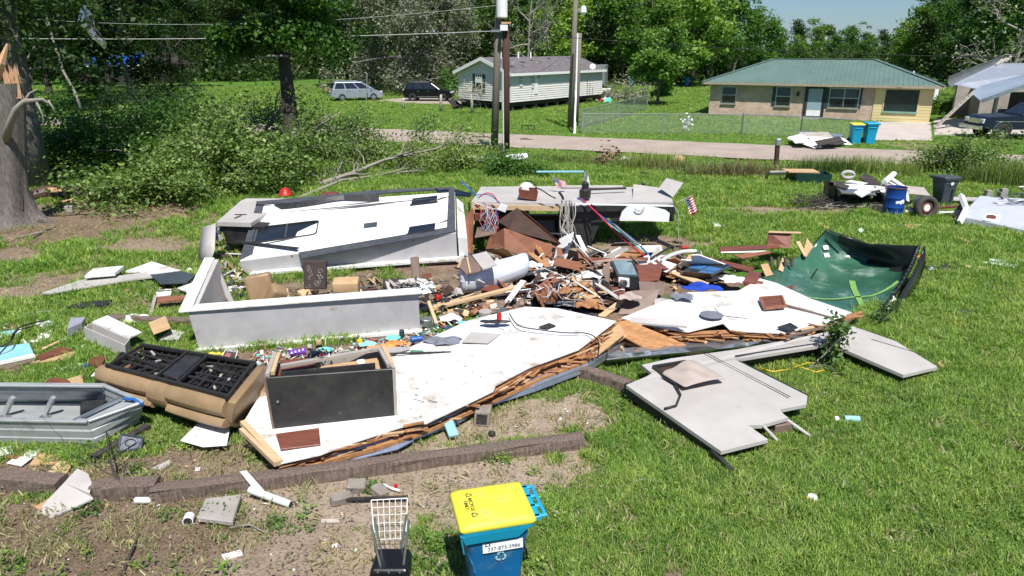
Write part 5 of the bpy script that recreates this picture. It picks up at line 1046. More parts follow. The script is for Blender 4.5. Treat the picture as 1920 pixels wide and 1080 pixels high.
A_,B_=g(1003,193),g(1012,186);t=T('propped_ladder','tangled dark ladder and cloth propped against the mobile home wall','ladder',None,A_);q1,q2=A_ +V((-.2,0,0)),A_ +V((.25,0,0));top=V((.15,.8,3.0))
for q in (q1,q2):obj('rail',MB().bar(q,q +top,.05,.05),M['steel'],t)
for k in range(7):obj('rung',MB().bar(q1 +top *(k +1)/8,q2 +top *(k +1)/8,.04,.04),M['steel'],t)
obj('draped_cloth',MB().box(A_ +V((.1,.4,1.9)),(.4,.3,1.2)),M['charcoal'],t)
P=g(989,240);t=T('small_black_frame','small black metal frame lying on the grass beside the road','metal frame',None,P);a,b_,c_,d_=g(978,242,.05),g(1002,242,.05),g(1002,236,.35),g(978,235,.35)
for k,(p,q) in enumerate(((a,b_),(b_,c_),(c_,d_),(d_,a),((a +b_)/2,(c_ +d_)/2))):obj('bar',MB().bar(p,q,.04,.04),M['steel'],t)
for k in range(3):
    P=g(1100+k *4,198+k);one('thin_stake',MB().tube([P,P +V((.05*k,0,2.2-.3*k))],.02,4),M['steel'],['leftmost','middle','rightmost'][k]+' of three thin dark stakes standing in the yard by the wire fence','stake','thin stakes in the yard')
# white torn sheet hanging high in the dark trees
Yh=40;rows=[];r=random.Random(1);ctl=[(152,12,158,10),(146,42,172,25),(160,55,178,50),(172,70,188,62),(184,80,198,78),(196,92,199,88)]
for a0,b0,a1,b1 in ctl:rows.append([at(a0 +(a1 -a0)*k/4,b0 +(b1 -b0)*k/4,Yh +.5*sin(k *1.7+a0)) for k in range(5)])
o=one('hanging_sheet',MB().grid(rows),M['alu'],'torn pale metal sheet hanging in the dark trees at the upper left','metal sheet');o.modifiers.new('thickness','SOLIDIFY').thickness=.02
P=at(430,112,60)
# rotten orange-brown stump wood and pink slab in shade behind the snapped tree
P=g(115,362);junk('rotten_log','broken reddish log with pale torn wood lying behind the snapped tree','log',[('log',MB().tube([g(62,368,.15),g(90,362,.2),g(130,362,.2),g(180,360,.16)],[.22,.27,.25,.16],16),'darkcab'),('torn_face',MB().slab([g(88,352,.42),g(112,349,.42),g(116,356,.38),g(95,358,.38)],.05),'freshwood'),('torn_face',MB().slab([g(112,376,.1),g(140,372,.12),g(146,380,.08),g(118,386,.06)],.05),'freshwood')],P)
P=g(131,398);one('paving_block',MB().box(P +UZ *.1,(.22,.15,.2),.2),M['concrete'],'small pale block on the dark soil right of the snapped tree','block',bevel=.01)
# metal flashing at the foot of the poles
o=one('white_trim_strip',MB().slab([g(882,289,.12),g(905,293,.2),g(945,295,.12),g(945,300,.1),g(900,299,.12),g(884,296,.1)],.06),M['whiteclean'],'long bent white trim strip lying in front of the grey pole','trim strip')
o=one('white_trim_strip',MB().slab([g(948,290,.15),g(988,287,.2),g(990,294,.12),g(950,299,.1)],.06),M['whiteclean'],'crumpled white strip in front of the brown pole','trim strip')
P=g(1286,245);o=one('white_rag',leafmesh('white_rag',np.array([P.x,P.y,.35])+np.random.default_rng(2).normal(size=(160,3))*[.12,.1,.28],.09,3,mats=M['whiteclean']),[],'torn white plastic caught on the wire fence','rag')
P=g(868,316);one('black_bucket',MB().lathe([(.16,0),(.21,.36),(.18,.36),(.14,.05)],P,n=12),M['steel'],'black bucket in the leaves left of the utility poles','bucket')
# ================================================================ THE WRECKED TRAILER
def P3(*q):return [g(a,b,c) for a,b,c in q]
def onq(q,u,v,o=0):     # point on quad (4 corners) with outward offset
    n_=(q[1]-q[0]).cross(q[3]-q[0]).normalized();return q[0].lerp(q[1],u).lerp(q[3].lerp(q[2],u),v)+n_ *o
def uvq(q,px,py):        # picture point -> (u,v) on a quad's plane
    n_=(q[1]-q[0]).cross(q[3]-q[0]).normalized();p=hit(px,py,q[0],n_);u=v=.5
    for _ in range(12):
        c=onq(q,u,v);e=p -c;du=(q[1].lerp(q[2],v)-q[0].lerp(q[3],v));dv=(q[3].lerp(q[2],u)-q[0].lerp(q[1],u));u+=e.dot(du)/du.dot(du);v+=e.dot(dv)/dv.dot(dv)
    return u,v
def plate(mb,q,uv,o0,o1,m=0):
    n_=(q[1]-q[0]).cross(q[3]-q[0]).normalized();ps=[onq(q,u,v,o1) for u,v in uv];return mb.slab(ps,0,m,off=n_ *(o0 -o1))
def quadplate(q,pts,o0,o1):return plate(MB(),q,[uvq(q,a,b) for a,b in pts],o0,o1)
# ---------- upper slide box (white outer wall turned up)
t=T('slide_out_box','large white-topped slide-out room of the trailer lying on its back, with dark windows','trailer section',None,g(660,510))
TL,TR,BR_,BL_=at(481,386,17.9),at(853,361,18.1),at(855,436,15.9),at(450,489,14.9)
bl,br=V((BL_.x +.12,BL_.y +.05,0)),V((BR_.x +.02,BR_.y +.03,0));tl,tr=V((TL.x +.15,TL.y +.3,.35)),V((TR.x,TR.y +.3,.35))
q=[BL_,BR_,TR,TL]
obj('body',MB().hexa([bl,br,tr,tl],[p -UZ *.02 for p in q]),M['greywhite'],t);obj('outer_wall',MB().slab([onq(q,u,v,.012) for u,v in ((0,0),(1,0),(1,1),(0,1))],.03),M['whiteclean'],t)
# dark border strips
for nm,pts in (('edge_trim',[(450,489),(474,478),(495,386),(481,386)]),('edge_trim',[(560,476),(853,427),(855,436),(565,487)]),('edge_trim',[(838,431),(854,429),(853,361),(842,362)]),('edge_trim',[(481,386),(600,379),(740,366),(853,361),(853,358),(700,362),(590,372),(481,380)])):
    obj(nm,quadplate(q,pts,.013,.04),mat('slate_trim',(.05,.055,.065),.5,(.08,.085,.095),5),t)
obj('loose_trim',MB().bar(onq(q,-.04,.30,.05),onq(q,.26,.02,.09),.10,.03),M['black'],t)
for a,b in (((528,400),(835,375)),((600,397),(740,385)),((640,388),(720,380)),((460,466),(600,438)),((800,384),(848,372)),((820,422),(848,412))):
    u0,u1=uvq(q,*a),uvq(q,*b);A_,B_=onq(q,*u0,.02),onq(q,*u1,.02);m_=A_.lerp(B_,.5)+V((0,-.06,.01));obj('scrape',MB().tube([A_,m_,B_],[.004,.013,.008],4),M['black'],t)
def rrect(pts,k=3,f=.16):
    o=[]
    for i in range(4):
        p,a,b=V((*pts[i],0)),V((*pts[i -1],0)),V((*pts[(i +1)%4],0));s,e=p.lerp(a,f *.5),p.lerp(b,f)
        for j in range(k +1):u=j/k;w_=s.lerp(p,u).lerp(p.lerp(e,u),u);o.append((w_.x,w_.y))
    return o
wq=rrect([(474,457),(592,442),(597,418),(482,430)]);c=(536,437)
w_=obj('window',quadplate(q,wq,.014,.022),M['glass'],t)
outer=[(c[0]+(x -c[0])*1.035,c[1]+(y -c[1])*1.10) for x,y in wq];mb=MB();o1,i1=[onq(q,*uvq(q,*p),.05) for p in outer],[onq(q,*uvq(q,*p),.05) for p in wq];i0=[onq(q,*uvq(q,*p),.014) for p in wq];o0=[onq(q,*uvq(q,*p),.012) for p in outer]
mb.grid([o0 +o0[:1],o1 +o1[:1],i1 +i1[:1],i0 +i0[:1]]);obj('frame',mb,M['black'],w_);obj('mullion',quadplate(q,[(534,448),(537,448),(541,423),(538,423)],.023,.045),M['greyp'],w_)
for pts in ([(771,389),(819,383),(821,372),(774,377)],[(764,442),(815,434),(817,421),(768,428)]):
    wn=obj('window',quadplate(q,pts,.014,.03),M['glass'],t);obj('frame',quadplate(q,[(pts[0][0]-2,pts[0][1]+2),(pts[1][0]+2,pts[1][1]+2),(pts[1][0]+2,pts[1][1]-0.5),(pts[0][0]-2,pts[0][1]-.5)],.014,.045),M['black'],wn)
obj('vent',quadplate(q,[(682,431),(707,428),(708,419),(683,422)],.014,.03),M['greyp'],t)
# lower flange and right-hand lip
obj('lower_flange',MB().slab([bl +V((.1,-.16,.10)),br +V((.22,-.14,.16)),br +V((.22,.05,.17)),bl +V((.1,.02,.11))],.05),M['white'],t)
obj('side_lip',MB().hexa([br +V((.04,0,.1)),br +V((.26,-.1,.1)),tr +V((.26,0,.1)),tr +V((.04,0,.1))],[BR_ +V((.04,0,-.12)),BR_ +V((.26,-.05,-.12)),TR +V((.2,0,-.25)),TR +V((.04,0,-.1))]),M['white'],t)
obj('corner_strip',MB().bar(bl +V((.05,-.03,.02)),BL_ +V((-.02,-.02,-.05)),.05,.04),M['board'],t)
r=random.Random(3)
for k in range(8):u=r.uniform(.2,.9);p=bl.lerp(br,u)+V((0,-.02,0));z=BL_.z +(BR_.z -BL_.z)*u;obj('torn_clip',MB().box(p +UZ *(z -.06+r.uniform(-.03,.03)),(.03,.02,.04),r.uniform(0,3)),M['steel'],t)
# peeled black membrane along the back edge
one('torn_roof_membrane',MB().grid([[onq(q,u,1.0-.05*abs(sin(u *7)),.05+.09*sin(u *3.1)**2) for u in [k/14*.62 for k in range(15)]],[onq(q,u,.965-.10*abs(sin(u *5+1))*(u>.1),.035+.02*sin(u *20)) for u in [k/14*.62 for k in range(15)]]]),M['black'],'strip of torn black roofing lying along the back edge of the white-topped slide-out','roofing strip').modifiers.new('thickness','SOLIDIFY').thickness=.012
# red things on it
p=at(535,362,18.6);one('red_hard_hat',MB().lathe([(.20,0),(.19,.03),(.155,.04),(.14,.12),(.09,.18),(.0,.2)],p -UZ *.05,n=16),M['red'],'bright red round tub behind the back edge of the white-topped slide-out','tub',smooth=True)
one('orange_crate',MB().hexa(*[[at(604,371,18.3)+o for o in ((0,0,-.1),(.4,0,-.1),(.4,.3,-.1),(0,.3,-.1))],[at(604,371,18.3)+V(o) for o in ((0.05,0,.08),(.42,0,.06),(.42,.3,.12),(.05,.3,.12))]]) if False else MB().box(at(618,367,18.4),(.42,.3,.12),.1,.2),M['rust'],'rusty orange slatted piece on the back edge of the slide-out','crate piece')
for (px,py) in ((818,356),):one('black_flap',MB().slab([at(815,352,18.3),at(845,353,18.5),at(884,362,18.0),at(882,367,17.9),at(822,362,18.1)],.04),M['navy'],'dark blue-black flap of roofing sticking up at the right back corner of the slide-out','roofing flap')
# beige platform behind it at left
t=T('trailer_platform','beige trailer floor section standing on a dark frame behind the white-topped slide-out at left','trailer section',None,g(430,470));z=.88
top=P3((406,416,z),(470,418,z),(500,400,z),(560,372,z +.05),(462,372,z),(452,376,z));obj('deck',MB().slab(top,.10),M['beige'],t);a_,b_=g(406,416,z),g(470,418,z)
obj('side_frame',MB().hexa([a_ +V((.15,.08,-.55)),b_ +V((0.3,.08,-.6)),b_ +V((.3,1.6,-.6)),a_ +V((.4,1.6,-.55))],[a_ +V((.05,.05,-.11)),b_ +V((.3,.05,-.11)),b_ +V((.3,1.6,-.11)),a_ +V((.3,1.6,-.11))]),M['black'],t)
for (x,y) in ((416,416),(452,417),(468,418)):p=g(x,y,z);obj('frame_leg',MB().bar(p +V((0,.12,-.12)),V((p.x +.05,p.y +.15,0)),.07,.07),M['steel'],t)
for (a,b) in (((440,402),(462,402)),((440,409),(452,404))):obj('dark_tape',MB().bar(g(*a,z +.012),g(*b,z +.012),.05,.01),M['charcoal'],t)
r=random.Random(5)
for k in range(14):obj('torn_padding',MB().box(g(404+r.uniform(-4,12),436+r.uniform(-14,16),.4+r.uniform(-.2,.25)),(r.uniform(.06,.2),r.uniform(.05,.2),r.uniform(.03,.1)),r.uniform(0,3),r.uniform(-1,1),r.uniform(-1,1)),M[r.choice(['board','charcoal','greyp','beige'])],t)
one('curled_board',MB().grid([[at(372,486,15.6),at(395,488,15.3),at(402,468,15.4)],[at(375,455,15.9),at(390,455,15.7),at(403,447,15.7)],[at(380,425,16.2),at(394,422,16.1),at(404,418,16.1)]]),M['beige'],'curled thin beige panel hanging down at the left end of the beige platform','panel',smooth=True).modifiers.new('thickness','SOLIDIFY').thickness=.02
# ---------- lower slide box, open side up
t=T('slide_out_tray','long open-topped grey-white slide-out shell in the middle holding cushions and boxes','trailer section',None,g(580,640))
a,b=g(375,659,0),g(788,621,0);zA,zB=zat(364,583,a.y),zat(787,548,b.y);u_=(b -a).normalized();nb=V((-u_.y,u_.x,0));A1,B1=V((a.x -.09,a.y -.02,zA)),V((b.x,b.y -.02,zB))
obj('front_wall',MB().hexa([a,b,b +nb *.08,a +nb *.08],[A1,B1,B1 +nb *.08,A1 +nb *.08]),M['greywhite'],t)
obj('top_flange',MB().slab([A1 +V((-.12,-.07,.03)),B1 +V((.06,-.07,.03)),B1 +nb *.22+V((.03,0,.03)),A1 +nb *.25+V((-.03,0,.03))],.035),M['white'],t,bevel=.008)
obj('bottom_flange',MB().slab([a +V((-.04,-.10,.06)),b +V((.05,-.10,.06)),b +V((.03,0,.06)),a +V((-.02,0,.06))],.05),M['white'],t)
c1=at(397,486,a.y +1.75);c0=V((c1.x +.1,c1.y,.25));e0=A1 +V((.06,.1,-.5));
obj('end_wall',MB().hexa([V((a.x,a.y,.03)),V((a.x +.07,a.y,.03)),c0 +V((.12,0,0)),c0],[A1 +V((0,.1,0)),A1 +V((.10,.1,0)),c1 +V((.13,0,0)),c1]),M['beige'],t)
obj('end_flange',MB().slab([A1 +V((-.12,-.05,.035)),A1 +V((.06,-.02,.035)),c1 +V((.05,0,.03)),c1 +V((-.13,0,.03))],.04),M['white'],t)
obj('end_return',MB().hexa([c0 +V((.0,-.04,-.2)),c0 +V((.42,-.3,-.25)),c0 +V((.42,-.26,-.25)),c0 +V((0,0,-.2))],[c1 +V((.05,-.04,.02)),c1 +V((.28,-.30,-.62)),c1 +V((.28,-.26,-.62)),c1 +V((.05,0,.02))]),M['beige'],t)
obj('floor',MB().slab([a +nb *.08+UZ *.06,b +nb *.08+UZ *.06,b +nb *1.5+UZ *.06,a +nb *1.6+UZ *.06],.05),M['board'],t)
for px,py,s in ((770,602,.10),(745,600,.05),(762,612,.06)):pass
# contents of the tray
def cush(name,label,cat,c,size,rz,rx=0,ry=0,m='leather',b=.06,lv=1):
    o=obj(name,MB().box(c,size,rz,rx,ry),M[m] if isinstance(m,str) else m,None);soft(o,b,3);
    for p in o.data.polygons:p.use_smooth=True
    return tag(o,label,cat)
cush('sofa_cushion','tan leather sofa arm sticking up inside the open slide-out','sofa arm',at(489,543,13.0),(.50,.28,.62),.2,-.2,-.15)
cush('sofa_pad','tan leather pad leaning right of the sofa arm in the open slide-out','cushion',at(518,552,12.9),(.32,.3,.35),.5,.4,.5)
cush('tan_box','tan paper-wrapped box between the patterned cushions in the open slide-out','box',at(649,534,13.2),(.50,.34,.22),.1,.1,0,'tan',.03)
sw=mat('swirl_fabric',(.045,.03,.028),.75,(.06,.042,.038),5)
def swirl(par,q,seed,n):
    r=random.Random(seed)
    for k in range(n):
        u,v,s=r.uniform(.2,.8),r.uniform(.12,.88),r.uniform(.035,.06);c=onq(q,u,v,.006);ex_=(q[1]-q[0]).normalized();ey_=(q[3]-q[0]).normalized();d=r.choice([-1,1]);a0=r.uniform(0,6)
        pts=[c +ex_ *cos(a0 +d *t_)*s *(1-t_/8)+ey_ *sin(a0 +d *t_)*s *(1-t_/8) for t_ in np.arange(0,6.3,.5)]
        obj('swirl',MB().tube(pts,.004,4),M['board'],par)
def cushion_q(label,pts,th):
    q=pts;n_=(q[1]-q[0]).cross(q[3]-q[0]).normalized();t=T('patterned_cushion',label,'cushion',None,V((q[0].x,q[0].y,q[0].z)));o=obj('cover',MB().slab(q[::-1],0,off=-n_ *th),sw,t);soft(o,.02,2);swirl(t,q,3,12)
Yc=13.1;cushion_q('upright dark brown cushion with a swirl pattern standing in the open slide-out',[at(569,543,Yc -.1),at(611,543,Yc -.1),at(611,489,Yc),at(568,489,Yc)],.12)
Yc=13.4;cushion_q('dark brown swirl cushion lying low at the right end of the open slide-out',[at(718,535,Yc -.1),at(762,532,Yc -.1),at(762,521,Yc +.4),at(718,523,Yc +.4)],.1)
one('brown_post',MB().bar(at(783,540,13.3),at(777,482,13.6),.17,.08,up=V((0,1,0))),M['mauve'],'brown rounded board standing upright at the right end of the open slide-out','board',bevel=.02)
one('draped_rag',leafmesh('draped_rag',np.array(at(775,535,12.7))+np.random.default_rng(3).normal(size=(90,3))*[.16,.05,.04],.12,4,mats=M['beige'],upb=1),[],'pale rag draped over the right corner of the open slide-out','rag')
one('crumpled_plastic',leafmesh('crumpled_plastic',np.array(at(795,540,12.4))+np.random.default_rng(4).normal(size=(70,3))*[.07,.05,.06],.07,4,mats=M['whiteclean'],upb=1),[],'white crumpled plastic at the end of the slide-out flange','plastic')
def board(name,label,cat,pts,th,m,bevel=0,group=None,parent=None):
    """flat piece: picture corners with heights"""
    return tag(obj(name,MB().slab(P3(*pts),th),M[m],None,bevel=bevel),label,cat,group)
def boxg(name,label,cat,A,B,dep,h,m,z0=0,tilt=0,bevel=.008,open_=False,wall=.02):
    a,b=g(*A,z0),g(*B,z0);u=(b -a).normalized();n_=V((-u.y,u.x,0));up=UZ *h +n_ *tilt;bq=[a,b,b +n_ *dep,a +n_ *dep];tq=[p +up for p in bq]
    mb=MB().open_box(bq,tq,wall) if open_ else MB().hexa(bq,tq);return tag(obj(name,mb,M[m],None,bevel=bevel),label,cat),bq,tq
# ---------- white floor sheet, left half
zW=.34
t=T('trailer_floor_left','long white trailer wall lying flat from the black drawer unit to the middle of the heap','trailer section',None,g(700,780))
sheet=[(527,868,zW -.08),(455,794,zW -.06),(515,694,zW -.02),(640,676,zW),(770,650,zW +.02),(880,600,zW +.05),(985,575,zW +.12),(1045,578,zW +.14),(1155,602,zW +.18),(1085,655,zW +.10),(990,690,zW +.08),(930,722,zW +.05),(925,733,zW +.04),(800,793,zW -.02),(765,796,zW -.02),(660,830,zW -.05),(600,852,zW -.06)]
obj('white_skin',MB().slab(P3(*sheet),.018),M['white'],t)
def lip(pts,dz0,th,grow):return [V((p.x,p.y,p.z)) for p in pts]
E_edge=P3((527,868,zW -.10),(660,832,zW -.07),(765,799,zW -.04),(925,735,zW +.02),(1000,690,zW +.05),(1085,657,zW +.08),(1158,606,zW +.15))
Lo=P3((560,880,.10),(700,842,.12),(800,808,.14),(940,745,.16),(1010,712,.20),(1095,680,.22),(1170,632,.26))
mb=MB();mb.grid([[p -UZ *.02 for p in E_edge],[p -UZ *.05+V((0,.12,0)) for p in E_edge],[p +V((0,.05,-.05)) for p in Lo],Lo]);obj('torn_insulation',mb,M['foam'],t)
for k in range(6):obj('plywood_layer',MB().slab([E_edge[k]+V((-.02,-.03,-.045)),E_edge[k +1]+V((0,-.03,-.045)),E_edge[k +1]+V((0,.2,-.04)),E_edge[k]+V((0,.2,-.04))],.012),M['rawwood'],t)
for k in range(6):obj('bottom_frame',MB().bar(Lo[k]+UZ *.01,Lo[k +1]+UZ *.01,.09,.05),M['rawwood'],t)
r=random.Random(17)
for k in range(90):    # splinters and ragged wood along the torn edge
    s=r.random()*5.999;i=int(s);f=s -i;e=E_edge[i].lerp(E_edge[i +1],f);l=Lo[i].lerp(Lo[i +1],f);p=e.lerp(l,r.uniform(.1,.9))+UZ *r.uniform(-.02,.05);d=(E_edge[i +1]-E_edge[i]).normalized()*r.uniform(.08,.35)+V((r.uniform(-.08,.08),r.uniform(-.10,.06),r.uniform(-.04,.05)))
    obj('splinter',MB().bar(p,p +d,r.uniform(.015,.05),r.uniform(.008,.02)),M[r.choice(['rawwood','pine','foam','freshwood','cab2'])],t)
for a,b,w_,m_ in (((925,722),(1065,668),.09,'cab2'),((885,712),(928,724),.03,'mauve'),((455,792),(526,868),.07,'pine'),((452,806),(518,870),.05,'pine')):obj('stud',MB().bar(g(*a,zW +.0),g(*b,zW +(.0 if a[0]>800 else -.08)),w_,.06),M[m_],t)
# metal siding under the edge
al=P3((545,876,.05),(640,862,.07),(745,828,.08),(850,790,.09),(905,758,.10),(1000,728,.11),(1100,690,.13),(1168,645,.14))
mb=MB()
for k in range(7):
    A_,B_=al[k],al[k +1];n_=(B_ -A_).cross(UZ).normalized();
    for j,(o0,z0,o1,z1) in enumerate(((.07,-.02,.045,.04),(.045,.04,.045,.055),(.045,.055,.0,.11),(.0,.11,-.05,.13))):mb.add([A_ +n_ *o0 +UZ *z0,B_ +n_ *o0 +UZ *z0,B_ +n_ *o1 +UZ *z1,A_ +n_ *o1 +UZ *z1],[(0,1,2,3)])
o=obj('metal_siding',mb,M['alu'],t);o.modifiers.new('thickness','SOLIDIFY').thickness=.006
q1,q2,q3=g(610,866,.12),g(700,848,.14),g(810,798,.15);obj('white_siding_strip',MB().slab([g(600,872,.06),g(745,836,.10),g(870,780,.13),g(870,770,.16),g(740,822,.15),g(600,862,.12)],.012),M['whiteclean'],t)
obj('blue_stripe',MB().slab([g(618,873,.065),g(745,842,.09),g(775,826,.10),g(770,820,.12),g(740,832,.115),g(618,866,.09)],.014),mat('grey_blue_stripe',(.13,.17,.26),.4,(.2,.24,.32),6),t)
for a,b in (((640,680),(800,790)),((800,643),(925,728)),((905,598),(1010,686)),((985,578),(1085,652))):
    A_,B_=g(*a,zW +.0),g(*b,zW +.0);dz=.02+(.03 if a[0]>780 else 0)+(.06 if a[0]>900 else 0);
    for k in range(9):obj('screw_head',MB().box(A_.lerp(B_,(k +.5)/9)+UZ *dz,(.014,.014,.008)),M['greyp'],t)
# marks, screws and seams on the sheet
r=random.Random(23)
for (x,y,s) in ((745,688,.05),(795,685,.03),(800,718,.035),(780,740,.03),(845,707,.03),(790,700,.02),(700,752,.03),(860,700,.04),(783,728,.02),(935,640,.03)):
    obj('scuff',MB().box(g(x,y,zW +.015),(s *1.6,s *.5,.006),r.uniform(-.6,.6)),M['board'],t)
for a,b in (((773,748),(795,753)),((802,750),(820,754)),((868,722),(886,712)),((945,628),(1052,590)),((925,612),(945,618))):obj('seam',MB().tube([g(*a,zW +.03+(.05 if a[0]>900 else 0)),g(*b,zW +.03+(.06 if a[0]>900 else 0))],.005,4),M['steel'],t)
# ---------- white floor sheet, right half
zR_=.42
t=T('trailer_floor_right','white trailer wall lying flat between the heap and the green shell, torn along its front edge','trailer section',None,g(1400,600))
sheet=[(1165,596,zR_ -.06),(1225,612,zR_ -.05),(1290,622,zR_ -.04),(1355,606,zR_ -.02),(1370,620,zR_ -.03),(1470,625,zR_ -.06),(1560,602,zR_ -.12),(1598,586,zR_ -.14),(1520,560,zR_ -.08),(1455,530,zR_ -.02),(1425,522,zR_),(1385,545,zR_),(1290,548,zR_ +.02),(1230,570,zR_)]
obj('white_skin',MB().slab(P3(*sheet),.018),M['white'],t)
E2=P3((1160,600,zR_ -.08),(1230,615,zR_ -.07),(1290,626,zR_ -.06),(1370,623,zR_ -.05),(1470,629,zR_ -.08),(1560,606,zR_ -.14),(1600,590,zR_ -.16));L2=P3((1165,640,.20),(1215,655,.16),(1290,652,.16),(1375,646,.16),(1470,642,.14),(1560,616,.12),(1602,596,.12))
mb=MB();mb.grid([[p -UZ *.02 for p in E2],[p -UZ *.05+V((0,.14,0)) for p in E2],[p +V((0,.08,-.04)) for p in L2],L2]);obj('torn_insulation',mb,M['foam'],t)
for k in range(6):obj('bottom_frame',MB().bar(L2[k]+UZ *.01,L2[k +1]+UZ *.01,.10,.045),M['rawwood'],t);obj('plywood_layer',MB().slab([E2[k]+V((0,-.03,-.04)),E2[k +1]+V((0,-.03,-.04)),E2[k +1]+V((0,.2,-.04)),E2[k]+V((0,.2,-.04))],.012),M['rawwood'],t)
for k in range(95):
    s=r.random()*5.999;i=int(s);f=s -i;e=E2[i].lerp(E2[i +1],f);l=L2[i].lerp(L2[i +1],f);p=e.lerp(l,r.uniform(.05,.9))+UZ *r.uniform(-.02,.05);d=(E2[i +1]-E2[i]).normalized()*r.uniform(-.2,.4)+V((r.uniform(-.08,.08),r.uniform(-.14,.06),r.uniform(-.05,.06)))
    obj('splinter',MB().bar(p,p +d,r.uniform(.02,.08),r.uniform(.008,.02)),M[r.choice(['rawwood','pine','foam','freshwood','foam'])],t)
for a,b in (((1470,571),(1560,596)),((1475,632),(1595,600))):obj('stud',MB().bar(g(*a,zR_ -.02),g(*b,zR_ -.1),.035,.03),M['mauve'],t)
obj('white_skin_flap',MB().slab(P3((1182,594,zR_ +.10),(1270,596,zR_ +.14),(1288,612,zR_ +.06),(1180,604,zR_ +.06)),.03),M['beige'],t)
# folded plywood "V" in the middle and the dark hollow
t=T('torn_plywood_fold','orange-brown plywood torn and folded open between the two white wall sheets','plywood',None,g(1180,620))
obj('sheet',MB().slab(P3((1152,605,.50),(1175,600,.52),(1255,632,.34),(1290,648,.22),(1215,655,.22),(1160,626,.36)),.02),M['rawwood'],t)
obj('sheet',MB().slab(P3((1090,655,.28),(1160,607,.48),(1172,625,.42),(1118,668,.26)),.02),M['ply'],t);obj('sheet',MB().slab(P3((1130,628,.36),(1165,603,.50),(1205,608,.46),(1160,640,.30)),.015),M['freshwood'],t)
for a,b in (((1178,622),(1190,660)),((1196,630),(1200,668)),((1215,640),(1245,662)),((1165,650),(1175,670))):obj('strut',MB().bar(g(*a,.3),g(*b,.04),.04,.03),M['pine'],t)
one('dark_board',MB().slab(P3((1160,632,.12),(1300,650,.10),(1290,668,.05),(1165,672,.05)),.03),M['darkcab'],'dark board lying in the hollow under the torn plywood fold','board')
# silver flashing
t=T('metal_flashing','long crumpled silver metal skin lying along the front of the right white wall','metal sheet',None,g(1300,660));rows=[]
for k in range(15):
    f=k/14;x=1135+370*f;yb,yt=684-40*f,658-32*f;rows.append([g(x,yb,.04+.02*sin(k *2.1)),g(x +2,(yb *2+yt)/3,.20+.04*sin(k *1.7)),g(x +4,(yb +2*yt)/3,.24+.04*cos(k *2.9)),g(x +5,yt -2,.22)])
o=obj('skin',MB().grid(rows),M['alu'],t);o.modifiers.new('thickness','SOLIDIFY').thickness=.006
for j in range(3):obj('fold',MB().tube([rows[k][j]+V((0,-.01,.012)) for k in range(6)],.010,5),M['alu'],t)
# ---------- beige wall panel (L shape) with black seals
zP=.30
t=T('cutout_wall_panel','large beige L-shaped trailer wall panel with cut-outs and black rubber seals on the grass','wall panel',None,g(1350,760))
def zp(x,y):return zP -.10*max(0,(y -690)/160)-.12*max(0,(x -1560)/200)
main=[(1174,722),(1212,706),(1222,700),(1203,684),(1258,672),(1382,655),(1500,633),(1600,612),(1680,640),(1706,656),(1758,688),(1694,703),(1562,646),(1555,645),(1378,674),(1514,742),(1512,758),(1462,768),(1470,777),(1478,783),(1428,797),(1403,797),(1440,824),(1352,846)]
from mathutils.geometry import tessellate_polygon
def cslab(pts,th):       # concave polygon with thickness
    n=len(pts);tri=tessellate_polygon([pts]);mb=MB();vs=pts +[p -UZ *th for p in pts];fs=[]
    up=sum(((pts[b]-pts[a]).cross(pts[c]-pts[a]).z for a,b,c in tri))>0
    for a,b,c in tri:fs+=[(a,b,c) if up else (c,b,a),(c +n,b +n,a +n) if up else (a +n,b +n,c +n)]
    for i in range(n):j=(i +1)%n;fs.append((i,i +n,j +n,j))
    return mb.add(vs,fs)
pts=[g(x,y,zp(x,y)) for x,y in main];obj('panel',cslab(pts,.05),M['beige'],t)
def seal(a,b,w_=.05,d=.12,dz=-.02):obj('rubber_seal',MB().bar(g(*a,zp(*a)+dz -.05),g(*b,zp(*b)+dz -.05),w_,d),M['black'],t,bevel=.008)
seal((1173,726),(1352,850),.07,.15,-.03);seal((1166,732),(1346,858),.05,.06,-.10);seal((1352,849),(1438,828),.03,.07);obj('rubber_seal',MB().bar(g(1335,846,.12),g(1372,884,.05),.06,.06),M['black'],t)
seal((1378,676),(1556,648),.05,.16,-.03);seal((1384,681),(1556,655),.03,.05,-.10);seal((1379,677),(1514,745),.03,.08);seal((1563,650),(1694,708),.04,.10);seal((1258,674),(1204,686),.03,.04,0)
obj('torn_edge',MB().hexa(*[[g(1694,704,zp(1694,704)-.09),g(1756,690,.05),g(1754,684,.05),g(1700,698,.1)],[g(1694,704,zp(1694,704)-.02),g(1756,690,.13),g(1754,684,.13),g(1700,698,.17)]]),M['ply'],t)
for a,b in (((1318,662),(1478,746)),((1322,660),(1482,744)),((1634,636),(1742,668))):obj('groove_line',MB().tube([g(*a,zp(*a)+.006),g(*b,zp(*b)+.006)],.005,4),M['charcoal'],t)
for a,b in (((1430,797),(1458,826)),((1462,777),(1520,818))):obj('loose_strip',MB().bar(g(*a,.22),g(*b,.05),.05,.015),M['beige'],t)
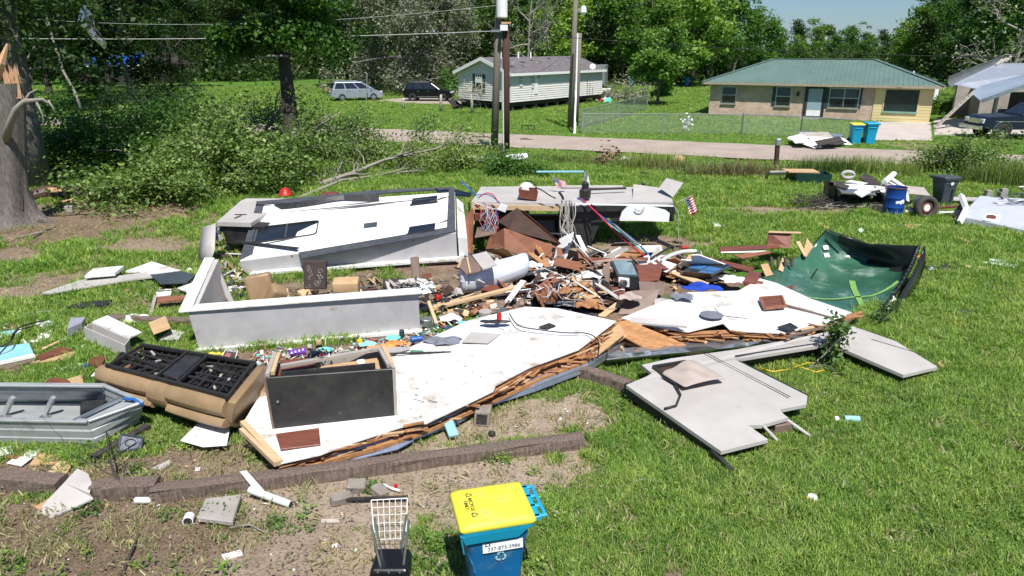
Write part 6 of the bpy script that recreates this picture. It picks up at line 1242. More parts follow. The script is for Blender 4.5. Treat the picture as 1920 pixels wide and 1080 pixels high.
# window opening with draped cover
mb=cslab([g(x,y,zp(x,y)+.004) for x,y in ((1225,688),(1286,678),(1300,700),(1282,730))],.003);obj('opening',mb,M['darkcab'],t);
for a,b in (((1225,688),(1286,678)),((1225,688),(1282,730))):obj('opening_frame',MB().bar(g(*a,zp(*a)+.02),g(*b,zp(*b)+.02),.05,.04),M['black'],t)
A_=[g(1238,700,zP +.03),g(1293,683,zP +.06),g(1300,676,zP +.10),g(1361,710,zP +.04),g(1360,716,zP +.03),g(1284,731,zP +.02)]
rows=[];r=random.Random(8)
for i in range(7):
    l=g(1240,702,zP +.03).lerp(g(1284,729,zP +.03),i/6);rr_=g(1300,677,zP +.06).lerp(g(1362,713,zP +.05),i/6);rows.append([l.lerp(rr_,j/8)+UZ *((.07+.06*sin(i *.9+1)*cos(j *1.1))*sin(pi *j/8)**.6*sin(pi *(i +.6)/7.2)**.5) for j in range(9)])
o=one('draped_cover',MB().grid(rows),M['pinkcloth'],'dusty pinkish fabric cover draped over the window cut-out of the beige panel','fabric cover',smooth=True);o.modifiers.new('thickness','SOLIDIFY').thickness=.03;subd(o,2)
one('rubber_gasket',MB().tube([g(1242,706,zP +.02),g(1265,718,zP +.03),g(1276,740,zP -.0),g(1268,760,zP -.02),g(1246,766,zP -.02)],.016,6),M['black'],'curved black rubber strip lying on the beige panel','rubber strip',smooth=True)
one('brick_block',MB().box(g(1462,800,.08),(.28,.18,.16),.3),M['mauve'],'reddish block under the front corner of the beige panel','block',bevel=.01)
one('tan_scrap',MB().slab(P3((1758,680,.10),(1772,667,.08),(1800,676,.04),(1795,686,.03),(1765,688,.06)),.02),M['tan'],'tan plywood scrap at the right tip of the beige panel','scrap')
one('yellow_rope',MB().tube([g(x,y,.06+.02*(k%2)) for k,(x,y) in enumerate([(1415,688),(1450,697),(1480,692),(1515,680),(1540,682),(1550,692),(1530,698),(1500,688),(1478,676)])],.012,5),M['yellow'],'yellow rope looped on the grass inside the beige panel cut-out','rope',smooth=True)
# ---------- green shell (front cap) : control net, inside green, outside black
net=[[(1428,520,14.3),(1475,545,13.5),(1535,572,12.9),(1590,596,12.25),(1602,604,12.1)],
       [(1455,505,14.9),(1500,535,14.1),(1560,560,13.3),(1625,585,12.7),(1652,582,12.5)],
       [(1490,485,15.4),(1535,515,14.9),(1590,535,14.2),(1650,548,13.5),(1684,540,13.2)],
       [(1522,462,15.7),(1570,492,15.55),(1625,505,15.1),(1680,515,14.3),(1706,502,13.9)],
       [(1540,443,15.75),(1590,470,15.75),(1640,482,15.4),(1694,492,14.5),(1716,478,14.2)],
       [(1549,432,15.7),(1592,447,15.6),(1628,460,15.3),(1648,459,15.0),(1723,460,14.3)]]
def crom(p0,p1,p2,p3,t):return 0.5*((2*p1)+(p2 -p0)*t +(2*p0 -5*p1 +4*p2 -p3)*t *t +(3*p1 -p0 -3*p2 +p3)*t**3)
def dens(row,n):
    o=[];k=len(row)
    for i in range(k -1):
        p0,p1,p2,p3=row[max(i -1,0)],row[i],row[i +1],row[min(i +2,k -1)]
        for j in range(n):o.append(crom(p0,p1,p2,p3,j/n))
    return o +[row[-1]]
ctl=[[at(*c) for c in rw] for rw in net];r1=[dens(rw,5) for rw in ctl];cols=[dens([r1[i][j] for i in range(len(r1))],5) for j in range(len(r1[0]))];rows=[[cols[j][i] for j in range(len(cols))] for i in range(len(cols[0]))]
for rw in rows:
    for p in rw:p.z=max(p.z,.05)
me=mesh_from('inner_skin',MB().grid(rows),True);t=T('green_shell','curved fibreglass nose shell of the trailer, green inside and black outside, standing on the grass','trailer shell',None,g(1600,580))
M_in,M_out,M_dk=M['green_in'],M['black_out'],mat('shell_wall_shade',(.012,.016,.014),.35,(.02,.024,.022),3)  # dark one paints the rim's shadow onto the upper inner wall
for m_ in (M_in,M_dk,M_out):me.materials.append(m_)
nr_,nc_=len(rows),len(rows[0])
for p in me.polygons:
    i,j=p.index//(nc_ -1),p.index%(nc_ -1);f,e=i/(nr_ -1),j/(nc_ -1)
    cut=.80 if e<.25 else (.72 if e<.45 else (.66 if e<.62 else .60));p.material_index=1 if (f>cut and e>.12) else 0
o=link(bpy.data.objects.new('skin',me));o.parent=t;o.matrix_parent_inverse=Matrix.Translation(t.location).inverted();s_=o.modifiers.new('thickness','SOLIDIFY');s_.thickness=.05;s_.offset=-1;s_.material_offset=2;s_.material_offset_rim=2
# orientation check: the solid side must lie outside; flip if the mid normal points down
if me.polygons[len(me.polygons)//2].normal.z<0:me.flip_normals()
right=[rw[-1] for rw in rows]
mb=MB().grid([[p +V((.10,-.02,-.0)) for p in right],[V((p.x +.17,p.y -.03,max(.0,p.z -.42))) for p in right]]);oo=obj('side_skirt',mb,M_out,t,smooth=True);oo.modifiers.new('thickness','SOLIDIFY').thickness=.03
obj('rim',MB().tube([p +UZ *.01 for p in right],.035,7),M_out,t,smooth=True)
for i in range(3,nr_ -1):
    p=right[i];obj('rivet',MB().box(p +V((-.01,-.02,.035)),(.022,.022,.02)),M['alu'],t) if i%1==0 else None
i=6;obj('white_tag',MB().slab([right[5]+V((.0,-.05,.05)),right[8]+V((.0,-.05,.05)),right[8]+V((.06,-.07,-.03)),right[5]+V((.06,-.07,-.03))],.01),M['whiteclean'],t)
def onshell(f,e,o=.02):i=min(int(f *(nr_ -1)),nr_ -2);j=min(int(e *(nc_ -1)),nc_ -2);a,b=f *(nr_ -1)-i,e *(nc_ -1)-j;p=rows[i][j].lerp(rows[i][j +1],b).lerp(rows[i +1][j].lerp(rows[i +1][j +1],b),a);n_=(rows[i][j +1]-rows[i][j]).cross(rows[i +1][j]-rows[i][j]).normalized();n_=n_ if n_.dot(CP -p)>0 else -n_;return p +n_ *o
def tape(pts,w_,nm='lime_tape',m='lime'):
    P_=[onshell(*p) for p in pts];mb=MB();rws=[[],[]]
    for k,p in enumerate(P_):d=(P_[min(k +1,len(P_)-1)]-P_[max(k -1,0)]).normalized();s=d.cross(UZ).normalized()*w_;rws[0].append(p -s);rws[1].append(p +s)
    obj(nm,mb.grid(rws),M[m],t)
tape([(.10+k *.0,.35+k *.06) for k in range(10)],.035,m='green_in') if False else None
def findshell(px,py):
    best=None
    for i in range(nr_):
        for j in range(nc_):
            d=rows[i][j]-CP;u=960+FPX *d.x/d.dot(FW);v=540-FPX *d.dot(UP)/d.dot(FW);e=(u -px)**2+(v -py)**2
            if best is None or e<best[0]:best=(e,i/(nr_ -1),j/(nc_ -1))
    return best[1],best[2]
def lerp2(a,b,n):return [(a[0]+(b[0]-a[0])*k/n,a[1]+(b[1]-a[1])*k/n) for k in range(n +1)]
f0,f1=findshell(1602,528),findshell(1616,582);tape(lerp2(f0,f1,8),.06)
f2,f3,f4=findshell(1500,556),findshell(1600,556),findshell(1685,530);tape(lerp2(f2,f3,6),.03,'pale_strip','tealgreen' if 'tealgreen' in M else 'lime');tape(lerp2(f3,f4,6),.03,'lime_strip')
for (px,py) in ((1543,478),(1549,468)):f=findshell(px,py);p=onshell(*f,.03);obj('white_sticker',MB().box(p,(.14,.03,.10),.3,-.6),M['whiteclean'],t)
for a,b in (((1550,448),(1576,476)),((1530,505),(1525,525))):tape(lerp2(findshell(*a),findshell(*b),4),.02,'dark_strip','black')
# ---------- back section: overturned chassis slide with deck
t=T('rear_frame_section','overturned rear trailer section with a beige deck, black legs and an arched wheel well','trailer section',None,g(1080,475));zD=1.12
A_,B_,C_,D_=at(884,380,17.2),at(1262,377,17.5),at(1265,350,19.2),at(902,350,19.3)
for p in (A_,B_,C_,D_):p.z=max(p.z,1.1)
dk=[at(884,378,17.2),at(1055,382,17.2),at(1262,379,17.4),at(1252,352,19.1),at(1080,349,19.3),at(902,350,19.4)]
obj('deck',MB().slab(dk,.09),M['beige'],t)
obj('edge_beam',MB().bar(dk[0]+V((0,-.03,-.12)),dk[1]+V((0,-.03,-.12)),.05,.12),M['pine'],t);obj('edge_beam',MB().bar(dk[1]+V((0,-.03,-.13)),dk[2]+V((0,-.03,-.13)),.05,.14),M['black'],t)
obj('white_rail',MB().bar(at(1075,382,17.0),at(1262,386,17.1),.03,.04),M['whiteclean'],t)
def leg(x0,x1,yt,yb,Y_,m='black',th=.25,nm='support'):
    a,b=at(x0,yb,Y_),at(x1,yb,Y_);c,d=at(x0,yt,Y_),at(x1,yt,Y_);obj(nm,MB().hexa([a,b,b +V((0,th,0)),a +V((0,th,0))],[c,d,d +V((0,th,0)),c +V((0,th,0))]),M[m],t)
leg(1048,1108,385,468,17.3,'black',.5);leg(955,992,384,410,17.3,'black',1.6);leg(890,955,384,470,17.9,'black',.1);leg(992,1050,404,440,18.3,'darkcab',.2);leg(1000,1040,414,436,17.5,'greyp',.05,'panel')
leg(990,1058,427,474,18.0,'black',.2);leg(1255,1264,384,415,17.3,'black',.3)
# arched wheel well: black curved skirt and white panel
pts=[(1108,386),(1262,388),(1262,396),(1240,390),(1200,384),(1186,388),(1176,396),(1168,408),(1160,425),(1152,420),(1142,408),(1130,412),(1120,430),(1110,455),(1100,462)]
pp_=[at(x,y,17.35) for x,y in pts];tri=tessellate_polygon([pp_]);mb=MB();n=len(pp_);mb.add(pp_ +[p +V((0,.3,0)) for p in pp_],[tuple(x) for x in tri]+[tuple(x +n for x in y) for y in tri]+[(i,(i +1)%n,(i +1)%n +n,i +n) for i in range(n)]);obj('wheel_well',mb,M['black'],t)
pts=[(1162,410),(1166,398),(1176,388),(1192,385),(1225,388),(1248,394),(1256,400),(1254,416),(1200,414),(1162,414)]
pp_=[at(x,y,17.0) for x,y in pts];tri=tessellate_polygon([pp_]);mb=MB();n=len(pp_);mb.add(pp_ +[p +V((0,.04,0)) for p in pp_],[tuple(x) for x in tri]+[tuple(x +n for x in y) for y in tri]+[(i,(i +1)%n,(i +1)%n +n,i +n) for i in range(n)]);obj('white_skirt',mb,M['whiteclean'],t)
obj('pocket',MB().tube([at(1199+9*cos(a),388+8*sin(a),16.95) for a in np.arange(0,3.2,.4)],.012,5),M['board'],t)
obj('diagonal_brace',MB().bar(at(1108,384,17.0),at(1165,376,18.5)+V((0,0,-.5)),.05,.05),M['steel'],t)
for a,b,w_ in (((880,380),(880,440),.05),((1262,384),(1264,402),.06)):obj('end_post',MB().bar(at(*a,17.15),at(*b,17.15),w_,w_),M['steel'],t)
one('grey_flap',MB().slab([at(1186,376,17.6),at(1262,378,17.5),at(1250,362,18.6)+UZ *.12,at(1187,353,18.9)+UZ *.12],.05),M['beige'],'raised grey cover lying at the right end of the rear deck','cover',bevel=.01)
one('upright_board',MB().slab([at(1236,352,18.2),at(1262,370,17.7),at(1281,343,17.9),at(1250,334,18.3)],0,off=(0,.05,0)),M['beige'],'grey square panel standing on edge at the right end of the rear deck','panel')
one('ball_lamp',MB().lathe([(0.02,-.02),(.10,.0),(.16,.06),(.19,.14),(.17,.23),(.1,.29),(0.02,.31)],at(987,364,18.0),n=18),M['whiteclean'],'white ball-shaped plastic tank standing on the rear deck','tank',smooth=True)
one('open_brown_box',MB().open_box([at(974,371,17.5),at(1006,376,17.4),at(1004,366,17.8),at(978,363,17.9)],[at(972,355,17.5),at(1009,360,17.4),at(1006,352,17.8),at(976,350,17.9)],.02),M['cab'],'small open brown drawer in front of the white ball tank','drawer')
p=at(1097,364,17.6);t2=T('jack_stand','black pump unit with a thin mast standing on the rear deck','pump',None,p);obj('body',MB().lathe([(.14,-.1),(.15,.1),(.09,.14),(.09,.28),(.04,.32)],p,n=10),M['steel'],t2);obj('mast',MB().tube([p +V((-.05,0,-.1)),p +V((.03,0,.6))],.014,5),M['alu'],t2);obj('fin',MB().slab([p +V((.03,0,.3)),p +V((.12,0,.22)),p +V((.06,0,.5))],0,off=(0,.02,0)),M['whiteclean'],t2)
def bxa(name,label,cat,c,sz,rz,m,rx=0,ry=0):return one(name,MB().box(at(*c),sz,rz,rx,ry),M[m],label,cat,bevel=.01)
bxa('black_can','small black can standing on the back edge of the rear deck','can',(1206,348,19.0),(.10,.10,.16),0,'black')
bxa('dark_plank','dark slat lying across the rear deck','slat',(1140,354,18.4),(1.0,.07,.05),.18,'steel');bxa('pale_plank','pale plank lying along the back edge of the rear deck','plank',(1110,350,19.1),(1.7,.10,.06),0,'beige')
bxa('light_tube','long pale blue tube lying on the lawn behind the rear deck','tube',(1050,322,23.0),(1.55,.06,.06),0.02,'cyan')
# flags
def flag(label,base,tip,corner,wv,Y_,sc=1,stick=True):
    t=T('small_flag',label,'flag','small american flags',at(*base,Y_));a,b=at(*base,Y_),at(*tip,Y_);obj('stick',MB().tube([a,b],.008,5),M['postwhite'],t)
    c=[at(x,y,Y_ -.04) for x,y in corner]     # hoist top, fly top, fly bottom, hoist bottom
    def pt(u,v):p=c[0].lerp(c[1],u).lerp(c[3].lerp(c[2],u),v);return p +V((0,.03*sin(u *8),0))
    rd,wh,bl_=mat('flag_red',(.50,.03,.05),.8),mat('flag_white',(.78,.77,.75),.8),mat('flag_blue',(.03,.05,.20),.8)
    for k in range(13):
        v0,v1=k/13,(k +1)/13;u0=.42 if k<7 else 0;o=obj('stripe',MB().grid([[pt(u0 +(1-u0)*i/7,v0) for i in range(8)],[pt(u0 +(1-u0)*i/7,v1) for i in range(8)]]),rd if k%2==0 else wh,t)
    o=obj('canton',MB().grid([[pt(.42*i/4,7/13*j/3) for i in range(5)] for j in range(4)]),bl_,t)
    mb=MB()
    for i in range(5):
        for j in range(4):mb.box(pt(.42*(i +.5)/5,7/13*(j +.5)/4)+V((0,-.006,0)),(.012,.004,.012))
    o2=obj('stars',mb,wh,o);o2['kind']='stuff'
flag('small striped flag drooping over the back of the rear deck',(1048,352),(1034,328),[(1036,332),(1060,340),(1063,350),(1044,352)],0,18.6)
flag('small striped flag hanging off the right end of the rear frame',(1268,380),(1300,366),[(1284,374),(1299,368),(1308,396),(1295,404)],0,17.2)
flag('small folded striped flag standing by the black pump',(1093,366),(1097,320),[(1096,322),(1100,340),(1099,352),(1094,352)],0,17.8)
# wires and hoses
wr=random.Random(31)
def hose(label,pts,rad,m,name='hose',cat='hose'):return one(name,MB().tube(dens([V(p) for p in pts],4),rad,6),M[m],label,cat,smooth=True)
hose('long red hose running down from the rear deck to the heap',[at(1090,372,17.2),at(1120,400,16.8),at(1160,440,16.2),at(1200,474,15.6),at(1222,488,15.2)],.022,'redwire');hose('long blue hose beside the red one running down to the heap',[at(1083,370,17.2),at(1125,404,16.9),at(1165,432,16.2),at(1195,456,15.7),at(1225,487,15.3)],.020,'bluehose')
hose('grey metal tube lying along the red and blue hoses',[at(1150,420,16.3),at(1180,445,15.9),at(1203,462,15.6)],.03,'alu');hose('cyan tube lying between the red and blue hoses',[at(1126,408,16.9),at(1168,440,16.1),at(1207,472,15.5)],.014,'tealdisc')
for k,(pts,m,rad,lab) in enumerate([([(864,340),(878,352),(892,366)],'bluehose',.018,'blue tube poking up at the left end of the rear deck'),([(868,345),(882,356),(898,372)],'cyan',.014,'pale blue tube beside the blue one at the left end of the deck'),([(898,370),(912,362),(925,366),(934,380)],'redwire',.014,'pink-red cable looping over the left end of the rear deck'),([(890,366),(915,365),(932,376),(940,384)],'bluehose',.012,'blue cable looping over the left end of the rear deck'),
   ([(906,380),(914,392),(922,415),(918,432)],'bluehose',.020,'thick blue hose hanging from the left end of the deck'),([(896,385),(904,400),(916,410)],'redwire',.012,'red cable hanging under the deck at the left'),([(1003,352),(1015,356),(1030,366),(1042,372)],'wire',.015,'black cable curving over the deck beside the white ball tank'),([(1048,360),(1054,368),(1056,374)],'wire',.03,'short black hose end standing on the deck'),
   ([(988,341),(1000,341),(1006,352)],'wire',.012,'black wire arching over the white ball tank'),([(1262,385),(1272,400),(1272,440),(1271,455)],'whitewire',.006,'thin white string hanging from the right end of the rear frame'),([(885,378),(925,392),(950,388)],'whitewire',.012,'white cable under the left end of the deck')]):
    hose(lab,[at(x,y,17.0-.0*i) for i,(x,y) in enumerate(pts)],rad,m)
t=T('wire_bundle','tangle of white, pink and blue wires hanging under the left end of the rear deck','wires',None,at(915,440,16.8))
for k in range(22):
    x0=wr.uniform(905,936);x1=x0 +wr.uniform(-8,8);m=wr.choice(['whitewire','whitewire','board','bluehose','redwire','beige','beige','board']);y0=wr.uniform(378,402);y1=wr.uniform(415,450)
    obj('wire',MB().tube(dens([at(x0,y0,16.9),at((x0 +x1)/2+wr.uniform(-12,12),(y0 *2+y1)/3,16.8),at((x0 +x1)/2+wr.uniform(-10,10),(y0 +2*y1)/3,16.7),at(x1,y1,16.7)],3),wr.uniform(.004,.009),4,cap=False),M[m],t)
t=T('wire_bundle','bundle of pale wires hanging down in front of the black support under the rear deck','wires',None,at(1065,440,16.8))
for k in range(22):
    x0=wr.uniform(1050,1072);x1=x0 +wr.uniform(-8,12);y1=wr.uniform(430,465)
    obj('wire',MB().tube(dens([at(x0,376,17.05),at(x0 +wr.uniform(-6,6),400,17.0),at(x1 +wr.uniform(-8,8),425,16.95),at(x1,y1,16.9)],3),wr.uniform(.004,.010),4,cap=False),M[wr.choice(['whitewire','board','board','wire','beige'])],t)
hose('single white cable hanging right of the pale wire bundle',[at(1077,370,17.0),at(1079,400,16.9),at(1072,430,16.9),at(1082,466,16.8)],.010,'whitewire');bxa('white_card','small white tag hanging in the wire tangle','tag',(943,390,16.8),(.2,.02,.18),.2,'paper',0,.4)
# ================================================================ THE HEAP AND LOOSE DEBRIS
def hx(name,label,cat,base,top,m,bevel=.006,open_=False,wall=.02,group=None):
    """box from 4 bottom and 4 top points given as (px, py, distance)"""
    b,t_=[at(*p) for p in base],[at(*p) for p in top]
    for p in b +t_:p.z=max(p.z,.02)
    return one(name,(MB().open_box(b,t_,wall) if open_ else MB().hexa(b,t_)),M[m],label,cat,group,bevel=0 if open_ else bevel)
def pl(name,label,cat,pts,m,th=.02,off=None,bevel=0,group=None):   # flat piece with corners (px, py, distance)
    return one(name,MB().slab([at(*p) for p in pts],th,off=off),M[m],label,cat,group,bevel=bevel)
def gp(name,label,cat,pts,m,z=.05,th=.02,bevel=0,z2=None):          # flat piece lying on the ground
    n=len(pts);return one(name,MB().slab([g(x,y,z +((z2 -z)*k/max(n -1,1) if z2 else 0)) for k,(x,y) in enumerate(pts)],th),M[m],label,cat,bevel=bevel)
# --- wooden cabinet carcass
t=T('wall_cabinet','long red-brown wooden cabinet lying tipped over on top of the heap','cabinet',None,at(1000,480,15.6))
a,b,c,d=at(945,428,15.6),at(1043,463,15.2),at(1026,498,15.1),at(946,465,15.4);q1,q2=at(910,467,16.0),at(918,448,16.1)
obj('front_panel',MB().slab([a,b,c,d],0,off=(.0,.03,.0)),M['cab2'],t,bevel=.004);obj('end_panel',MB().slab([q2 +V((0,0,.05)),a,d,q1],0,off=(.02,.02,0)),M['cab2'],t);obj('side_rail',MB().slab([at(1044,464,15.2),at(1099,476,15.3),at(1097,494,15.2),at(1045,480,15.15)],0,off=(0,.04,0)),M['cab2'],t)
obj('bottom_panel',MB().slab([d,c,at(1020,499,15.6),at(910,470,16.3)],.02),M['ply'],t);obj('handle_hole',MB().box(at(1038,468,15.17),(.07,.02,.09)),M['black'],t)
pl('cabinet_board','brown triangular cabinet side leaning against the red-brown cabinet','panel',[(933,415,16.3),(970,390,16.6),(1048,456,15.7),(955,432,15.7),(948,424,16.0)],'darkcab',off=(0,.04,.0));pl('cabinet_board','mid-brown board with pale edge standing behind the red-brown cabinet','board',[(968,391,16.7),(982,396,16.4),(1058,462,15.6),(1040,462,15.8)],'cab',off=(0,.05,0))
# brown curved panel at the end of the white slide-out
pl('tall_board','tall thin brown panel standing at the right end of the white-topped slide-out','panel',[(872,482,16.0),(884,474,16.0),(887,390,16.9),(876,400,17.0),(868,440,16.6)],'cab2',off=(.02,.06,0));hx('red_brown_box','small red-brown box under the left end of the rear deck','box',[(888,414,16.9),(915,414,16.9),(915,412,17.4),(890,412,17.4)],[(888,400,16.9),(912,402,16.9),(914,400,17.3),(890,398,17.3)],'rust')
pl('brown_shelf_board','pale brown board lying under the rear deck at left','board',[(890,445,16.4),(930,438,16.6),(935,424,17),(895,426,17)],'mauve');hx('beam','pale timber stub standing at the left end of the rear frame','stud',[(886,420,16.9),(890,420,16.9),(890,419,17),(886,419,17)],[(886,378,16.9),(890,378,16.9),(890,377,17),(886,377,17)],'pine',0)
# white rolled tank / tub
t=T('white_tub','white rounded plastic tub lying on its side under brown boards in the heap','tub',None,at(925,520,14.3));A_,B_=at(866,524,13.6),at(990,493,14.0);d=(B_ -A_).normalized();n_=d.cross(UZ).normalized();rows=[]
for k,(s,f) in enumerate([(-.03,.05),(-.025,.55),(-.01,.85),(.03,1.02),(.12,1.12),(.3,1.12),(.5,1.05),(.75,.98),(.93,.92),(.975,.8),(.995,.5),(1.0,.04)]):
    c=A_.lerp(B_,s)+UZ *(-.07*sin(pi *min(max(s,0),1)));rows.append([c +(n_ *cos(a)*.22+UZ *sin(a)*.27)*f for a in [2*pi *j/24 for j in range(25)]])
obj('shell',MB().grid(rows),mat('tub_plastic',(.62,.64,.70),.4,(.55,.57,.63),3,dirt=((.35,.33,.3),.25,5)),t,smooth=True);obj('rim_band',MB().tube([A_.lerp(B_,.03)+(n_ *cos(a)*.225+UZ *sin(a)*.28) for a in [2*pi *j/20 for j in range(21)]],.014,5),M['whiteclean'],t)
pl('brown_board_on_tub','square brown-grey board lying on the white tub, left one of the pair','board',[(862,500,13.5),(874,514,13.3),(900,508,13.3),(905,500,13.4),(880,478,14.0),(866,486,13.8)],'mauve');pl('beige_board_on_tub','beige board lying over the brown one on the white tub','board',[(885,478,13.9),(905,504,13.25),(932,496,13.3),(912,471,14.0)],'beige',.03)
pl('stick_on_board','narrow tan strip across the boards on the white tub','strip',[(874,482,13.8),(880,510,13.25),(883,510,13.25),(877,481,13.8)],'pine',.03)
# timber frame right of the tray
t=T('wooden_frame','broken pale timber frame lying left of the white tub','timber frame',None,at(860,570,13))
for a,b,w_ in (((808,579,12.6),(982,535,13.3),.12),((796,546,12.6),(820,612,11.9),.06),((795,547,12.6),(826,536,13.0),.06),((820,574,12.9),(960,530,13.8),.05)):obj('stud',MB().bar(at(*a),at(*b),w_,.05),M['pine' if w_<.1 else 'pine'],t)
for lab,a,b,c_,d_,m in (('dark brown square board standing left of the pile of papers',(967,578,12.9),(968,566,13.0),(1012,538,13.3),(1024,570,12.9),'darkcab'),('reddish bent board lying left of the dark square board',(888,566,13.0),(945,562,13.1),(970,586,12.6),(930,590,12.5),'mauve')):pl('heap_board',lab,'board',[a,b,c_,d_],m,.02,off=(0,.03,-.01))
pl('long_pale_lath','long thin pale lath slanting across the middle of the heap','lath',[(998,494,14.2),(1002,494,14.2),(1066,568,12.9),(1062,570,12.9)],'whiteclean',.02);pl('grey_strip','dark grey panel strip along the back edge of the left white wall','panel',[(978,576,12.8),(1000,572,13.0),(1090,578,12.7),(1120,590,12.3),(1060,586,12.4)],'greyp')
pl('cabinet_door_board','brown-grey cabinet door standing tilted above the plywood fold','cabinet door',[(1158,590,12.5),(1222,587,12.5),(1238,541,12.9),(1182,546,12.9)],'mauve',off=(.0,.03,0),bevel=.004);pl('wood_strip','pale wood strip along the edge of the tilted cabinet door','strip',[(1120,592,12.5),(1130,597,12.4),(1176,562,12.8),(1180,548,12.9)],'pine')
t=T('holed_wedge_box','beige wedge-shaped box with two round holes at its right end','box',None,at(1260,590,12.4));b_=[at(1222,590,12.35),at(1282,600,12.1),at(1292,592,12.45),at(1235,580,12.8)];t_=[at(1228,560,12.6),at(1286,583,12.15),at(1304,573,12.5),at(1240,558,13.0)];obj('body',MB().hexa(b_,t_),M['beige'],t,bevel=.004)
e=[b_[1],b_[2],t_[2],t_[1]];obj('end_panel',MB().slab([onq(e,u,v,.012) for u,v in ((0,0),(1,0),(1,1),(0,1))],0,off=((e[1]-e[0]).cross(e[3]-e[0]).normalized()*-.012)),M['ply'],t)
for u,v in ((.22,.45),(.75,.55)):c=onq(e,u,v,.014);n_=(e[1]-e[0]).cross(e[3]-e[0]).normalized();R_=n_.to_track_quat('Z','Y').to_matrix();obj('hole',MB().lathe([(0.001,0),(.035,0),(.035,.003),(0.001,.003)],c,R_,14),M['black'],t)
# glass cabinet
t=T('glass_cabinet','grey glass-fronted cabinet lying on its back with a white box on it','cabinet',None,at(1175,520,14));b_=[at(1162,540,13.7),at(1197,544,13.6),at(1200,500,14.9),at(1150,505,14.9)];t_=[at(1158,517,13.6),at(1198,519,13.5),at(1185,487,14.9),at(1145,488,14.9)];obj('body',MB().hexa(b_,t_),M['greyp'],t)
obj('glass',MB().slab([onq(t_,u,v,.02) for u,v in ((.08,.06),(.92,.06),(.92,.94),(.08,.94))],.012),mat('blue_grey_glass',(.16,.24,.27),.2,(.2,.29,.32),3),t);hx('small_white_box','small white box with a round lens sitting on the glass cabinet','box',[(1160,538,13.5),(1180,539,13.5),(1181,534,13.8),(1161,533,13.8)],[(1159,521,13.5),(1180,523,13.5),(1181,517,13.8),(1161,516,13.8)],'whiteclean',.01)
one('round_lens',MB().lathe([(0.001,0),(.07,0),(.07,.01),(.001,.01)],at(1170,531,13.47),Matrix.Rotation(R(90),3,'X'),14),M['greyp'],'round grey lens on the front of the small white box','lens')
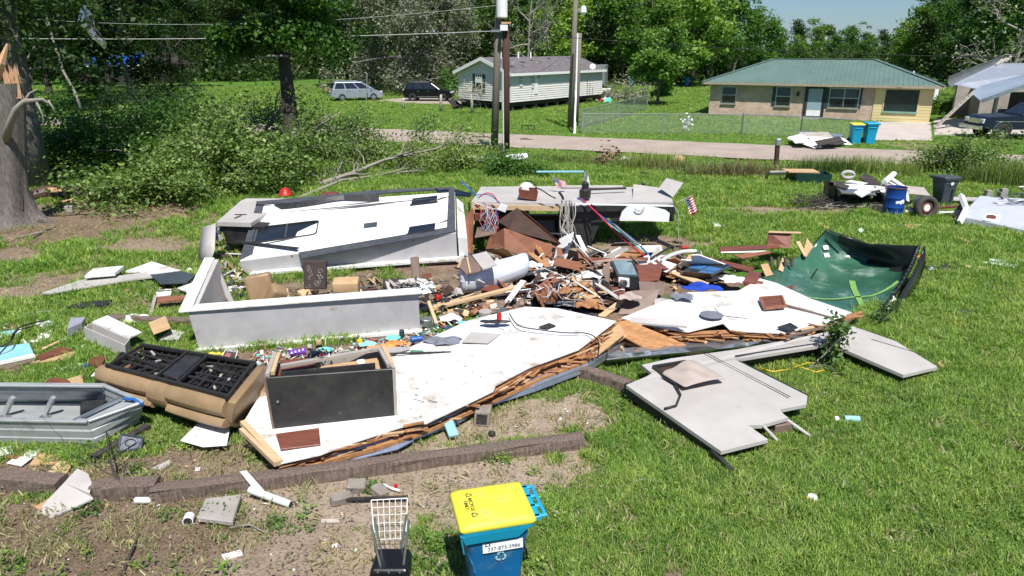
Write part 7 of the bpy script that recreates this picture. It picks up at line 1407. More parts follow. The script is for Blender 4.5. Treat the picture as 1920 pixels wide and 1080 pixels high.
for i,(lab,pts,m,off) in enumerate([
 ('brown cabinet with open shelves right of the glass cabinet',[(1195,505,14.2),(1242,504,14.3),(1236,525,13.9),(1200,530,13.8)],'cab',(0,.35,0)),('dark red-brown board lying at the back right of the heap',[(1215,494,14.7),(1245,480,15.2),(1260,494,14.8),(1258,505,14.4),(1220,503,14.5)],'cab',(0,.02,-.03)),
 ('beige board standing right below the brown open cabinet',[(1198,528,13.6),(1246,530,13.6),(1245,554,13.2),(1200,548,13.2)],'mauve',(0,.03,0)),('long brown board behind the glass cabinet',[(1095,482,15.0),(1150,484,14.9),(1215,482,15.0),(1216,488,14.9),(1098,492,14.8)],'cab',(0,.03,-.02)),
 ('brown upright side board left of the glass cabinet',[(1125,540,13.6),(1130,502,14.2),(1142,490,14.4),(1140,535,13.7)],'mauve',(.03,.03,0)),('brown strip under the glass cabinet',[(1128,538,13.5),(1170,538,13.5),(1176,556,13.1),(1130,545,13.3)],'cab',(0,.03,-.04)),
 ('pale torn drawer side in the middle of the heap',[(1088,508,14.1),(1130,505,14.2),(1132,540,13.6),(1100,536,13.7)],'beige',(0,.02,-.02)),('tan board lying in the shadow of the tilted cabinet',[(1060,520,13.9),(1098,512,14.1),(1112,535,13.6),(1080,540,13.5)],'ply',(0,.02,-.02)),
 ('dark shelf board sticking up behind the paper litter',[(1045,505,14.3),(1080,497,14.5),(1092,515,14.2),(1056,520,14)],'darkcab',(0,.02,-.02)),('long cream board along the top right edge of the heap',[(1258,512,14.4),(1264,508,14.5),(1330,530,14.0),(1322,538,13.8)],'pine',(0,.02,-.04)),
 ('dark wooden strip lying right of the blue cloth',[(1320,518,14.2),(1368,515,14.3),(1372,524,14.1),(1325,528,14.0)],'steel',(0,.02,-.03)),('tan triangular scrap at the back right of the heap',[(1280,497,14.8),(1292,477,15.3),(1310,478,15.3),(1312,492,14.9)],'tan',(0,.02,-.02)),
 ('brown L-shaped cabinet board standing on the right white wall',[(1376,568,12.7),(1410,570,12.65),(1432,528,13.2),(1402,524,13.25)],'cab',(0,.02,-.03)),('pale edge of the L-shaped cabinet board',[(1376,571,12.66),(1409,573,12.62),(1410,569,12.64),(1376,567,12.69)],'pine',(0,.01,-.01)),
 ('long brown plank lying on the lawn behind the shell',[(1349,463,15.7),(1440,459,15.9),(1462,457,16.0),(1462,465,15.6),(1350,472,15.4)],'cab',(0,.03,-.02)),('pale edge strip of the long brown plank on the lawn',[(1352,472,15.36),(1438,470,15.4),(1438,472.5,15.38),(1352,474,15.33)],'whiteclean',(0,.02,-.02)),
 ('brown square board standing up behind the green shell',[(1438,460,15.9),(1482,466,15.7),(1483,437,16.0),(1442,436,16.0)],'cab',(0,.03,0)),('pale ledge on top of the square brown board',[(1440,436,15.95),(1502,438,15.9),(1502,434.5,16.1),(1442,433,16.2)],'pine',(0,.02,-.02)),
 ('reddish plank lying in front of the long brown plank',[(1375,478,15.1),(1440,470,15.3),(1448,474,15.2),(1392,485,14.9)],'cab2',(0,.02,-.02)),('tan lath leaning on the left rim of the green shell',[(1492,453,15.9),(1500,452,15.9),(1513,478,15.4),(1508,480,15.3)],'pine',(0,.03,-.02)),
 ('triangular plywood scrap behind the left rim of the shell',[(1505,480,15.4),(1513,446,15.9),(1525,462,15.7),(1512,482,15.3)],'ply',(0,.02,-.02)),('pale stud standing at the left corner of the shell',[(1460,506,14.8),(1468,484,15.2),(1474,486,15.2),(1468,510,14.7)],'pine',(0,.04,0)),
 ('short stud left of the shell behind the dark pegs',[(1426,496,14.9),(1440,494,15.0),(1450,515,14.5),(1436,518,14.4)],'ply',(0,.03,-.02)),('brown board end lying inside the green shell',[(1470,540,13.7),(1486,534,13.8),(1487,540,13.6),(1474,545,13.5)],'cab',(0,.02,-.02))]):
    one('broken_board',MB().slab([at(*p) for p in pts],0,off=off),M[m],lab,'board')
hx('open_brown_cube','brown cabinet block on top of the L-shaped board','cabinet block',[(1394,541,13.1),(1417,541,13.1),(1428,522,13.6),(1402,519,13.7)],[(1394,526,13.1),(1418,528,13.1),(1426,510,13.6),(1404,509,13.7)],'cab')
t=T('picture_frame','brown framed square tray lying on the right white wall','frame',None,g(1448,567,.4));q=[g(x,y,.44) for x,y in ((1434,578),(1472,574),(1466,556),(1425,559))]
obj('panel',MB().slab([onq(q,u,v,0) for u,v in ((.08,.1),(.92,.1),(.92,.9),(.08,.9))],.02),M['cab'],t)
for i in range(4):obj('side',MB().bar(q[i],q[(i +1)%4],.04,.05),M['cab2'],t)
# blue window panel
t=T('blue_pane_window','dark window frame with blue glass panes lying at the back right of the heap','window',None,at(1320,500,14.6));q=[at(1275,512,14.3),at(1330,518,14.1),at(1374,497,14.6),at(1312,486,15.0)];obj('frame',MB().slab(q,.04),M['greyp'],t,bevel=.006)
for i in range(2):
    for j in range(3):obj('pane',MB().slab([onq(q,u,v,.012) for u,v in ((.06+i *.46,.05+j *.32),(.06+i *.46+.40,.05+j *.32),(.06+i *.46+.40,.05+j *.32+.26),(.06+i *.46,.05+j *.32+.26))],.01),mat('blue_pane',(.05,.16,.36),.2,(.04,.12,.30),5) if (i +j)%3 else M['glass'],t)
pl('red_brown_rail','long red-brown rail beside the blue window','rail',[(1305,482,15.1),(1312,478,15.2),(1415,502,14.5),(1408,510,14.3)],'cab',off=(0,.02,-.04))
# cloths
def cloth(name,label,px,py,Y_,sx,sy,sz,m,seed,z=None,cat='cloth',rz=0):
    r=random.Random(seed);c=at(px,py,Y_) if Y_ else g(px,py,z);rows=[];nn,mm=10,9;Rz=Matrix.Rotation(rz,3,'Z')
    ph=[r.uniform(0,6) for _ in range(6)]
    for i in range(nn):
        row=[]
        for j in range(mm):
            u,v=i/(nn -1)*2-1,j/(mm -1)*2-1;e=max(0,1-(abs(u)**2.4+abs(v)**2.4)*.5)
            h=(.5+.28*sin(u *5+ph[0]+v *2)+.24*cos(v *6+ph[1]+u *3)+.15*sin(u *11+ph[2])*cos(v *9))*e
            th_=math.atan2(v,u);q_=max(abs(u),abs(v))/max(math.hypot(u,v),1e-6);k=q_ *(1+(.13*sin(3*th_ +ph[3])+.10*sin(5*th_ +ph[4])+.06*sin(9*th_ +ph[5]))*max(abs(u),abs(v)));row.append(c +Rz@V((u *sx *k,v *sy *k,h *sz)))
        rows.append(row)
    o=one(name,MB().grid(rows),M[m],label,cat,smooth=True);s=o.modifiers.new('thickness','SOLIDIFY');s.thickness=.015;subd(o,1);return o
cloth('blue_cloth','bright blue crumpled cloth on the right side of the heap',1316,542,13.5,.40,.20,.16,'blue',3)
cloth('white_sheet_cloth','white crumpled cloth behind the blue one on the heap',1372,528,13.9,.26,.22,.16,'whitecloth',4);cloth('grey_towel','grey-blue towel lying on the left edge of the long white wall',832,642,None,.30,.17,.10,'greycloth',5,.38);cloth('orange_garment','orange clothing lying against the long white wall',716,655,None,.26,.13,.10,'orangecloth',6,.12,rz=.3);cloth('orange_garment','coral red clothing beside the orange clothing at the white wall',742,646,None,.18,.10,.09,'orangecloth',7,.15)
cloth('light_blue_garment','pale blue garment on the litter left of the orange clothing',690,648,None,.16,.11,.09,'cyan',8,.10);cloth('fluffy_white_padding','torn white fluffy padding lying left of the slide-out, larger piece',222,610,None,.42,.18,.11,'whitecloth',9,.02);cloth('fluffy_white_padding','torn white fluffy padding standing up right of the larger piece',252,604,None,.26,.26,.18,'whitecloth',10,.02)
cloth('white_plastic_heap','white crumpled plastic on the brown dirt at far left',50,568,None,.16,.08,.05,'whitecloth',11,.01);cloth('white_plastic_heap','white rag on the grass in front of the snapped tree',92,470,None,.16,.08,.05,'whitecloth',12,.01);cloth('black_garment','black cloth lying alone on the lawn at the right edge',1812,588,None,.27,.10,.09,'black',13,.01,rz=.2);cloth('blue_white_bag','white plastic bag with blue edges left of the overturned sofa',140,690,None,.28,.11,.07,'whiteclean',14,.02,rz=.3,cat='bag')
cloth('blue_bag_corner','blue crumpled corner of the white plastic bag',160,690,None,.07,.07,.08,'blue',15,.03,rz=.3);cloth('tan_cloth','brown paper and cloth pile in the middle of the heap',1085,556,13.0,.32,.24,.16,'tan',16);cloth('white_paper_heap','crumpled white paper in the middle of the heap',1040,533,13.7,.30,.20,.16,'paper',17);cloth('grey_plastic_sheet','grey plastic film behind the paper in the heap',1020,515,14.0,.25,.2,.15,'beige',18)
cloth('foil_bag','blue-grey foil bag low in the heap beside the long white wall',1060,572,12.7,.22,.10,.1,'greycloth',19);cloth('purple_green_cloth','small purple cloth lying on the lawn in front of the tyre',1690,424,None,.24,.10,.05,'purple',20,.01);cloth('white_bag','white bag under the tyre at the right junk pile, left one',1704,400,None,.16,.14,.22,'whitecloth',21,.02);cloth('white_bag','white bag behind the right side of the tyre',1752,402,None,.16,.14,.2,'whitecloth',22,.02);cloth('dark_jacket','black garment with red trim on the edge of the long white wall',928,605,None,.26,.08,.05,'black',23,.5)
# ---- fragments filling the heap: one thing nobody could count
def litter(name,label,pts,n,lo,hi,mats,seed,flat_=.35,zmax=.12):
    r=random.Random(seed);ms=[M[m] for m in mats];mb=MB()
    for _ in range(n):
        px,py,sx,sy,z=r.choice(pts);c=g(px +r.gauss(0,sx),py +r.gauss(0,sy),0);c.z=r.uniform(.01,z)
        s=r.uniform(lo,hi);k=r.random()
        if k<.45:sz=(s,s *r.uniform(.5,1),.008)
        elif k<.8:sz=(s *1.6,s *.14,.02)
        else:sz=(s *.6,s *.5,s *.3)
        mb.box(c,sz,r.uniform(0,3.14),r.gauss(0,flat_),r.gauss(0,flat_),m=r.randrange(len(ms)))
    o=obj(name,mb,ms);o['kind']='stuff';o['label']=label;return o
litter('heap_debris','splintered boards, papers and rags filling the middle of the heap',[(900,575,30,12,.12),(1010,545,32,14,.25),(1080,545,28,14,.30),(1110,560,20,10,.25),(1170,520,40,14,.2),(1250,520,35,12,.18),(1330,515,30,8,.12),(980,560,35,12,.2),(850,590,22,12,.1),(1150,495,50,8,.15),(1060,560,25,8,.25),(1050,530,25,10,.35)],560,.04,.24,['cab','cab2','pine','ply','beige','paper','whiteclean','darkcab','mauve','greyp','tan','foam','charcoal','charcoal','black','rawwood','board'],41,.6)
litter('heap_debris','broken brown and white board scraps under the slide-out boxes',[(700,540,70,6,.15),(600,560,80,8,.12),(820,560,20,15,.2),(900,500,30,12,.3),(440,480,20,16,.15),(430,520,20,12,.1),(460,545,20,8,.1)],420,.05,.28,['cab','pine','ply','beige','paper','darkcab','greyp','charcoal','black','board'],42)
def planks(label,pts,n,lo,hi,mats,seed):
    r=random.Random(seed);ms=[M[m] for m in mats];mb=MB()
    for _ in range(n):
        px,py,sx,sy,z=r.choice(pts);c=g(px +r.gauss(0,sx),py +r.gauss(0,sy),0);c.z=r.uniform(.05,z);l=r.uniform(lo,hi);k=r.random()
        w_=l *(r.uniform(.3,.7) if k<.5 else r.uniform(.05,.16));Mx=Matrix.Rotation(r.uniform(0,6.28),3,'Z')@Matrix.Rotation(r.gauss(0,.5),3,'X')@Matrix.Rotation(r.gauss(0,.4),3,'Y')
        nj=r.randint(2,5);q=[V((-l/2,-w_/2,0)),V((l/2,-w_/2,0))]+[V((l/2+(r.uniform(-.25,.12)*l),-w_/2+w_ *(j +1)/(nj +1),0)) for j in range(nj)]+[V((l/2*r.uniform(.6,1),w_/2,0)),V((-l/2*r.uniform(.7,1),w_/2,0))]
        th=r.uniform(.008,.025);o_=cslab([c +Mx@p for p in q],.001);nn=Mx@V((0,0,1));half=len(q);o_.v=o_.v[:half]+[tuple(V(v)-nn *th) for v in o_.v[:half]];mb.add(o_.v,o_.f,r.randrange(len(ms)))
    mb.v=[(x,y,max(z,.01)) for x,y,z in mb.v];o=obj('broken_boards',mb,ms);o['kind']='stuff';o['label']=label;return o
planks('larger broken boards and panel pieces jumbled through the heap',[(1010,520,30,10,.5),(1075,520,28,14,.75),(1100,555,26,10,.45),(1020,560,28,8,.35),(1150,500,40,8,.35),(1235,520,30,10,.35),(940,555,30,8,.25),(1060,575,40,5,.3),(1140,575,24,6,.35),(1300,520,30,8,.22)],130,.35,1.05,['cab','cab2','pine','ply','beige','darkcab','darkcab','mauve','mauve','whiteclean','whiteclean','rawwood','greyp','paper','charcoal','black','board'],51)
for i,(px,py,z,m,lab) in enumerate([(1000,500,.35,'paper','torn white paper high in the heap behind the pale lath'),(1068,548,.3,'foam','orange-brown torn insulation in the middle of the heap'),(1098,575,.2,'foam','rusty insulation wad beside the tilted cabinet door'),(1110,520,.3,'whitecloth','white rag beside the torn drawer side'),(965,545,.2,'beige','dirty beige rag left of the dark square board'),(1225,500,.25,'paper','white papers on the red-brown board'),(1180,560,.3,'pinkcloth','dusty cloth under the tilted cabinet door'),(845,600,.06,'paper','crumpled paper in the rubble by the pot'),(1280,560,.44,'greycloth','small grey rag at the back of the right white wall')]):cloth('crumpled_rag',lab,px,py,None,.22,.15,.14,m,60+i,z)
str_t=T('shredded_cords','shredded pale straps and cords trailing over the middle of the heap','cords',None,g(1040,540,.2));wr=random.Random(77)
for k in range(34):
    x0,y0=wr.gauss(1035,32),wr.gauss(532,14);obj('cord',MB().tube(dens([g(x0 +j *wr.uniform(2,12),y0 +j *wr.uniform(-3,6),.30+wr.uniform(-.12,.18)) for j in range(5)],3),wr.uniform(.005,.012),4,cap=False),M[wr.choice(['whitewire','beige','board','wire','paper','tan'])],str_t)
litter('household_litter','small bright household litter along the front of the open slide-out',[(560,668,30,6,.06),(640,660,40,7,.08),(720,650,35,6,.10),(500,675,12,5,.05),(800,625,18,8,.08),(860,610,20,8,.08)],420,.025,.10,['red','orangecloth','cyan','tealdisc','purple','whiteclean','paper','paper','greycloth','bluehose','greenp','beige','greyp','board','cab','tan','pinkcloth','pvc','board','charcoal','ply'],43,.6)
litter('left_debris','thin board scraps and twigs scattered on the left side of the lawn',[(290,545,40,10,.06),(330,520,25,8,.08),(90,640,50,16,.05),(180,640,40,14,.05),(30,620,25,10,.06),(380,620,10,8,.05),(240,700,60,14,.05)],260,.04,.2,['board','paper','beige','charcoal','barkpale','cab2','pine','whiteclean'],44,.4)
litter('lawn_litter','tiny white and pale scraps scattered over the lawn',[(1400,430,260,30,.04),(1650,520,160,60,.03),(1300,820,250,120,.02),(1000,800,100,60,.02),(300,900,200,60,.03),(600,950,160,60,.02),(700,215,300,12,.1),(1300,225,200,12,.1)],200,.012,.06,['paper','whiteclean','beige','pine','tan'],45,.3)
# ---- litter that can be told apart
def can(name,label,cat,px,py,z,r_,h,m,lie=None,n=14):
    Mx=Matrix.Rotation(lie,3,'Z')@Matrix.Rotation(R(90),3,'X') if lie is not None else None
    return one(name,MB().lathe([(r_ *.9,0),(r_,.01),(r_,h -.01),(r_ *.9,h)],g(px,py,z),Mx,n),M[m],label,cat)
def disc(name,label,px,py,z,r_,m):return one(name,MB().lathe([(.001,0),(r_ *.8,.005),(r_,.02),(r_ *.96,.022),(.001,.010)],g(px,py,z),None,20),M[m],label,'plate',smooth=False)
disc('aqua_plate','aqua round lid lying in the litter in front of the slide-out',607,658,.05,.13,'tealdisc');disc('aqua_plate','aqua plate leaning at the right end of the litter row',737,635,.12,.13,'tealdisc');disc('grey_plate','grey oval plate on the right white wall',1334,592,.44,.20,'greycloth')
can('red_cup','red plastic cup in front of the aqua lid','cup',607,672,.03,.06,.08,'red');can('red_cup','red cup lying on its side right of the upright red cup','cup',640,672,.08,.05,.14,'red',.8);can('yellow_tub','small yellow tub against the slide-out flange','tub',675,645,.10,.05,.08,'yellow');can('yellow_tub','small brown and yellow tub left against the slide-out flange','tub',598,645,.1,.05,.07,'tan')
can('green_bottle','dark green bottle standing at the right end of the slide-out','bottle',754,636,.05,.045,.17,'shutter');can('blue_can','blue can lying at the right end of the slide-out','can',770,637,.12,.05,.2,'bluehose',1.9);can('blue_can','blue round tin left of the green bottle','can',725,648,.12,.05,.14,'bluehose',1.4);can('purple_bottle','purple and white bottle at the edge of the long white wall','bottle',838,625,.2,.04,.12,'purple',1.2);can('green_tin','green tube on the edge of the long white wall','tube',770,660,.36,.03,.2,'greenp',1.5)
can('patterned_tin','round patterned grey tin standing between the boards of the heap','tin',910,600,.18,.12,.18,'board',None,20);can('teal_lid','small teal lid in the rubble left of the patterned tin','lid',868,607,.12,.08,.03,'tealdisc');can('red_bottle','small red bottle on the black garment','bottle',936,600,.55,.04,.12,'red');can('blue_white_jar','blue and white bottle lying on the lawn in front of the beige panel','bottle',1583,785,.05,.045,.20,'cyan',1.5);can('white_cup','white bottle cap end on the lawn','cap',1565,785,.05,.035,.05,'whiteclean',1.5)
can('yellow_cup','white ball with yellow patch lying on the lawn at right','ball',1522,940,.0,.055,.07,'whiteclean');can('yellow_disc','small yellow lid beside the white ball on the lawn','lid',1514,938,.02,.025,.04,'yellow');can('red_ball','small red cup inside the timber frame of the heap','cup',822,560,.22,.07,.08,'red');can('clear_jar','grey metal pot under the end of the open slide-out','pot',800,610,.03,.12,.14,'alu')
def magq(label,pts,z,m='paper'):return one('magazine',MB().slab([g(x,y,z) for x,y in pts],.01),M[m],label,'magazine')
t=T('magazine','glossy magazine with white title lying at the left corner of the slide-out','magazine',None,g(432,665,.05));q=[g(413,674,.05),g(440,677,.05),g(446,657,.14),g(423,654,.14)];obj('pages',MB().slab(q,.012),M['paper'],t);obj('cover',MB().slab([onq(q,u,v,.003) for u,v in ((.05,.04),(.95,.04),(.95,.96),(.05,.96))],.003),M['charcoal'],t);obj('photo',MB().slab([onq(q,u,v,.006) for u,v in ((.12,.1),(.55,.08),(.6,.62),(.25,.68))],.003),mat('dusty_red',(.35,.12,.13),.5),t)
text('TUMROR',onq(q,.5,.82,.008),frame3(q[1]-q[0],(q[1]-q[0]).cross(q[3]-q[0])),.045,M['whiteclean'],t,.0005)
one('yellow_bag',leafmesh('yellow_bag',np.array(g(395,672,.02))+np.abs(np.random.default_rng(2).normal(size=(50,3)))*[.1,.05,.03],.06,3,mats=M['yellowp'],upb=1),[],'crumpled yellow bag left of the magazine','bag');t=T('purple_carton','purple snack carton lying in the litter before the slide-out','carton',None,g(558,660,.1));obj('box',MB().box(g(558,660,.08),(.26,.12,.05),.35,.2),M['purple'],t,bevel=.004)
for k in range(4):obj('letter_mark',MB().box(g(547+k *7,661.5-k *2,.115),(.025,.05,.004),.35,.2),M['paper'],t)
# ---- black drawer unit on the white wall
t=T('black_drawer_unit','black-fronted open-topped wooden drawer unit standing on the long white wall','drawer unit',None,g(630,780,.3));zb=.27
a,b=g(515,806,zb),g(746,783,zb +.02);u_=(b -a).normalized();n_=V((-u_.y,u_.x,0));h=zat(510,712,a.y)-zb +.0;a2,b2=V((a.x -.05,a.y +.05,zb +h)),V((b.x,b.y +.04,zb +h *1.0));D=.80
obj('front',MB().hexa([a,b,b +n_ *.035,a +n_ *.035],[a2,b2,b2 +n_ *.035,a2 +n_ *.035]),M['blackpaint'],t,bevel=.006)
obj('side',MB().hexa([a +V((-.03,0,0)),a +V((.0,0,0)),a +n_ *D,a +n_ *D +V((-.03,0,0))],[a2 +V((-.03,0,0)),a2 +V((.0,0,0)),a2 +n_ *D *.95,a2 +n_ *D *.95+V((-.03,0,0))]),M['mauve'],t)
obj('side',MB().hexa([b -u_ *.04,b,b +n_ *D,b +n_ *D -u_ *.04],[b2 -u_ *.04,b2,b2 +n_ *D *.9-u_ *.12,b2 +n_ *D *.9-u_ *.16]),M['board'],t)
for k,(u0,u1,v0,v1,z) in enumerate(((.0,.02,0,.9,.01),(.035,.05,.1,.9,.0),(.94,.955,.1,.9,-.01),(.97,.985,.1,.95,.0))):p=a2.lerp(b2,(u0 +u1)/2);obj('side_slat',MB().bar(p +n_ *(D *v0 +.04)+UZ *z,p +n_ *D *v1 -u_ *(.12 if u0>.5 else 0)+UZ *z,.05,.05),M['pine' if k%2 else 'board'],t)
obj('back',MB().hexa([a +n_ *D,b +n_ *D,b +n_ *(D +.03),a +n_ *(D +.03)],[a2 +n_ *D *.95-UZ *.16,b2 +n_ *D *.9-u_ *.14,b2 +n_ *(D *.9+.03)-u_ *.14,a2 +n_ *(D *.95+.03)-UZ *.16]),M['board'],t);obj('cross_rail',MB().bar(a2.lerp(b2,.08)+n_ *.38-UZ *.03,b2 -u_ *.18+n_ *.68-UZ *.0,.07,.04),M['board'],t)
obj('inner_panel',MB().slab([a2.lerp(b2,.30)+n_ *.30-UZ *.14,a2.lerp(b2,.88)+n_ *.25-UZ *.12,a2.lerp(b2,.85)+n_ *.60-UZ *.10,a2.lerp(b2,.4)+n_ *.50-UZ *.12],.02),M['ply'],t);obj('inner_panel',MB().slab([a2.lerp(b2,.05)+n_ *.35-UZ *.14,a2.lerp(b2,.35)+n_ *.5-UZ *.14,a2.lerp(b2,.33)+n_ *.76-UZ *.1,a2.lerp(b2,.05)+n_ *.74-UZ *.1],.02),M['cab'],t)
obj('inner_front',MB().hexa([a.lerp(b,.08)+n_ *.12,a.lerp(b,.84)+n_ *.12,a.lerp(b,.84)+n_ *.15,a.lerp(b,.08)+n_ *.15],[a2.lerp(b2,.10)+n_ *.12,a2.lerp(b2,.84)+n_ *.12+UZ *.035,a2.lerp(b2,.84)+n_ *.15+UZ *.035,a2.lerp(b2,.10)+n_ *.15]),M['blackpaint'],t);obj('knob',MB().lathe([(.001,0),(.016,.0),(.016,.02),(.001,.024)],a.lerp(a2,.55)+u_ *.10-n_ *.01,Matrix.Rotation(R(90),3,'X'),10),M['alu'],t)
one('small_white_adapter',MB().box(a2.lerp(b2,.72)+n_ *.42-UZ *.08,(.10,.09,.07),.4,.2),M['whiteclean'],'small white box inside the black drawer unit','box',bevel=.01);one('bristle_brush',leafmesh('bristle_brush',np.array(a2.lerp(b2,.36)+n_ *.62)+np.random.default_rng(5).normal(size=(120,3))*[.09,.05,.03],.05,5,mats=M['navy'],asp=.15),[],'dark bristly brush lying over the back of the black drawer unit','brush')
cloth('cyan_wipes_pack','white and blue pack lying at the back of the black drawer unit',626,690,None,.12,.12,.05,'paper',30,.62);cloth('cyan_cloth','pale cyan cloth left of the white and blue pack',600,693,None,.13,.09,.05,'cyan',31,.6)
gp('brown_board','red-brown panel lying on the white wall under the black drawer unit','panel',[(517,813),(598,802),(601,833),(526,842)],'cab',.31,.02,.004)
one('edge_lath',MB().bar(g(540,708,.34),g(700,660,.40),.05,.04),M['mauve'],'long brown lath along the back edge of the white wall left of the orange clothing','lath');one('edge_lath',MB().bar(g(690,664,.42),g(846,660,.39),.025,.02),M['charcoal'],'thin dark lath lying across the white wall in front of the orange clothing','lath');one('torn_edge_strip',MB().slab([g(560,700,.36),g(650,690,.37),g(770,652,.42),g(740,650,.38),g(640,676,.33)],.02),M['beige'],'dirty beige strip along the back edge of the white wall','strip')
gp('grey_square_sheet','grey square sheet lying on the long white wall near the towel','panel',[(866,641),(915,643),(938,626),(884,622)],'beige',.44,.012);gp('socket_plate','small dark square outlet on the long white wall','outlet',[(1010,612),(1026,615),(1042,610),(1030,605)],'charcoal',.50,.02);gp('black_pad','small black rectangular pad on the right white wall','pad',[(1457,612),(1480,619),(1497,613),(1482,604)],'black',.43,.03,.01)
hose('long black cable winding over the long white wall',[g(x,y,.53) for x,y in ((955,588),(972,610),(1010,618),(1060,624),(1100,625),(1122,640))]+[g(1120,672,.2)],.010,'wire','cable','cable');hose('thin dark wire lying on the right white wall',[g(x,y,.44) for x,y in ((1340,578),(1352,590),(1370,594),(1400,597))],.007,'wire','cable','cable')
# ---- overturned loveseat
t=T('overturned_loveseat','tan leather reclining loveseat lying overturned with its black metal frame up','sofa',None,g(340,760))
b_=[g(215,748,.18),g(455,800,.05),V((g(500,745,.1).x,g(500,745,.1).y,.1)),g(262,700,.2)]
A0,B0,C0,D0=g(197,690,.60),g(428,752,.60),g(480,682,.64),g(268,648,.70)   # rim around the open underside
rim=[A0,B0,C0,D0];obj('back_panel',MB().slab([D0,C0,C0 -UZ *.5,D0 -UZ *.5],0,off=(0,.04,0)),M['black'],t);dn=UZ *-.02
low=[V((p.x *.98,p.y +o,.14)) for p,o in zip(rim,(.12,.05,-.05,-.05))]
uf,uk=(B0 -A0).normalized(),(D0 -A0).normalized()
def seatblock(u0,u1,z0,z1,fat,nm):
    p0,p1=A0.lerp(B0,u0),A0.lerp(B0,u1);rows=[]
    for k in range(9):
        p=p0.lerp(p1,k/8);e=.82+.18*sin(pi *(k +.35)/8.7)**.4;rows.append([p +uk *(.02-fat *cos(a)*e)+UZ *((z0 +z1)/2+(z1 -z0)/2*sin(a)*e) for a in [2*pi *j/16 for j in range(17)]])
    mb=MB().grid(rows);mb.add(rows[0][:-1],[tuple(range(15,-1,-1))]);mb.add(rows[-1][:-1],[tuple(range(16))]);obj(nm,mb,M['leather'],t,smooth=True)
H0=A0.z -.10
for u0,u1 in ((.04,.40),(.52,.98)):seatblock(u0,u1,-.25,.0,.12,'footrest_pad');seatblock(u0 +.02,u1 +(.02 if u1<.9 else 0),-.38,-.22,.15,'seat_roll')
seatblock(.385,.54,-.36,.0,.13,'centre_console');seatblock(-.06,.06,-.26,.01,.12,'corner_pad')
obj('base',MB().hexa([low[0]+V((.05,.1,0)),low[1]+V((0,.1,.0)),low[2]+V((0,.3,0)),low[3]],[A0 +V((.03,.04,-.22)),B0 +V((-.03,.04,-.22)),C0 +V((-.03,0,-.22)),D0 +V((0,0,-.22))]),M['leather'],t)
arm=[(426,752,.62),(416,790,.28),(430,800,.16),(450,792,.10),(478,748,.16),(488,712,.42),(481,684,.66)]
ap=[g(*p) for p in arm];o=obj('arm_side',MB().slab(ap,0,off=(.13,-.05,0)),M['leather'],t);soft(o,.03,2);[setattr(p,'use_smooth',True) for p in o.data.polygons]
cp_=[g(480,695,.55),g(502,742,.30),g(494,758,.22),g(472,762,.22),g(470,715,.5)];o=obj('loose_flap',MB().slab(cp_,0,off=(.06,.1,0)),M['leather'],t);soft(o,.02,2)
arm2=[g(197,690,.60),g(207,744,.22),g(225,730,.18),g(262,690,.3),g(268,649,.68)];obj('arm_side',MB().slab(arm2,0,off=(-.06,.0,0)),M['leather'],t)
q=[A0,B0,C0,D0];st_=M['steel']
obj('well',MB().slab([onq(q,u,v,-.16) for u,v in ((.02,.03),(.98,.03),(.98,.97),(.02,.97))],.02),M['black'],t)
for u0,v0,u1,v1,w_ in ((0.0,.05,1.0,.05,.045),(0,.96,1,.96,.045),(.02,0,.02,1,.04),(.99,0,.99,1,.04),(.42,.03,.42,.97,.04),(.60,.03,.60,.97,.04)):obj('frame_rail',MB().bar(onq(q,u0,v0,.03),onq(q,u1,v1,.03),w_,.04),st_,t)
obj('centre_panel',MB().slab([onq(q,u,v,.045) for u,v in ((.44,.18),(.575,.14),(.575,.88),(.44,.86))],.03),M['black'],t,bevel=.008)
r=random.Random(12)
for s0,s1 in ((.05,.40),(.62,.96)):
    for k in range(5):v=.14+k *.17;obj('cross_bar',MB().bar(onq(q,s0,v,-.01+.03*(k%2)),onq(q,s1,v +r.uniform(-.03,.03),.0),.035,.02),st_,t)
    for k in range(4):u=s0 +.05+k *(s1 -s0 -.1)/3;obj('link_arm',MB().bar(onq(q,u,.12,.02),onq(q,u +r.uniform(-.05,.05),.9,-.04),.03,.03),st_,t)
    for k in range(6):obj('spring',MB().tube([onq(q,s0 +(s1 -s0)*k/6,.25+.1*(j%2),-.05)+uk *j *.07 for j in range(8)],.008,4),st_,t)
    for k in range(5):p=onq(q,r.uniform(s0,s1),r.uniform(.15,.85),.0);obj('wood_bit',MB().bar(p,p +uf *r.uniform(-.15,.15)+uk *.06,.03,.02),M['board'],t)
for a,b in (((180,718,.42),(228,662,.68)),((180,718,.42),(222,735,.34)),((228,662,.68),(300,690,.64)),((186,704,.5),(215,700,.55))):obj('leg_frame',MB().bar(g(*a),g(*b),.035,.035),st_,t)
# ---- aluminium boat
t=T('aluminium_boat','flat-bottomed unpainted aluminium boat lying at the left edge, square bow to the right','boat',None,g(100,800))
n0=[g(-260,822,.04),g(172,836,.04),g(262,790,.10),g(250,775,.3),g(-260,770,.04)]
zg=.50;A_,B_,C_,D_=g(-260,785,.36),g(166,793,.36),g(268,757,.44),g(196,726,.42);E0=g(-260,722,.42)
lowf=[g(-260,826,.03),g(180,836,.03),g(262,788,.12)];
ob=M['boat'];prof=[(0,0),(.30,.010),(.34,.0),(.64,.012),(.70,.0),(1,.015)]
def side(a0,b0,a1,b1,nm,flip=1,th=.02):
    n_=(b0 -a0).cross(a1 -a0).normalized()*flip;mb=MB();rows=[[a0.lerp(a1,v)+n_ *o,b0.lerp(b1,v)+n_ *o] for v,o in prof];mb.grid(rows);o=obj(nm,mb,ob,t);m_=o.modifiers.new('thickness','SOLIDIFY');m_.thickness=th;return n_
side(lowf[0],lowf[1],A_,B_,'near_side');side(lowf[1],lowf[2],B_,C_,'bow_plate',1)
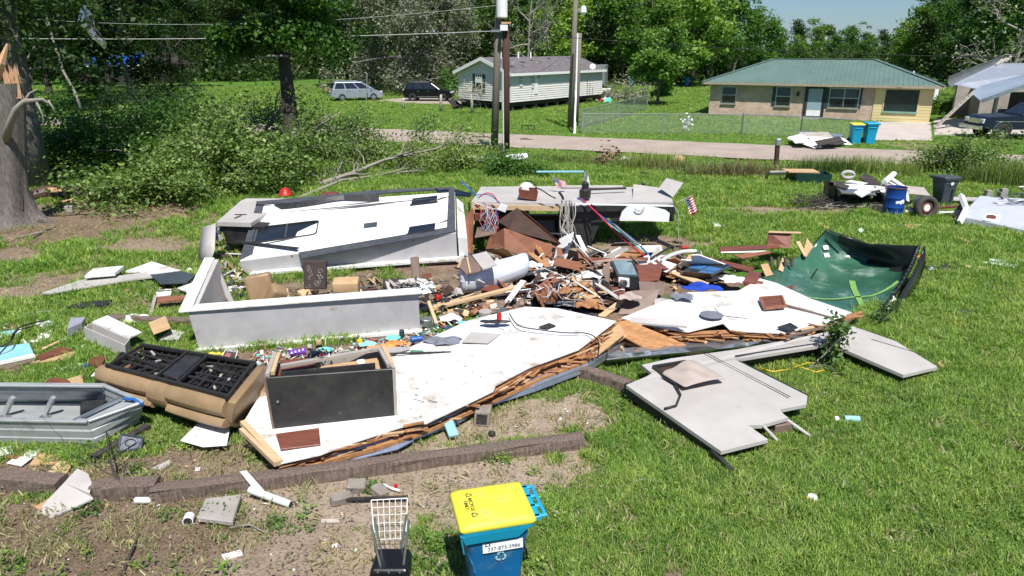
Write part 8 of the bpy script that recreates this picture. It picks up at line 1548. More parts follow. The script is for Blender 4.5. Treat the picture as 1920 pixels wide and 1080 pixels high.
farb,farb2=g(-260,762,.03),g(175,752,.06);side(farb2,farb,D_,E0,'far_side',-1);side(lowf[2],farb2,C_,D_,'bow_far')
obj('bottom',MB().slab([lowf[0]+UZ *.03,lowf[1]+UZ *.03,lowf[2],farb2 +UZ *.01,farb +UZ *.03],.02),ob,t)
for a,b,r_ in ((A_,B_,.028),(B_,C_,.02),(C_,D_,.02),(D_,E0,.032)):obj('gunwale',MB().bar(a +UZ *.025,b +UZ *.025,r_ *2.4+.01,.035),ob,t,bevel=.008)
obj('gunwale_line',MB().bar(D_ +V((0,-.05,-.02)),E0 +V((0,-.05,-.02)),.02,.03),M['greyp'],t)
obj('bow_deck',MB().slab([g(138,790,.35),B_ -UZ *.03,C_ -UZ *.03,g(238,748,.42)],.02),ob,t);obj('bow_rail',MB().bar(g(138,789,.39),g(226,747,.46),.05,.03),M['alu'],t)
obj('bench_box',MB().hexa(*[[g(150,781,.05),g(190,770,.05),g(195,757,.05),g(150,760,.05)],[g(150,772,.2),g(190,760,.22),g(200,749,.25),g(155,752,.22)]]),M['black'],t)
for px in (-60,20,96):obj('rib',MB().bar(g(px +4,745,.36),g(px -12,778,.08),.06,.05),ob,t);obj('rib_foot',MB().box(g(px -12,783,.08),(.12,.1,.04)),M['alu'],t)
obj('bow_handle',MB().tube([g(174,798,.30),g(178,793,.34),g(190,788,.34),g(193,791,.30)],.012,6),M['alu'],t);obj('blue_tie',MB().tube([g(232,748,.46),g(250,748,.48),g(266,758,.46)],.02,6),M['bluehose'],t)
# ---- near timbers
def timber(label,a,b,w_,h,rz=0):
    a,b=g(*a,0),g(*b,0);n=14;d=(b -a);s=V((-d.y,d.x,0)).normalized();r=random.Random(int(a.x *100));rows=[]
    for k in range(n +1):
        p=a +d *k/n;rows.append([p +s *(sx *w_/2+r.gauss(0,.006))+UZ *(sz +r.gauss(0,.006)) for sx,sz in ((-1,-.02),(-1,h *.5),(-1,h -.012),(-.9,h),(0,h +.004),(.9,h),(1,h -.012),(1,.0))])
    mb=MB().grid(rows);mb.add(rows[0],[tuple(range(7,-1,-1))]);mb.add(rows[-1],[tuple(range(8))]);return one('landscape_timber',mb,M['timber'],label,'timber','old weathered timbers')
timber('longest weathered timber lying across the bare soil at the front',(286,938),(1092,836),.18,.165);timber('old timber at the lower left edge, ending at the torn white board',(-120,902),(120,922),.20,.18);timber('short old timber between the torn white board and the longest timber',(178,932),(300,925),.20,.18);timber('old timber running back under the corner of the beige panel',(1078,704),(1180,738),.19,.19);timber('old timber in the grass behind the white padding at left',(205,606),(368,612),.17,.15)
# ---- recycling bin in front
P=g(922,936,.98);bin_=wheelie('recycling_bin','large blue wheeled recycling bin with yellow lid standing nearest the front',V((P.x,P.y,0)),0,.98,M['bluep'],M['cyanp'],M['yellowp'])
BS=.98/1.08
def bt(body,p,Rm,size,m,nm='lettering'):
    p=[q *BS for q in p];size*=BS
    o=text(body,V((0,0,0)),Matrix.Identity(3),size,m,None,.001,nm);o.parent=bin_;o.matrix_local=Matrix.Translation(V(p))@Rm.to_4x4();return o
def bo(nm,mb,m,par=bin_):
    mb.v=[(x *BS,y *BS,z *BS) for x,y,z in mb.v];o=obj(nm,mb,m);o.parent=par;return o
Rf=frame3(V((0,1,0)),V((1,0,.02)))
bo('address_label',MB().box((.256,.05,.735),(.012,.40,.13),0,0,-.1),M['whiteclean'])
bt('337-873-3986',(.268,.06,.705),Rf,.058,mat('grey_ink',(.12,.14,.2),.6));bt('WASTE SERVICE',(.262,.07,.768),Rf,.022,M['alu']) if False else None
def recyc(c,Rm,s,m):     # three bent arrows in a triangle
    mb=MB()
    for k in range(3):
        a=R(90+120*k);p=[V((cos(a +da)*s *rr_,sin(a +da)*s *rr_,0)) for da,rr_ in ((-.75,.78),(-.25,.9),(.25,.9),(.6,.75))]
        for u,v in zip(p,p[1:]):mb.bar(u,v,s *.3,.002,up=V((0,0,1)))
        tip,d=p[-1],(p[-1]-p[-2]).normalized();w_=V((-d.y,d.x,0));mb.slab([tip +w_ *s *.3,tip -w_ *s *.3,tip +d *s *.35],.002)
    mb.v=[tuple(Rm@V(v)+V(c)) for v in mb.v];bo('recycling_symbol',mb,m)
recyc((.266,-.10,.765),Rf,.026,M['black']);recyc((.256,.03,.60),Rf,.055,mat('pale_print',(.35,.55,.70),.5))
I3=Matrix.Identity(3);bt('RECYCLE',(.0,-.205,1.056),I3,.052,M['black']);bt('ONLY',(.0,-.255,1.054),I3,.052,M['black']);recyc((-.16,-.205,1.052),I3,.032,M['black']);recyc((.16,-.205,1.052),I3,.032,M['black'])
for x in (-.31,.30):bo('side_flap',MB().slab([V((x,-.36,.93)),V((x,.30,.93)),V((x *.93,.2,.82)),V((x *.93,-.32,.82))],0,off=(.012,0,0)),M['cyanp'])
bo('front_flap',MB().slab([V((-.30,-.366,.93)),V((.30,-.366,.93)),V((.27,-.34,.70)),V((.0,-.35,.83)),V((-.27,-.34,.78))],0,off=(0,.012,0)),M['cyanp'])
for z,y in ((.45,-.26),(.32,-.24),(.55,-.28)):bo('dent_ridge',MB().tube([V((.20,y,z +.1)),V((.24,y +.03,z)),V((.232,y +.06,z -.14))],.012,6),M['bluep'])
bin_.rotation_euler[2]=R(-76)
# ---- black stool upside down with wire rack behind
t=T('upturned_stool','black plastic stool upside down with four grey metal legs in the air','stool',None,g(735,1085));c=g(734,1046,.30)
o=obj('seat',MB().hexa([V((c.x -.19,c.y -.18,c.z -.12)),V((c.x +.19,c.y -.18,c.z -.12)),V((c.x +.18,c.y +.17,c.z -.12)),V((c.x -.18,c.y +.17,c.z -.12))],[V((c.x -.17,c.y -.16,c.z)),V((c.x +.17,c.y -.16,c.z)),V((c.x +.155,c.y +.15,c.z)),V((c.x -.155,c.y +.15,c.z))]),M['blacktub'],t);soft(o,.035,3)
for (x0,y0),(x1,y1) in (((713,1060),(696,985)),((757,1058),(767,975)),((714,1030),(702,972)),((752,1028),(762,965))):
    p=g(x0,y0,.30);q_=at(x1,y1,p.y +.05);obj('leg',MB().tube([p,q_],.012,8),M['alu'],t)
for k in range(3):obj('rivet',MB().lathe([(.001,0),(.01,0),(.008,.008),(.001,.01)],V((c.x -.1+k *.1,c.y -.16,c.z -.03)),None,8),M['alu'],t)
t=T('wire_rack','white wire grid rack standing tilted behind the upturned stool','wire rack',None,g(728,1030));q=[at(703,1022,5.75),at(760,1020,5.75),at(764,934,5.95),at(696,938,5.95)]
for k in range(7):obj('wire',MB().tube([onq(q,k/6,0 if k in (0,6) else .1,0),onq(q,k/6,1,0)],.0035 if 0<k<6 else .006,5),M['whiteclean'] if k<7 else M['alu'],t)
for v in (.12,.30,.48,.66,.83,1.0):obj('wire',MB().tube([onq(q,0,v,0),onq(q,1,v,0)],.006 if v==1 else .0035,5),M['whiteclean'],t)
# ---- blocks, pipes and boards in the bare soil
t=T('cinder_block','cinder block lying at the edge of the long white wall with its hollow toward us','cinder block',None,g(900,785));c=g(902,790,.0)+UZ *.10;b_=[c +V(o) for o in ((-.10,-.12,-.10),(.11,-.16,-.10),(.13,.08,-.1),(-.08,.10,-.1))];t_=[p +V((0.02,0.02,.2)) for p in b_];obj('shell',MB().hexa(b_,t_),M['block'],t,bevel=.008)
f=[b_[0],b_[1],t_[1],t_[0]];obj('hollow',MB().slab([onq(f,u,v,.002) for u,v in ((.15,.15),(.85,.15),(.85,.85),(.15,.85))],0,off=(0,.002,0)),M['charcoal'],t)
one('clay_pot',MB().lathe([(.045,-.02),(.05,.05),(.042,.05),(.035,.01)],g(922,817,0),n=12,close=False),M['charcoal'],'small dark tin sunk in the soil below the cinder block','tin');o=one('cyan_plank',MB().box(g(845,803,.12),(.13,.30,.05),.35,.25),M['cyan'],'pale blue box leaning at the metal edge of the long white wall','box',bevel=.01)
for i,(px,py,sx,sy,sz,rz,lab) in enumerate([(668,912,.22,.16,.13,.1,'broken grey block in the soil behind the wire rack, left one'),(712,922,.14,.2,.12,.8,'small brown block leaning beside the broken grey block'),(640,935,.24,.12,.12,.5,'pale block fragment left of the wire rack')]):one('broken_block',MB().box(g(px,py,sz *.4),(sx,sy,sz),rz,.15,.1),M['block'],lab,'block',bevel=.02)
one('iron_bracket',MB().bar(g(648,936,.06),g(765,932,.08),.03,.03),M['charcoal'],'dark metal rod lying in the soil across the top of the wire rack','rod');one('red_white_tap',MB().tube([g(718,908,.03),g(735,916,.04),g(750,920,.04)],.016,6),M['whiteclean'],'small white fitting with a red handle on the sandy soil','fitting');one('red_knob_piece',MB().box(g(742,911,.06),(.04,.03,.03),.4),M['red'],'red handle of the small white fitting','handle knob')
def pipe(label,a,b,za,zb,r_,m='pvc',cat='pipe'):
    A_,B_=g(*a,za),g(*b,zb);t=T('plastic_pipe',label,cat,None,V((A_.x,A_.y,0)));d=(B_ -A_).normalized();obj('tube',MB().tube([A_,B_],r_,14),M[m],t,smooth=False);obj('bore',MB().tube([B_ +d *.001,B_ +d *.003],r_ *.82,14),M['black'],t)
pipe('pale green-white pipe with a sleeve lying against the longest timber',(468,918),(545,946),.12,.05,.042);one('split_pipe',MB().slab([g(450,884,.24),g(462,882,.25),g(492,915,.12),g(500,925,.10),g(485,928,.1)],.02),M['pvc'],'split half of a pale pipe leaning over the longest timber','pipe piece')
pipe('short white pipe end lying left of the concrete slab',(356,968),(352,978),.06,.06,.055,'whiteclean');one('white_roll',MB().tube([g(254,938,.05),g(285,938,.05)],.035,12),M['whiteclean'],'small white cylinder against the left end of the longest timber','roll');gp('concrete_slab','grey concrete slab leaning in front of the longest timber','slab',[(368,970),(385,934),(452,926),(436,978)],'concrete',.10,.06,.01)
o=one('torn_board',cslab([g(x,y,z) for x,y,z in ((70,958,.03),(120,905,.20),(145,878,.24),(165,888,.24),(172,905,.2),(168,925,.15),(175,934,.10),(130,955,.04),(95,970,.02))],.02),M['beige'],'torn off-white board lying over the gap in the old timbers at left','board');gp('orange_scrap','orange-brown scrap under the torn off-white board','scrap',[(64,950),(98,930),(100,938),(75,956)],'freshwood',.05)
gp('white_slipper','small white flat scrap in the soil at the bottom','scrap',[(415,1040),(450,1031),(455,1038),(420,1048)],'whiteclean',.03);gp('white_batten','small white batten on the sandy soil','batten',[(602,973),(637,972),(637,978),(602,979)],'postwhite',.03);gp('crumpled_paper','white paper sheet under the overturned loveseat','paper',[(338,826),(375,790),(432,798),(425,835),(380,838)],'paper',.13,.006);gp('paper_sheet','white paper sheet in front of the boat at the left','paper',[(12,868),(55,838),(82,842),(40,874)],'paper',.04,.008)
gp('tan_board','tan plywood piece in front of the boat, left one','board',[(55,872),(70,848),(110,852),(108,868)],'ply',.04);gp('tan_board','orange plywood piece in front of the boat, right one','board',[(85,890),(110,864),(138,866),(122,892)],'pine',.05);gp('brown_board','red-brown strip half under the boat at the left edge','board',[(0,855),(35,838),(60,840),(30,862)],'cab2',.04);gp('paper_sheet','small white card at the left edge below the boat','paper',[(-10,842),(20,836),(24,848),(-8,858)],'paper',.06)
# grey box with cables left of the loveseat foot
t=T('grey_device','grey open case with black cable lying on the grass under the overturned loveseat','case',None,g(248,835));q=[g(222,848,.05),g(265,842,.05),g(268,822,.16),g(228,815,.17)];obj('case',MB().slab(q,.05),M['greycloth'],t)
for i in range(4):obj('edge',MB().bar(q[i],q[(i +1)%4],.02,.04),M['greyp'],t)
obj('cable',MB().tube(dens([onq(q,.5+.25*cos(a),.5+.25*sin(a),.02) for a in np.arange(0,7,.9)]+[g(210,860,.02),g(200,870,.02)],3),.006,5),M['wire'],t);one('dark_beam',MB().bar(g(175,860,.06),g(278,800,.08),.10,.08),M['charcoal'],'charred beam lying under the loveseat behind the grey case','beam')
gp('grey_scrap','pale scrap on the dark soil left of the trailer wall corner','scrap',[(285,877),(318,862),(322,868),(300,880)],'beige',.03)
# ---- left side debris
for i,(lab,cat,pts,m,z,th) in enumerate([
 ('long beige strip panel lying on the grass left of the slide-outs','panel',[(78,549),(150,525),(280,510),(340,505),(335,513),(240,525),(90,550)],'beige',.10,.03),('white square panel with black edge on the left lawn','panel',[(158,517),(175,503),(232,498),(215,512)],'white',.22,.06),
 ('long white board with a dark line behind the beige strip panel','panel',[(235,508),(285,490),(338,507),(290,512)],'white',.12,.04),('dark grey curled sheet right of the white boards on the left lawn','sheet',[(282,515),(338,508),(368,515),(350,530),(300,532)],'greyp',.12,.02),
 ('white board in the grass left of the tray corner','board',[(332,540),(360,530),(392,545),(352,548)],'white',.08,.02),('white board piece by the left end of the tray','board',[(292,548),(322,545),(320,552),(295,556)],'white',.1,.02),
 ('red-brown bench board left of the tray corner','board',[(294,566),(352,560),(352,553),(296,556)],'cab2',.14,.03),('tan cardboard piece on the old timber at left','cardboard',[(278,605),(310,592),(320,615),(288,627)],'tan',.20,.01),('grey-white cloth scrap right below the tan cardboard','scrap',[(296,636),(322,618),(344,622),(335,636)],'beige',.05,.02),
 ('aqua fridge shelf panel at the left edge','panel',[(-30,668),(0,650),(54,643),(62,660),(0,675)],'cyan',.12,.04),('white edge of the aqua shelf','panel',[(-30,676),(62,662),(66,666),(-20,684)],'whiteclean',.1,.04),('red-brown board under the aqua shelf','board',[(-10,688),(68,664),(66,675),(12,692)],'mauve',.05,.02),
 ('red-brown board on the grass right of the aqua shelf','board',[(68,668),(112,650),(137,655),(75,674)],'cab',.08,.02),('tan plywood fork-shaped board on the grass at left','board',[(55,680),(136,657),(143,660),(130,672),(80,678)],'tan',.05,.02),('small red-brown board at the left edge','board',[(5,694),(42,686),(35,694),(10,699)],'mauve',.03,.02),
 ('dark brown board standing under the blue-edged bag','board',[(165,680),(178,664),(198,668),(188,690)],'cab',.06,.02),('red-brown board behind the boat','board',[(75,722),(100,707),(128,712),(140,724)],'cab',.05,.02),('tan board behind the boat right of the red-brown one','board',[(122,712),(154,702),(157,722),(130,724)],'tan',.04,.02),
 ('white paper lying left of the loveseat frame','paper',[(170,705),(188,688),(200,692),(185,704)],'paper',.06,.01),('cream lath lying on the grass at left','lath',[(78,652),(110,638),(112,640),(80,655)],'pine',.05,.02),('pale chip by the white padding','scrap',[(30,618),(42,612),(40,620),(33,624)],'paper',.04,.02),
 ('white flat scraps on the grass at the left, upper','scrap',[(66,606),(90,600),(104,605),(80,616)],'paper',.03,.01),('white flat scraps on the grass at the left, lower','scrap',[(0,622),(30,618),(32,626),(4,630)],'cyan',.03,.01),('charred black strip in the grass left of the tray','strip',[(125,575),(150,566),(210,562),(200,572),(150,578)],'black',.05,.04),
 ('white curled strip between the tray and the upper slide-out','strip',[(450,537),(478,530),(480,537),(455,541)],'whiteclean',.05,.02),('tan chip lying on the lawn behind the green shell','scrap',[(1532,418),(1540,418),(1556,427),(1548,428)],'pine',.04,.02),('pale chip on the lawn in front of the junk row','scrap',[(1790,442),(1796,442),(1820,453),(1812,454)],'pine',.03,.02),
 ('tan chip on the lawn at right','scrap',[(1808,496),(1850,500),(1856,503),(1812,502)],'pine',.03,.02),('white lath on the lawn at the right edge','lath',[(1845,490),(1908,496),(1906,501),(1843,493)],'whiteclean',.03,.02),('glass strip on the lawn at the right edge','strip',[(1855,485),(1930,487),(1930,491),(1856,489)],'pvc',.03,.02),('pinkish board under the purple cloth on the lawn','board',[(1695,420),(1727,420),(1725,427),(1700,428)],'tan',.04,.02),
 ('white scrap by the string on the lawn, first','scrap',[(1336,418),(1346,417),(1352,423),(1340,425)],'paper',.04,.02),('white scrap on the lawn left of the barrel','scrap',[(1608,430),(1616,427),(1620,432),(1612,435)],'paper',.06,.04),('white folded sheets behind the green tub on the lawn','sheet',[(1195,460),(1240,460),(1242,470),(1200,472)],'whiteclean',.15,.03)]):
    o=gp('flat_scrap' if 'scrap' in cat else 'loose_'+cat.replace('panel','board').replace(' ','_'),lab,cat,pts,m,z +.05,th)
one('torn_trim',MB().bar(g(158,519,.16),g(215,514,.16),.05,.12),M['charcoal'],'black torn edge of the white square panel on the left lawn','trim');one('dark_post',MB().bar(g(292,556,.10),g(281,596,.03),.06,.05),M['board'],'grey stake lying left of the tray corner','stake')
# light grey cabinet drawers at left
t=T('white_box','long beige-white drawer box lying tilted behind the loveseat','drawer',None,g(210,655));b_=[g(160,637,.05),g(237,672,.05),g(246,660,.05),g(176,628,.05)];t_=[p +V((0.0,0.03,.22)) for p in b_];obj('box',MB().open_box(b_,t_,.02),M['beige'],t);obj('lid',MB().slab([t_[2]+UZ *.02,t_[3]+UZ *.02,t_[3]+V((.1,.3,.02)),t_[2]+V((.05,.3,.0))],.02),M['white'],t)
t=T('grey_metal_box','grey metal box lying on its side on the left lawn','box',None,g(145,635));obj('box',MB().hexa([g(127,640,0),g(155,628,0),g(160,622,0),g(130,628,0)],[g(127,640,0)+V((0,.05,.22)),g(155,628,0)+V((0,.05,.22)),g(160,622,0)+V((0,.1,.25)),g(130,628,0)+V((-.05,.2,.25))]),mat('lilac_grey_metal',(.30,.30,.36),.5),t,bevel=.01)
hose('bunch of dark cables curving over the aqua shelf, upper',[g(-10,655,.12),g(20,640,.25),g(35,615,.25),g(80,602,.1),g(105,600,.05)],.014,'wire','cable','cable');hose('bunch of dark cables curving over the aqua shelf, lower',[g(-10,672,.12),g(16,645,.3),g(28,622,.28),g(60,612,.12),g(90,606,.05)],.012,'charcoal','cable','cable')
hose('black corrugated hose looped on the lawn behind the green shell, open loop',[g(x,y,.06) for x,y in ((1722,484),(1727,496),(1742,502),(1765,502),(1780,494),(1795,496),(1793,504),(1775,504),(1760,502))],.035,'wire');one('orange_fitting',MB().box(g(1722,482,.08),(.14,.08,.08),.4),M['orange'],'orange fitting at the end of the black looped hose','fitting',bevel=.02);one('grey_valve',MB().lathe([(.06,0),(.08,.04),(.03,.1)],g(1745,508,.0),n=10),M['alu'],'grey metal valve beside the black looped hose','valve')
hose('pale grey hose arching at the back right of the heap',[at(1240,490,14.8),at(1255,480,14.9),at(1280,472,15.2),at(1305,471,15.4)],.045,'pvc');one('red_clamp',MB().box(at(1284,464,15.4),(.18,.08,.07),.2,.1),M['red'],'bright red clamp at the end of the grey hose','clamp',bevel=.02);one('black_strut',MB().tube([at(1220,485,15.0),at(1258,462,15.5),at(1280,462,15.6)],.025,6),M['steel'],'black strut sticking out right of the rear frame','strut');one('black_strut',MB().tube([at(1235,452,15.9),at(1262,464,15.5)],.05,6),M['steel'],'thick black strut end at the right of the rear frame','strut')
for k in range(4):x=1446+k *13;one('dark_peg',MB().bar(at(x,497+k,14.9),at(x,482+k *.6,15.0),.05,.05,up=V((0,1,0))),M['barkdark'],['first','second','third','fourth'][k]+' dark peg from the left standing beside the shell corner','peg','row of dark pegs')
# ---- junk row at right
t=T('blue_barrel','blue steel drum with white splashes standing at the junk heap','barrel',None,g(1672,407));P=g(1672,405);pr=[(.27,.0),(.285,.01),(.285,.28),(.295,.30),(.285,.32),(.285,.56),(.295,.58),(.285,.60),(.285,.86),(.295,.88),(.27,.88),(.26,.80)];obj('drum',MB().lathe(pr,P,n=28),M['barrel'],t,smooth=True).modifiers.new('e','EDGE_SPLIT').split_angle=R(35)
obj('rim',MB().lathe([(.295,.865),(.30,.88),(.285,.895),(.28,.87)],P,n=28,close=False),M['rust'],t);obj('inside',MB().lathe([(.001,.79),(.25,.79),(.25,.80),(.001,.80)],P,n=20),M['charcoal'],t)
for a,z,w_,h in ((-1.55,.48,.10,.07),(-1.25,.50,.12,.09),(-1.4,.44,.06,.05),(-1.8,.47,.07,.08),(-1.1,.46,.07,.06)):obj('paint_splash',MB().box(P +V((cos(a)*.288,sin(a)*.288,z)),(.01,w_,h),a,.2),M['whiteclean'],t)
t=T('tyre','old tyre with rusty rim standing upright between the barrel and the black bin','tyre',None,g(1732,412));Mx=Matrix.Rotation(R(8),3,'Z')@Matrix.Rotation(R(84),3,'X');P=g(1732,411)+UZ *.35;obj('rubber',MB().lathe([(.21,-.09),(.30,-.11),(.345,-.08),(.36,0),(.345,.08),(.30,.11),(.21,.09),(.20,0),(.21,-.09)],P,Mx,30,close=False),M['rubbergrey'],t,smooth=True)
obj('rim',MB().lathe([(.20,-.085),(.215,-.10),(.19,-.08),(.18,.05),(.12,.06),(.06,.03)],P,Mx,26,close=False),M['rust'],t,smooth=True);obj('hub',MB().lathe([(.001,.0),(.06,.0),(.12,.04),(.14,.05),(.001,.052)],P,Mx,16),M['whitecloth'],t)
o=wheelie('wheeled_bin','dark grey wheeled bin standing upside down in the junk row, white mark on it',V((0,0,0)),0,1.0,M['greyp'],M['greyp'],M['greyp']);P=g(1772,390);o.location=P +V((0,.2,.02));o.rotation_euler=(R(-3),0,R(8));b=obj('white_mark',MB().slab([V((-.06,-.315,.78)),V((.04,-.32,.80)),V((.06,-.31,.72)),V((-.02,-.305,.68))],0,off=(0,.01,0)),M['whiteclean']);b.parent=o
obj('keyhole_mark',MB().box((.07,-.285,.38),(.03,.012,.4)),M['black']).parent=o;obj('top_slot',MB().box((0,-.325,.86),(.30,.012,.05)),M['black']).parent=o
t=T('green_tub','dark green tub with a tan board on top at the edge of the ditch','tub',None,g(1518,345));a,b=g(1493,347),g(1556,349);b_=[a,b,b +V((.1,.9,0)),a +V((-.05,.8,0))];t_=[p +UZ *.42+V((-.04 if i in (0,3) else .04,0,0)) for i,p in enumerate(b_)];obj('shell',MB().open_box(b_,t_,.03),mat('dark_green_plastic',(.012,.045,.035),.4),t);obj('board',MB().slab([t_[0]+V((-.25,.1,.06)),t_[0].lerp(t_[1],.68)+V((0,.1,.06)),t_[3].lerp(t_[2],.68)+UZ *.06,t_[3]+V((-.25,0,.06))],.04),M['tan'],t)
t=T('white_trestle','low white wooden trestle frame left of the green tub','trestle',None,g(1458,335))
for a,b in (((1434,336,0),(1445,322,.45)),((1474,334,0),(1478,322,.45)),((1443,322,.45),(1482,321,.45)),((1443,326,.36),(1480,325,.36))):obj('bar',MB().bar(g(*a),g(*b),.09,.05),M['postwhite'],t)
t=T('burnt_cabinet','black burnt cabinet frame with a rusty tray under the white junk pile','cabinet',None,g(1615,380));a,b=g(1562,383),g(1655,385);
for i,(u0,u1,z0,z1,m) in enumerate(((0,.06,0,.62,'black'),(.30,.36,0,.6,'black'),(.64,.72,0,.6,'black'),(.94,1,0,.6,'black'),(0,1,.56,.66,'charcoal'),(0,1,.02,.10,'charcoal'),(.33,.68,.26,.42,'rust'))):
    p,q_=a.lerp(b,u0),a.lerp(b,u1);dy=.5;obj('post' if z1 -z0>.4 else ('tray' if m=='rust' else 'rail'),MB().hexa([p +UZ *z0,q_ +UZ *z0,q_ +V((0,dy,z0)),p +V((0,dy,z0))],[p +UZ *z1,q_ +UZ *z1,q_ +V((0,dy,z1)),p +V((0,dy,z1))]),M[m],t)
obj('back',MB().hexa([a +V((0,.8,0)),b +V((0,.8,0)),b +V((0,.85,0)),a +V((0,.85,0))],[a +V((0,.8,.6)),b +V((0,.8,.6)),b +V((0,.85,.6)),a +V((0,.85,.6))]),M['black'],t)
t=T('white_junk_pile','pile of white bent panels, pipes and a ring on top of the burnt cabinet','junk pile',None,g(1630,370));r=random.Random(21)
for a,b,w_,m in (((1568,350,22.3),(1668,356,22.1),.5,'whiteclean'),((1575,358,21.9),(1640,362,21.8),.35,'alu'),((1600,345,22.7),(1672,350,22.6),.3,'greyp'),((1590,340,22.9),(1622,345,22.5),.4,'whiteclean'),((1655,352,22.2),(1738,360,22.2),.5,'board'),((1630,357,21.7),(1665,350,22.3),.12,'whiteclean'),((1668,342,22.5),(1700,360,21.9),.07,'whiteclean'),((1640,350,22.1),(1656,366,21.6),.04,'black'),((1655,346,22.3),(1672,362,21.8),.04,'black'),((1700,362,21.9),(1702,378,21.5),.09,'pvc'),((1608,366,21.6),(1626,356,21.8),.3,'whiteclean'),((1565,345,22.2),(1590,352,21.9),.2,'charcoal'),((1615,330,23.2),(1640,342,22.9),.4,'charcoal')):obj('piece',MB().bar(at(*a),at(*b),w_,.04,up=V((r.uniform(-.4,.4),r.uniform(-.5,0),1))),M[m],t)
obj('pipe',MB().tube([at(1658,342,22.3),at(1676,326,22.9)],.09,10),M['whiteclean'],t);obj('pipe',MB().tube(dens([at(1666,332,22.7),at(1690,348,22.3),at(1702,358,22.0)],4),.06,8),M['whiteclean'],t)
obj('ring',MB().tube([at(1590+11*cos(a),328+6*sin(a),23.3) for a in np.arange(0,6.6,.4)],.06,7),M['beige'],t)
r=random.Random(22);t=T('branch_heap','low heap of dark twigs and charred strips left of the burnt cabinet','brush heap',None,g(1520,378));mb=MB()
for k in range(110):p=g(r.gauss(1520,26),r.gauss(377,5),r.uniform(.02,.22));a=r.gauss(0,.5);l=r.uniform(.3,.9);mb.bar(p,p +V((cos(a)*l,sin(a)*l,r.uniform(-.08,.1))),r.uniform(.015,.05),.015)
mb.v=[(x,y,max(z,.01)) for x,y,z in mb.v];o=obj('twigs',mb,M['charcoal'],t);o['kind']='stuff'
mb=MB()
for k in range(70):p=g(r.gauss(1600,50),r.gauss(386,3),r.uniform(.02,.15));a=r.gauss(0,.6);l=r.uniform(.2,.7);mb.bar(p,p +V((cos(a)*l,sin(a)*l,r.uniform(-.05,.08))),r.uniform(.015,.05),.015,m=k%2)
o=one('charred_strips',mb,[M['charcoal'],M['board']],'charred strips strewn along the foot of the burnt cabinet','strips');o['kind']='stuff'
hx('dark_box','dark grey metal box behind the tyre','box',[(1712,396,20.9),(1752,396,20.9),(1752,386,21.5),(1712,386,21.5)],[(1712,373,20.9),(1752,374,20.9),(1752,369,21.5),(1712,369,21.5)],'greyp');one('red_rail',MB().bar(at(1748,391,20.8),at(1805,386,21),.10,.05),M['rust'],'dark red rail lying behind the tyre','rail');one('pale_rails',MB().bar(at(1765,372,22.4),at(1895,376,22.2),.5,.04),M['beige'],'long pale boards lying behind the white fridge','boards');one('white_rail',MB().bar(at(1760,398,20.3),at(1800,397,20.4),.06,.04),M['whiteclean'],'white rail on the ground right of the tyre','rail')
t=T('white_appliance','large white appliance casing with a rust-red emblem lying on its back at the right edge','appliance',None,g(1860,425));b_=[g(1796,420),g(1925,442),g(1990,408),g(1830,395)];t_=[p +UZ *h for p,h in zip(b_,(.26,.16,.5,.48))];wp=mat('appliance_enamel',(.50,.52,.57),.3,(.46,.48,.53),2,dirt=((.3,.28,.26),.25,4));obj('casing',MB().hexa(b_,t_),wp,t,bevel=.03)
e=t_;obj('emblem_plate',MB().slab([onq(e,*uvq(e,x,y),.012) for x,y in ((1843,413),(1872,418),(1876,404),(1848,400))],.01),M['paper'],t);obj('emblem',MB().slab([onq(e,*uvq(e,x,y),.018) for x,y in ((1848,410),(1866,412),(1868,407),(1862,404),(1850,404))],.008),M['rust'],t)
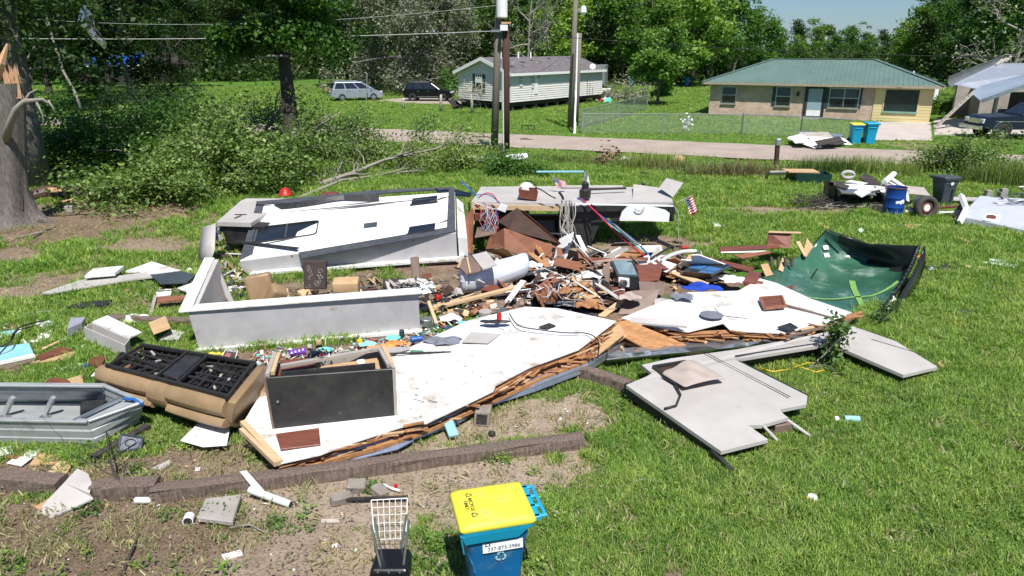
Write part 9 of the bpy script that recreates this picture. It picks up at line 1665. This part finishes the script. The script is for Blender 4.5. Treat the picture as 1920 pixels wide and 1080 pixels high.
obj('side_flange',MB().bar(at(1802,366,20.6),at(1812,392,20.0),.14,.10,up=V((0,1,0))),M['whiteclean'],t);obj('side_flange',MB().bar(at(1812,392,20.0),at(1799,418,19.5),.16,.08,up=V((0,1,0))),M['whiteclean'],t)
t=T('metal_scrap_heap','tangled heap of grey metal slats and rods at the right edge','scrap heap',None,g(1900,390));r=random.Random(33)
for k in range(60):p=at(r.uniform(1862,1935),r.uniform(348,408),r.uniform(20.4,21.4));a=r.uniform(-1,.2);l=r.uniform(.3,1.1);obj('rod',MB().bar(p,p +V((cos(a)*l,r.uniform(-.2,.2),sin(a)*l *.7)),r.uniform(.02,.07),.02),M[r.choice(['alu','greyp','steel','charcoal','whiteclean','black'])],t)
for i,x in enumerate((1853,1880)):P=g(x,378);one('concrete_pier',MB().hexa([P +V(o) for o in ((-.14,0,0),(.14,0,0),(.14,.2,0),(-.14,.2,0))],[P +V(o) for o in ((-.08,0,.36+.06*i),(.10,0,.36+.06*i),(.1,.15,.36+.06*i),(-.08,.15,.36+.06*i))]),M['concrete'],['smaller','larger'][i]+' grey tapered block standing behind the white appliance','block')
one('black_board',MB().slab([at(1793,398,20.2),at(1806,380,20.5),at(1806,392,20.1),at(1793,418,19.7)],0,off=(0,.1,0)),M['black'],'black upright panel left of the white appliance','panel')
one('orange_chip',MB().box(g(1448,377,.03),(.12,.08,.05)),M['orange'],'small orange scrap on the lawn left of the dark twig heap','scrap');one('black_box',MB().box(g(1207,326,.06),(.28,.12,.14)),M['black'],'small black box in the grass at the ditch','box');one('pale_rock',MB().lathe([(.25,0),(.34,.1),(.28,.25),(.1,.34)],g(1272,306,-.05),None,9),M['tan'],'pale tan rock in the ditch weeds','rock',smooth=True)
t=T('dead_plants','brown dead leaves of a torn plant standing in the ditch','plant',None,g(1140,310));P=t.location;o=obj('leaves',leafmesh('leaves',np.array([P.x,P.y,.35])+np.random.default_rng(6).normal(size=(260,3))*[.28,.12,.22],.09,6,mats=mat('dead_leaf',(.30,.17,.12),.8,(.2,.12,.08),6)),[],t);o['kind']='stuff'
cloth('white_rag','white rag in the ditch weeds right of the dead plant',1172,300,None,.25,.15,.2,'whitecloth',40,.1)
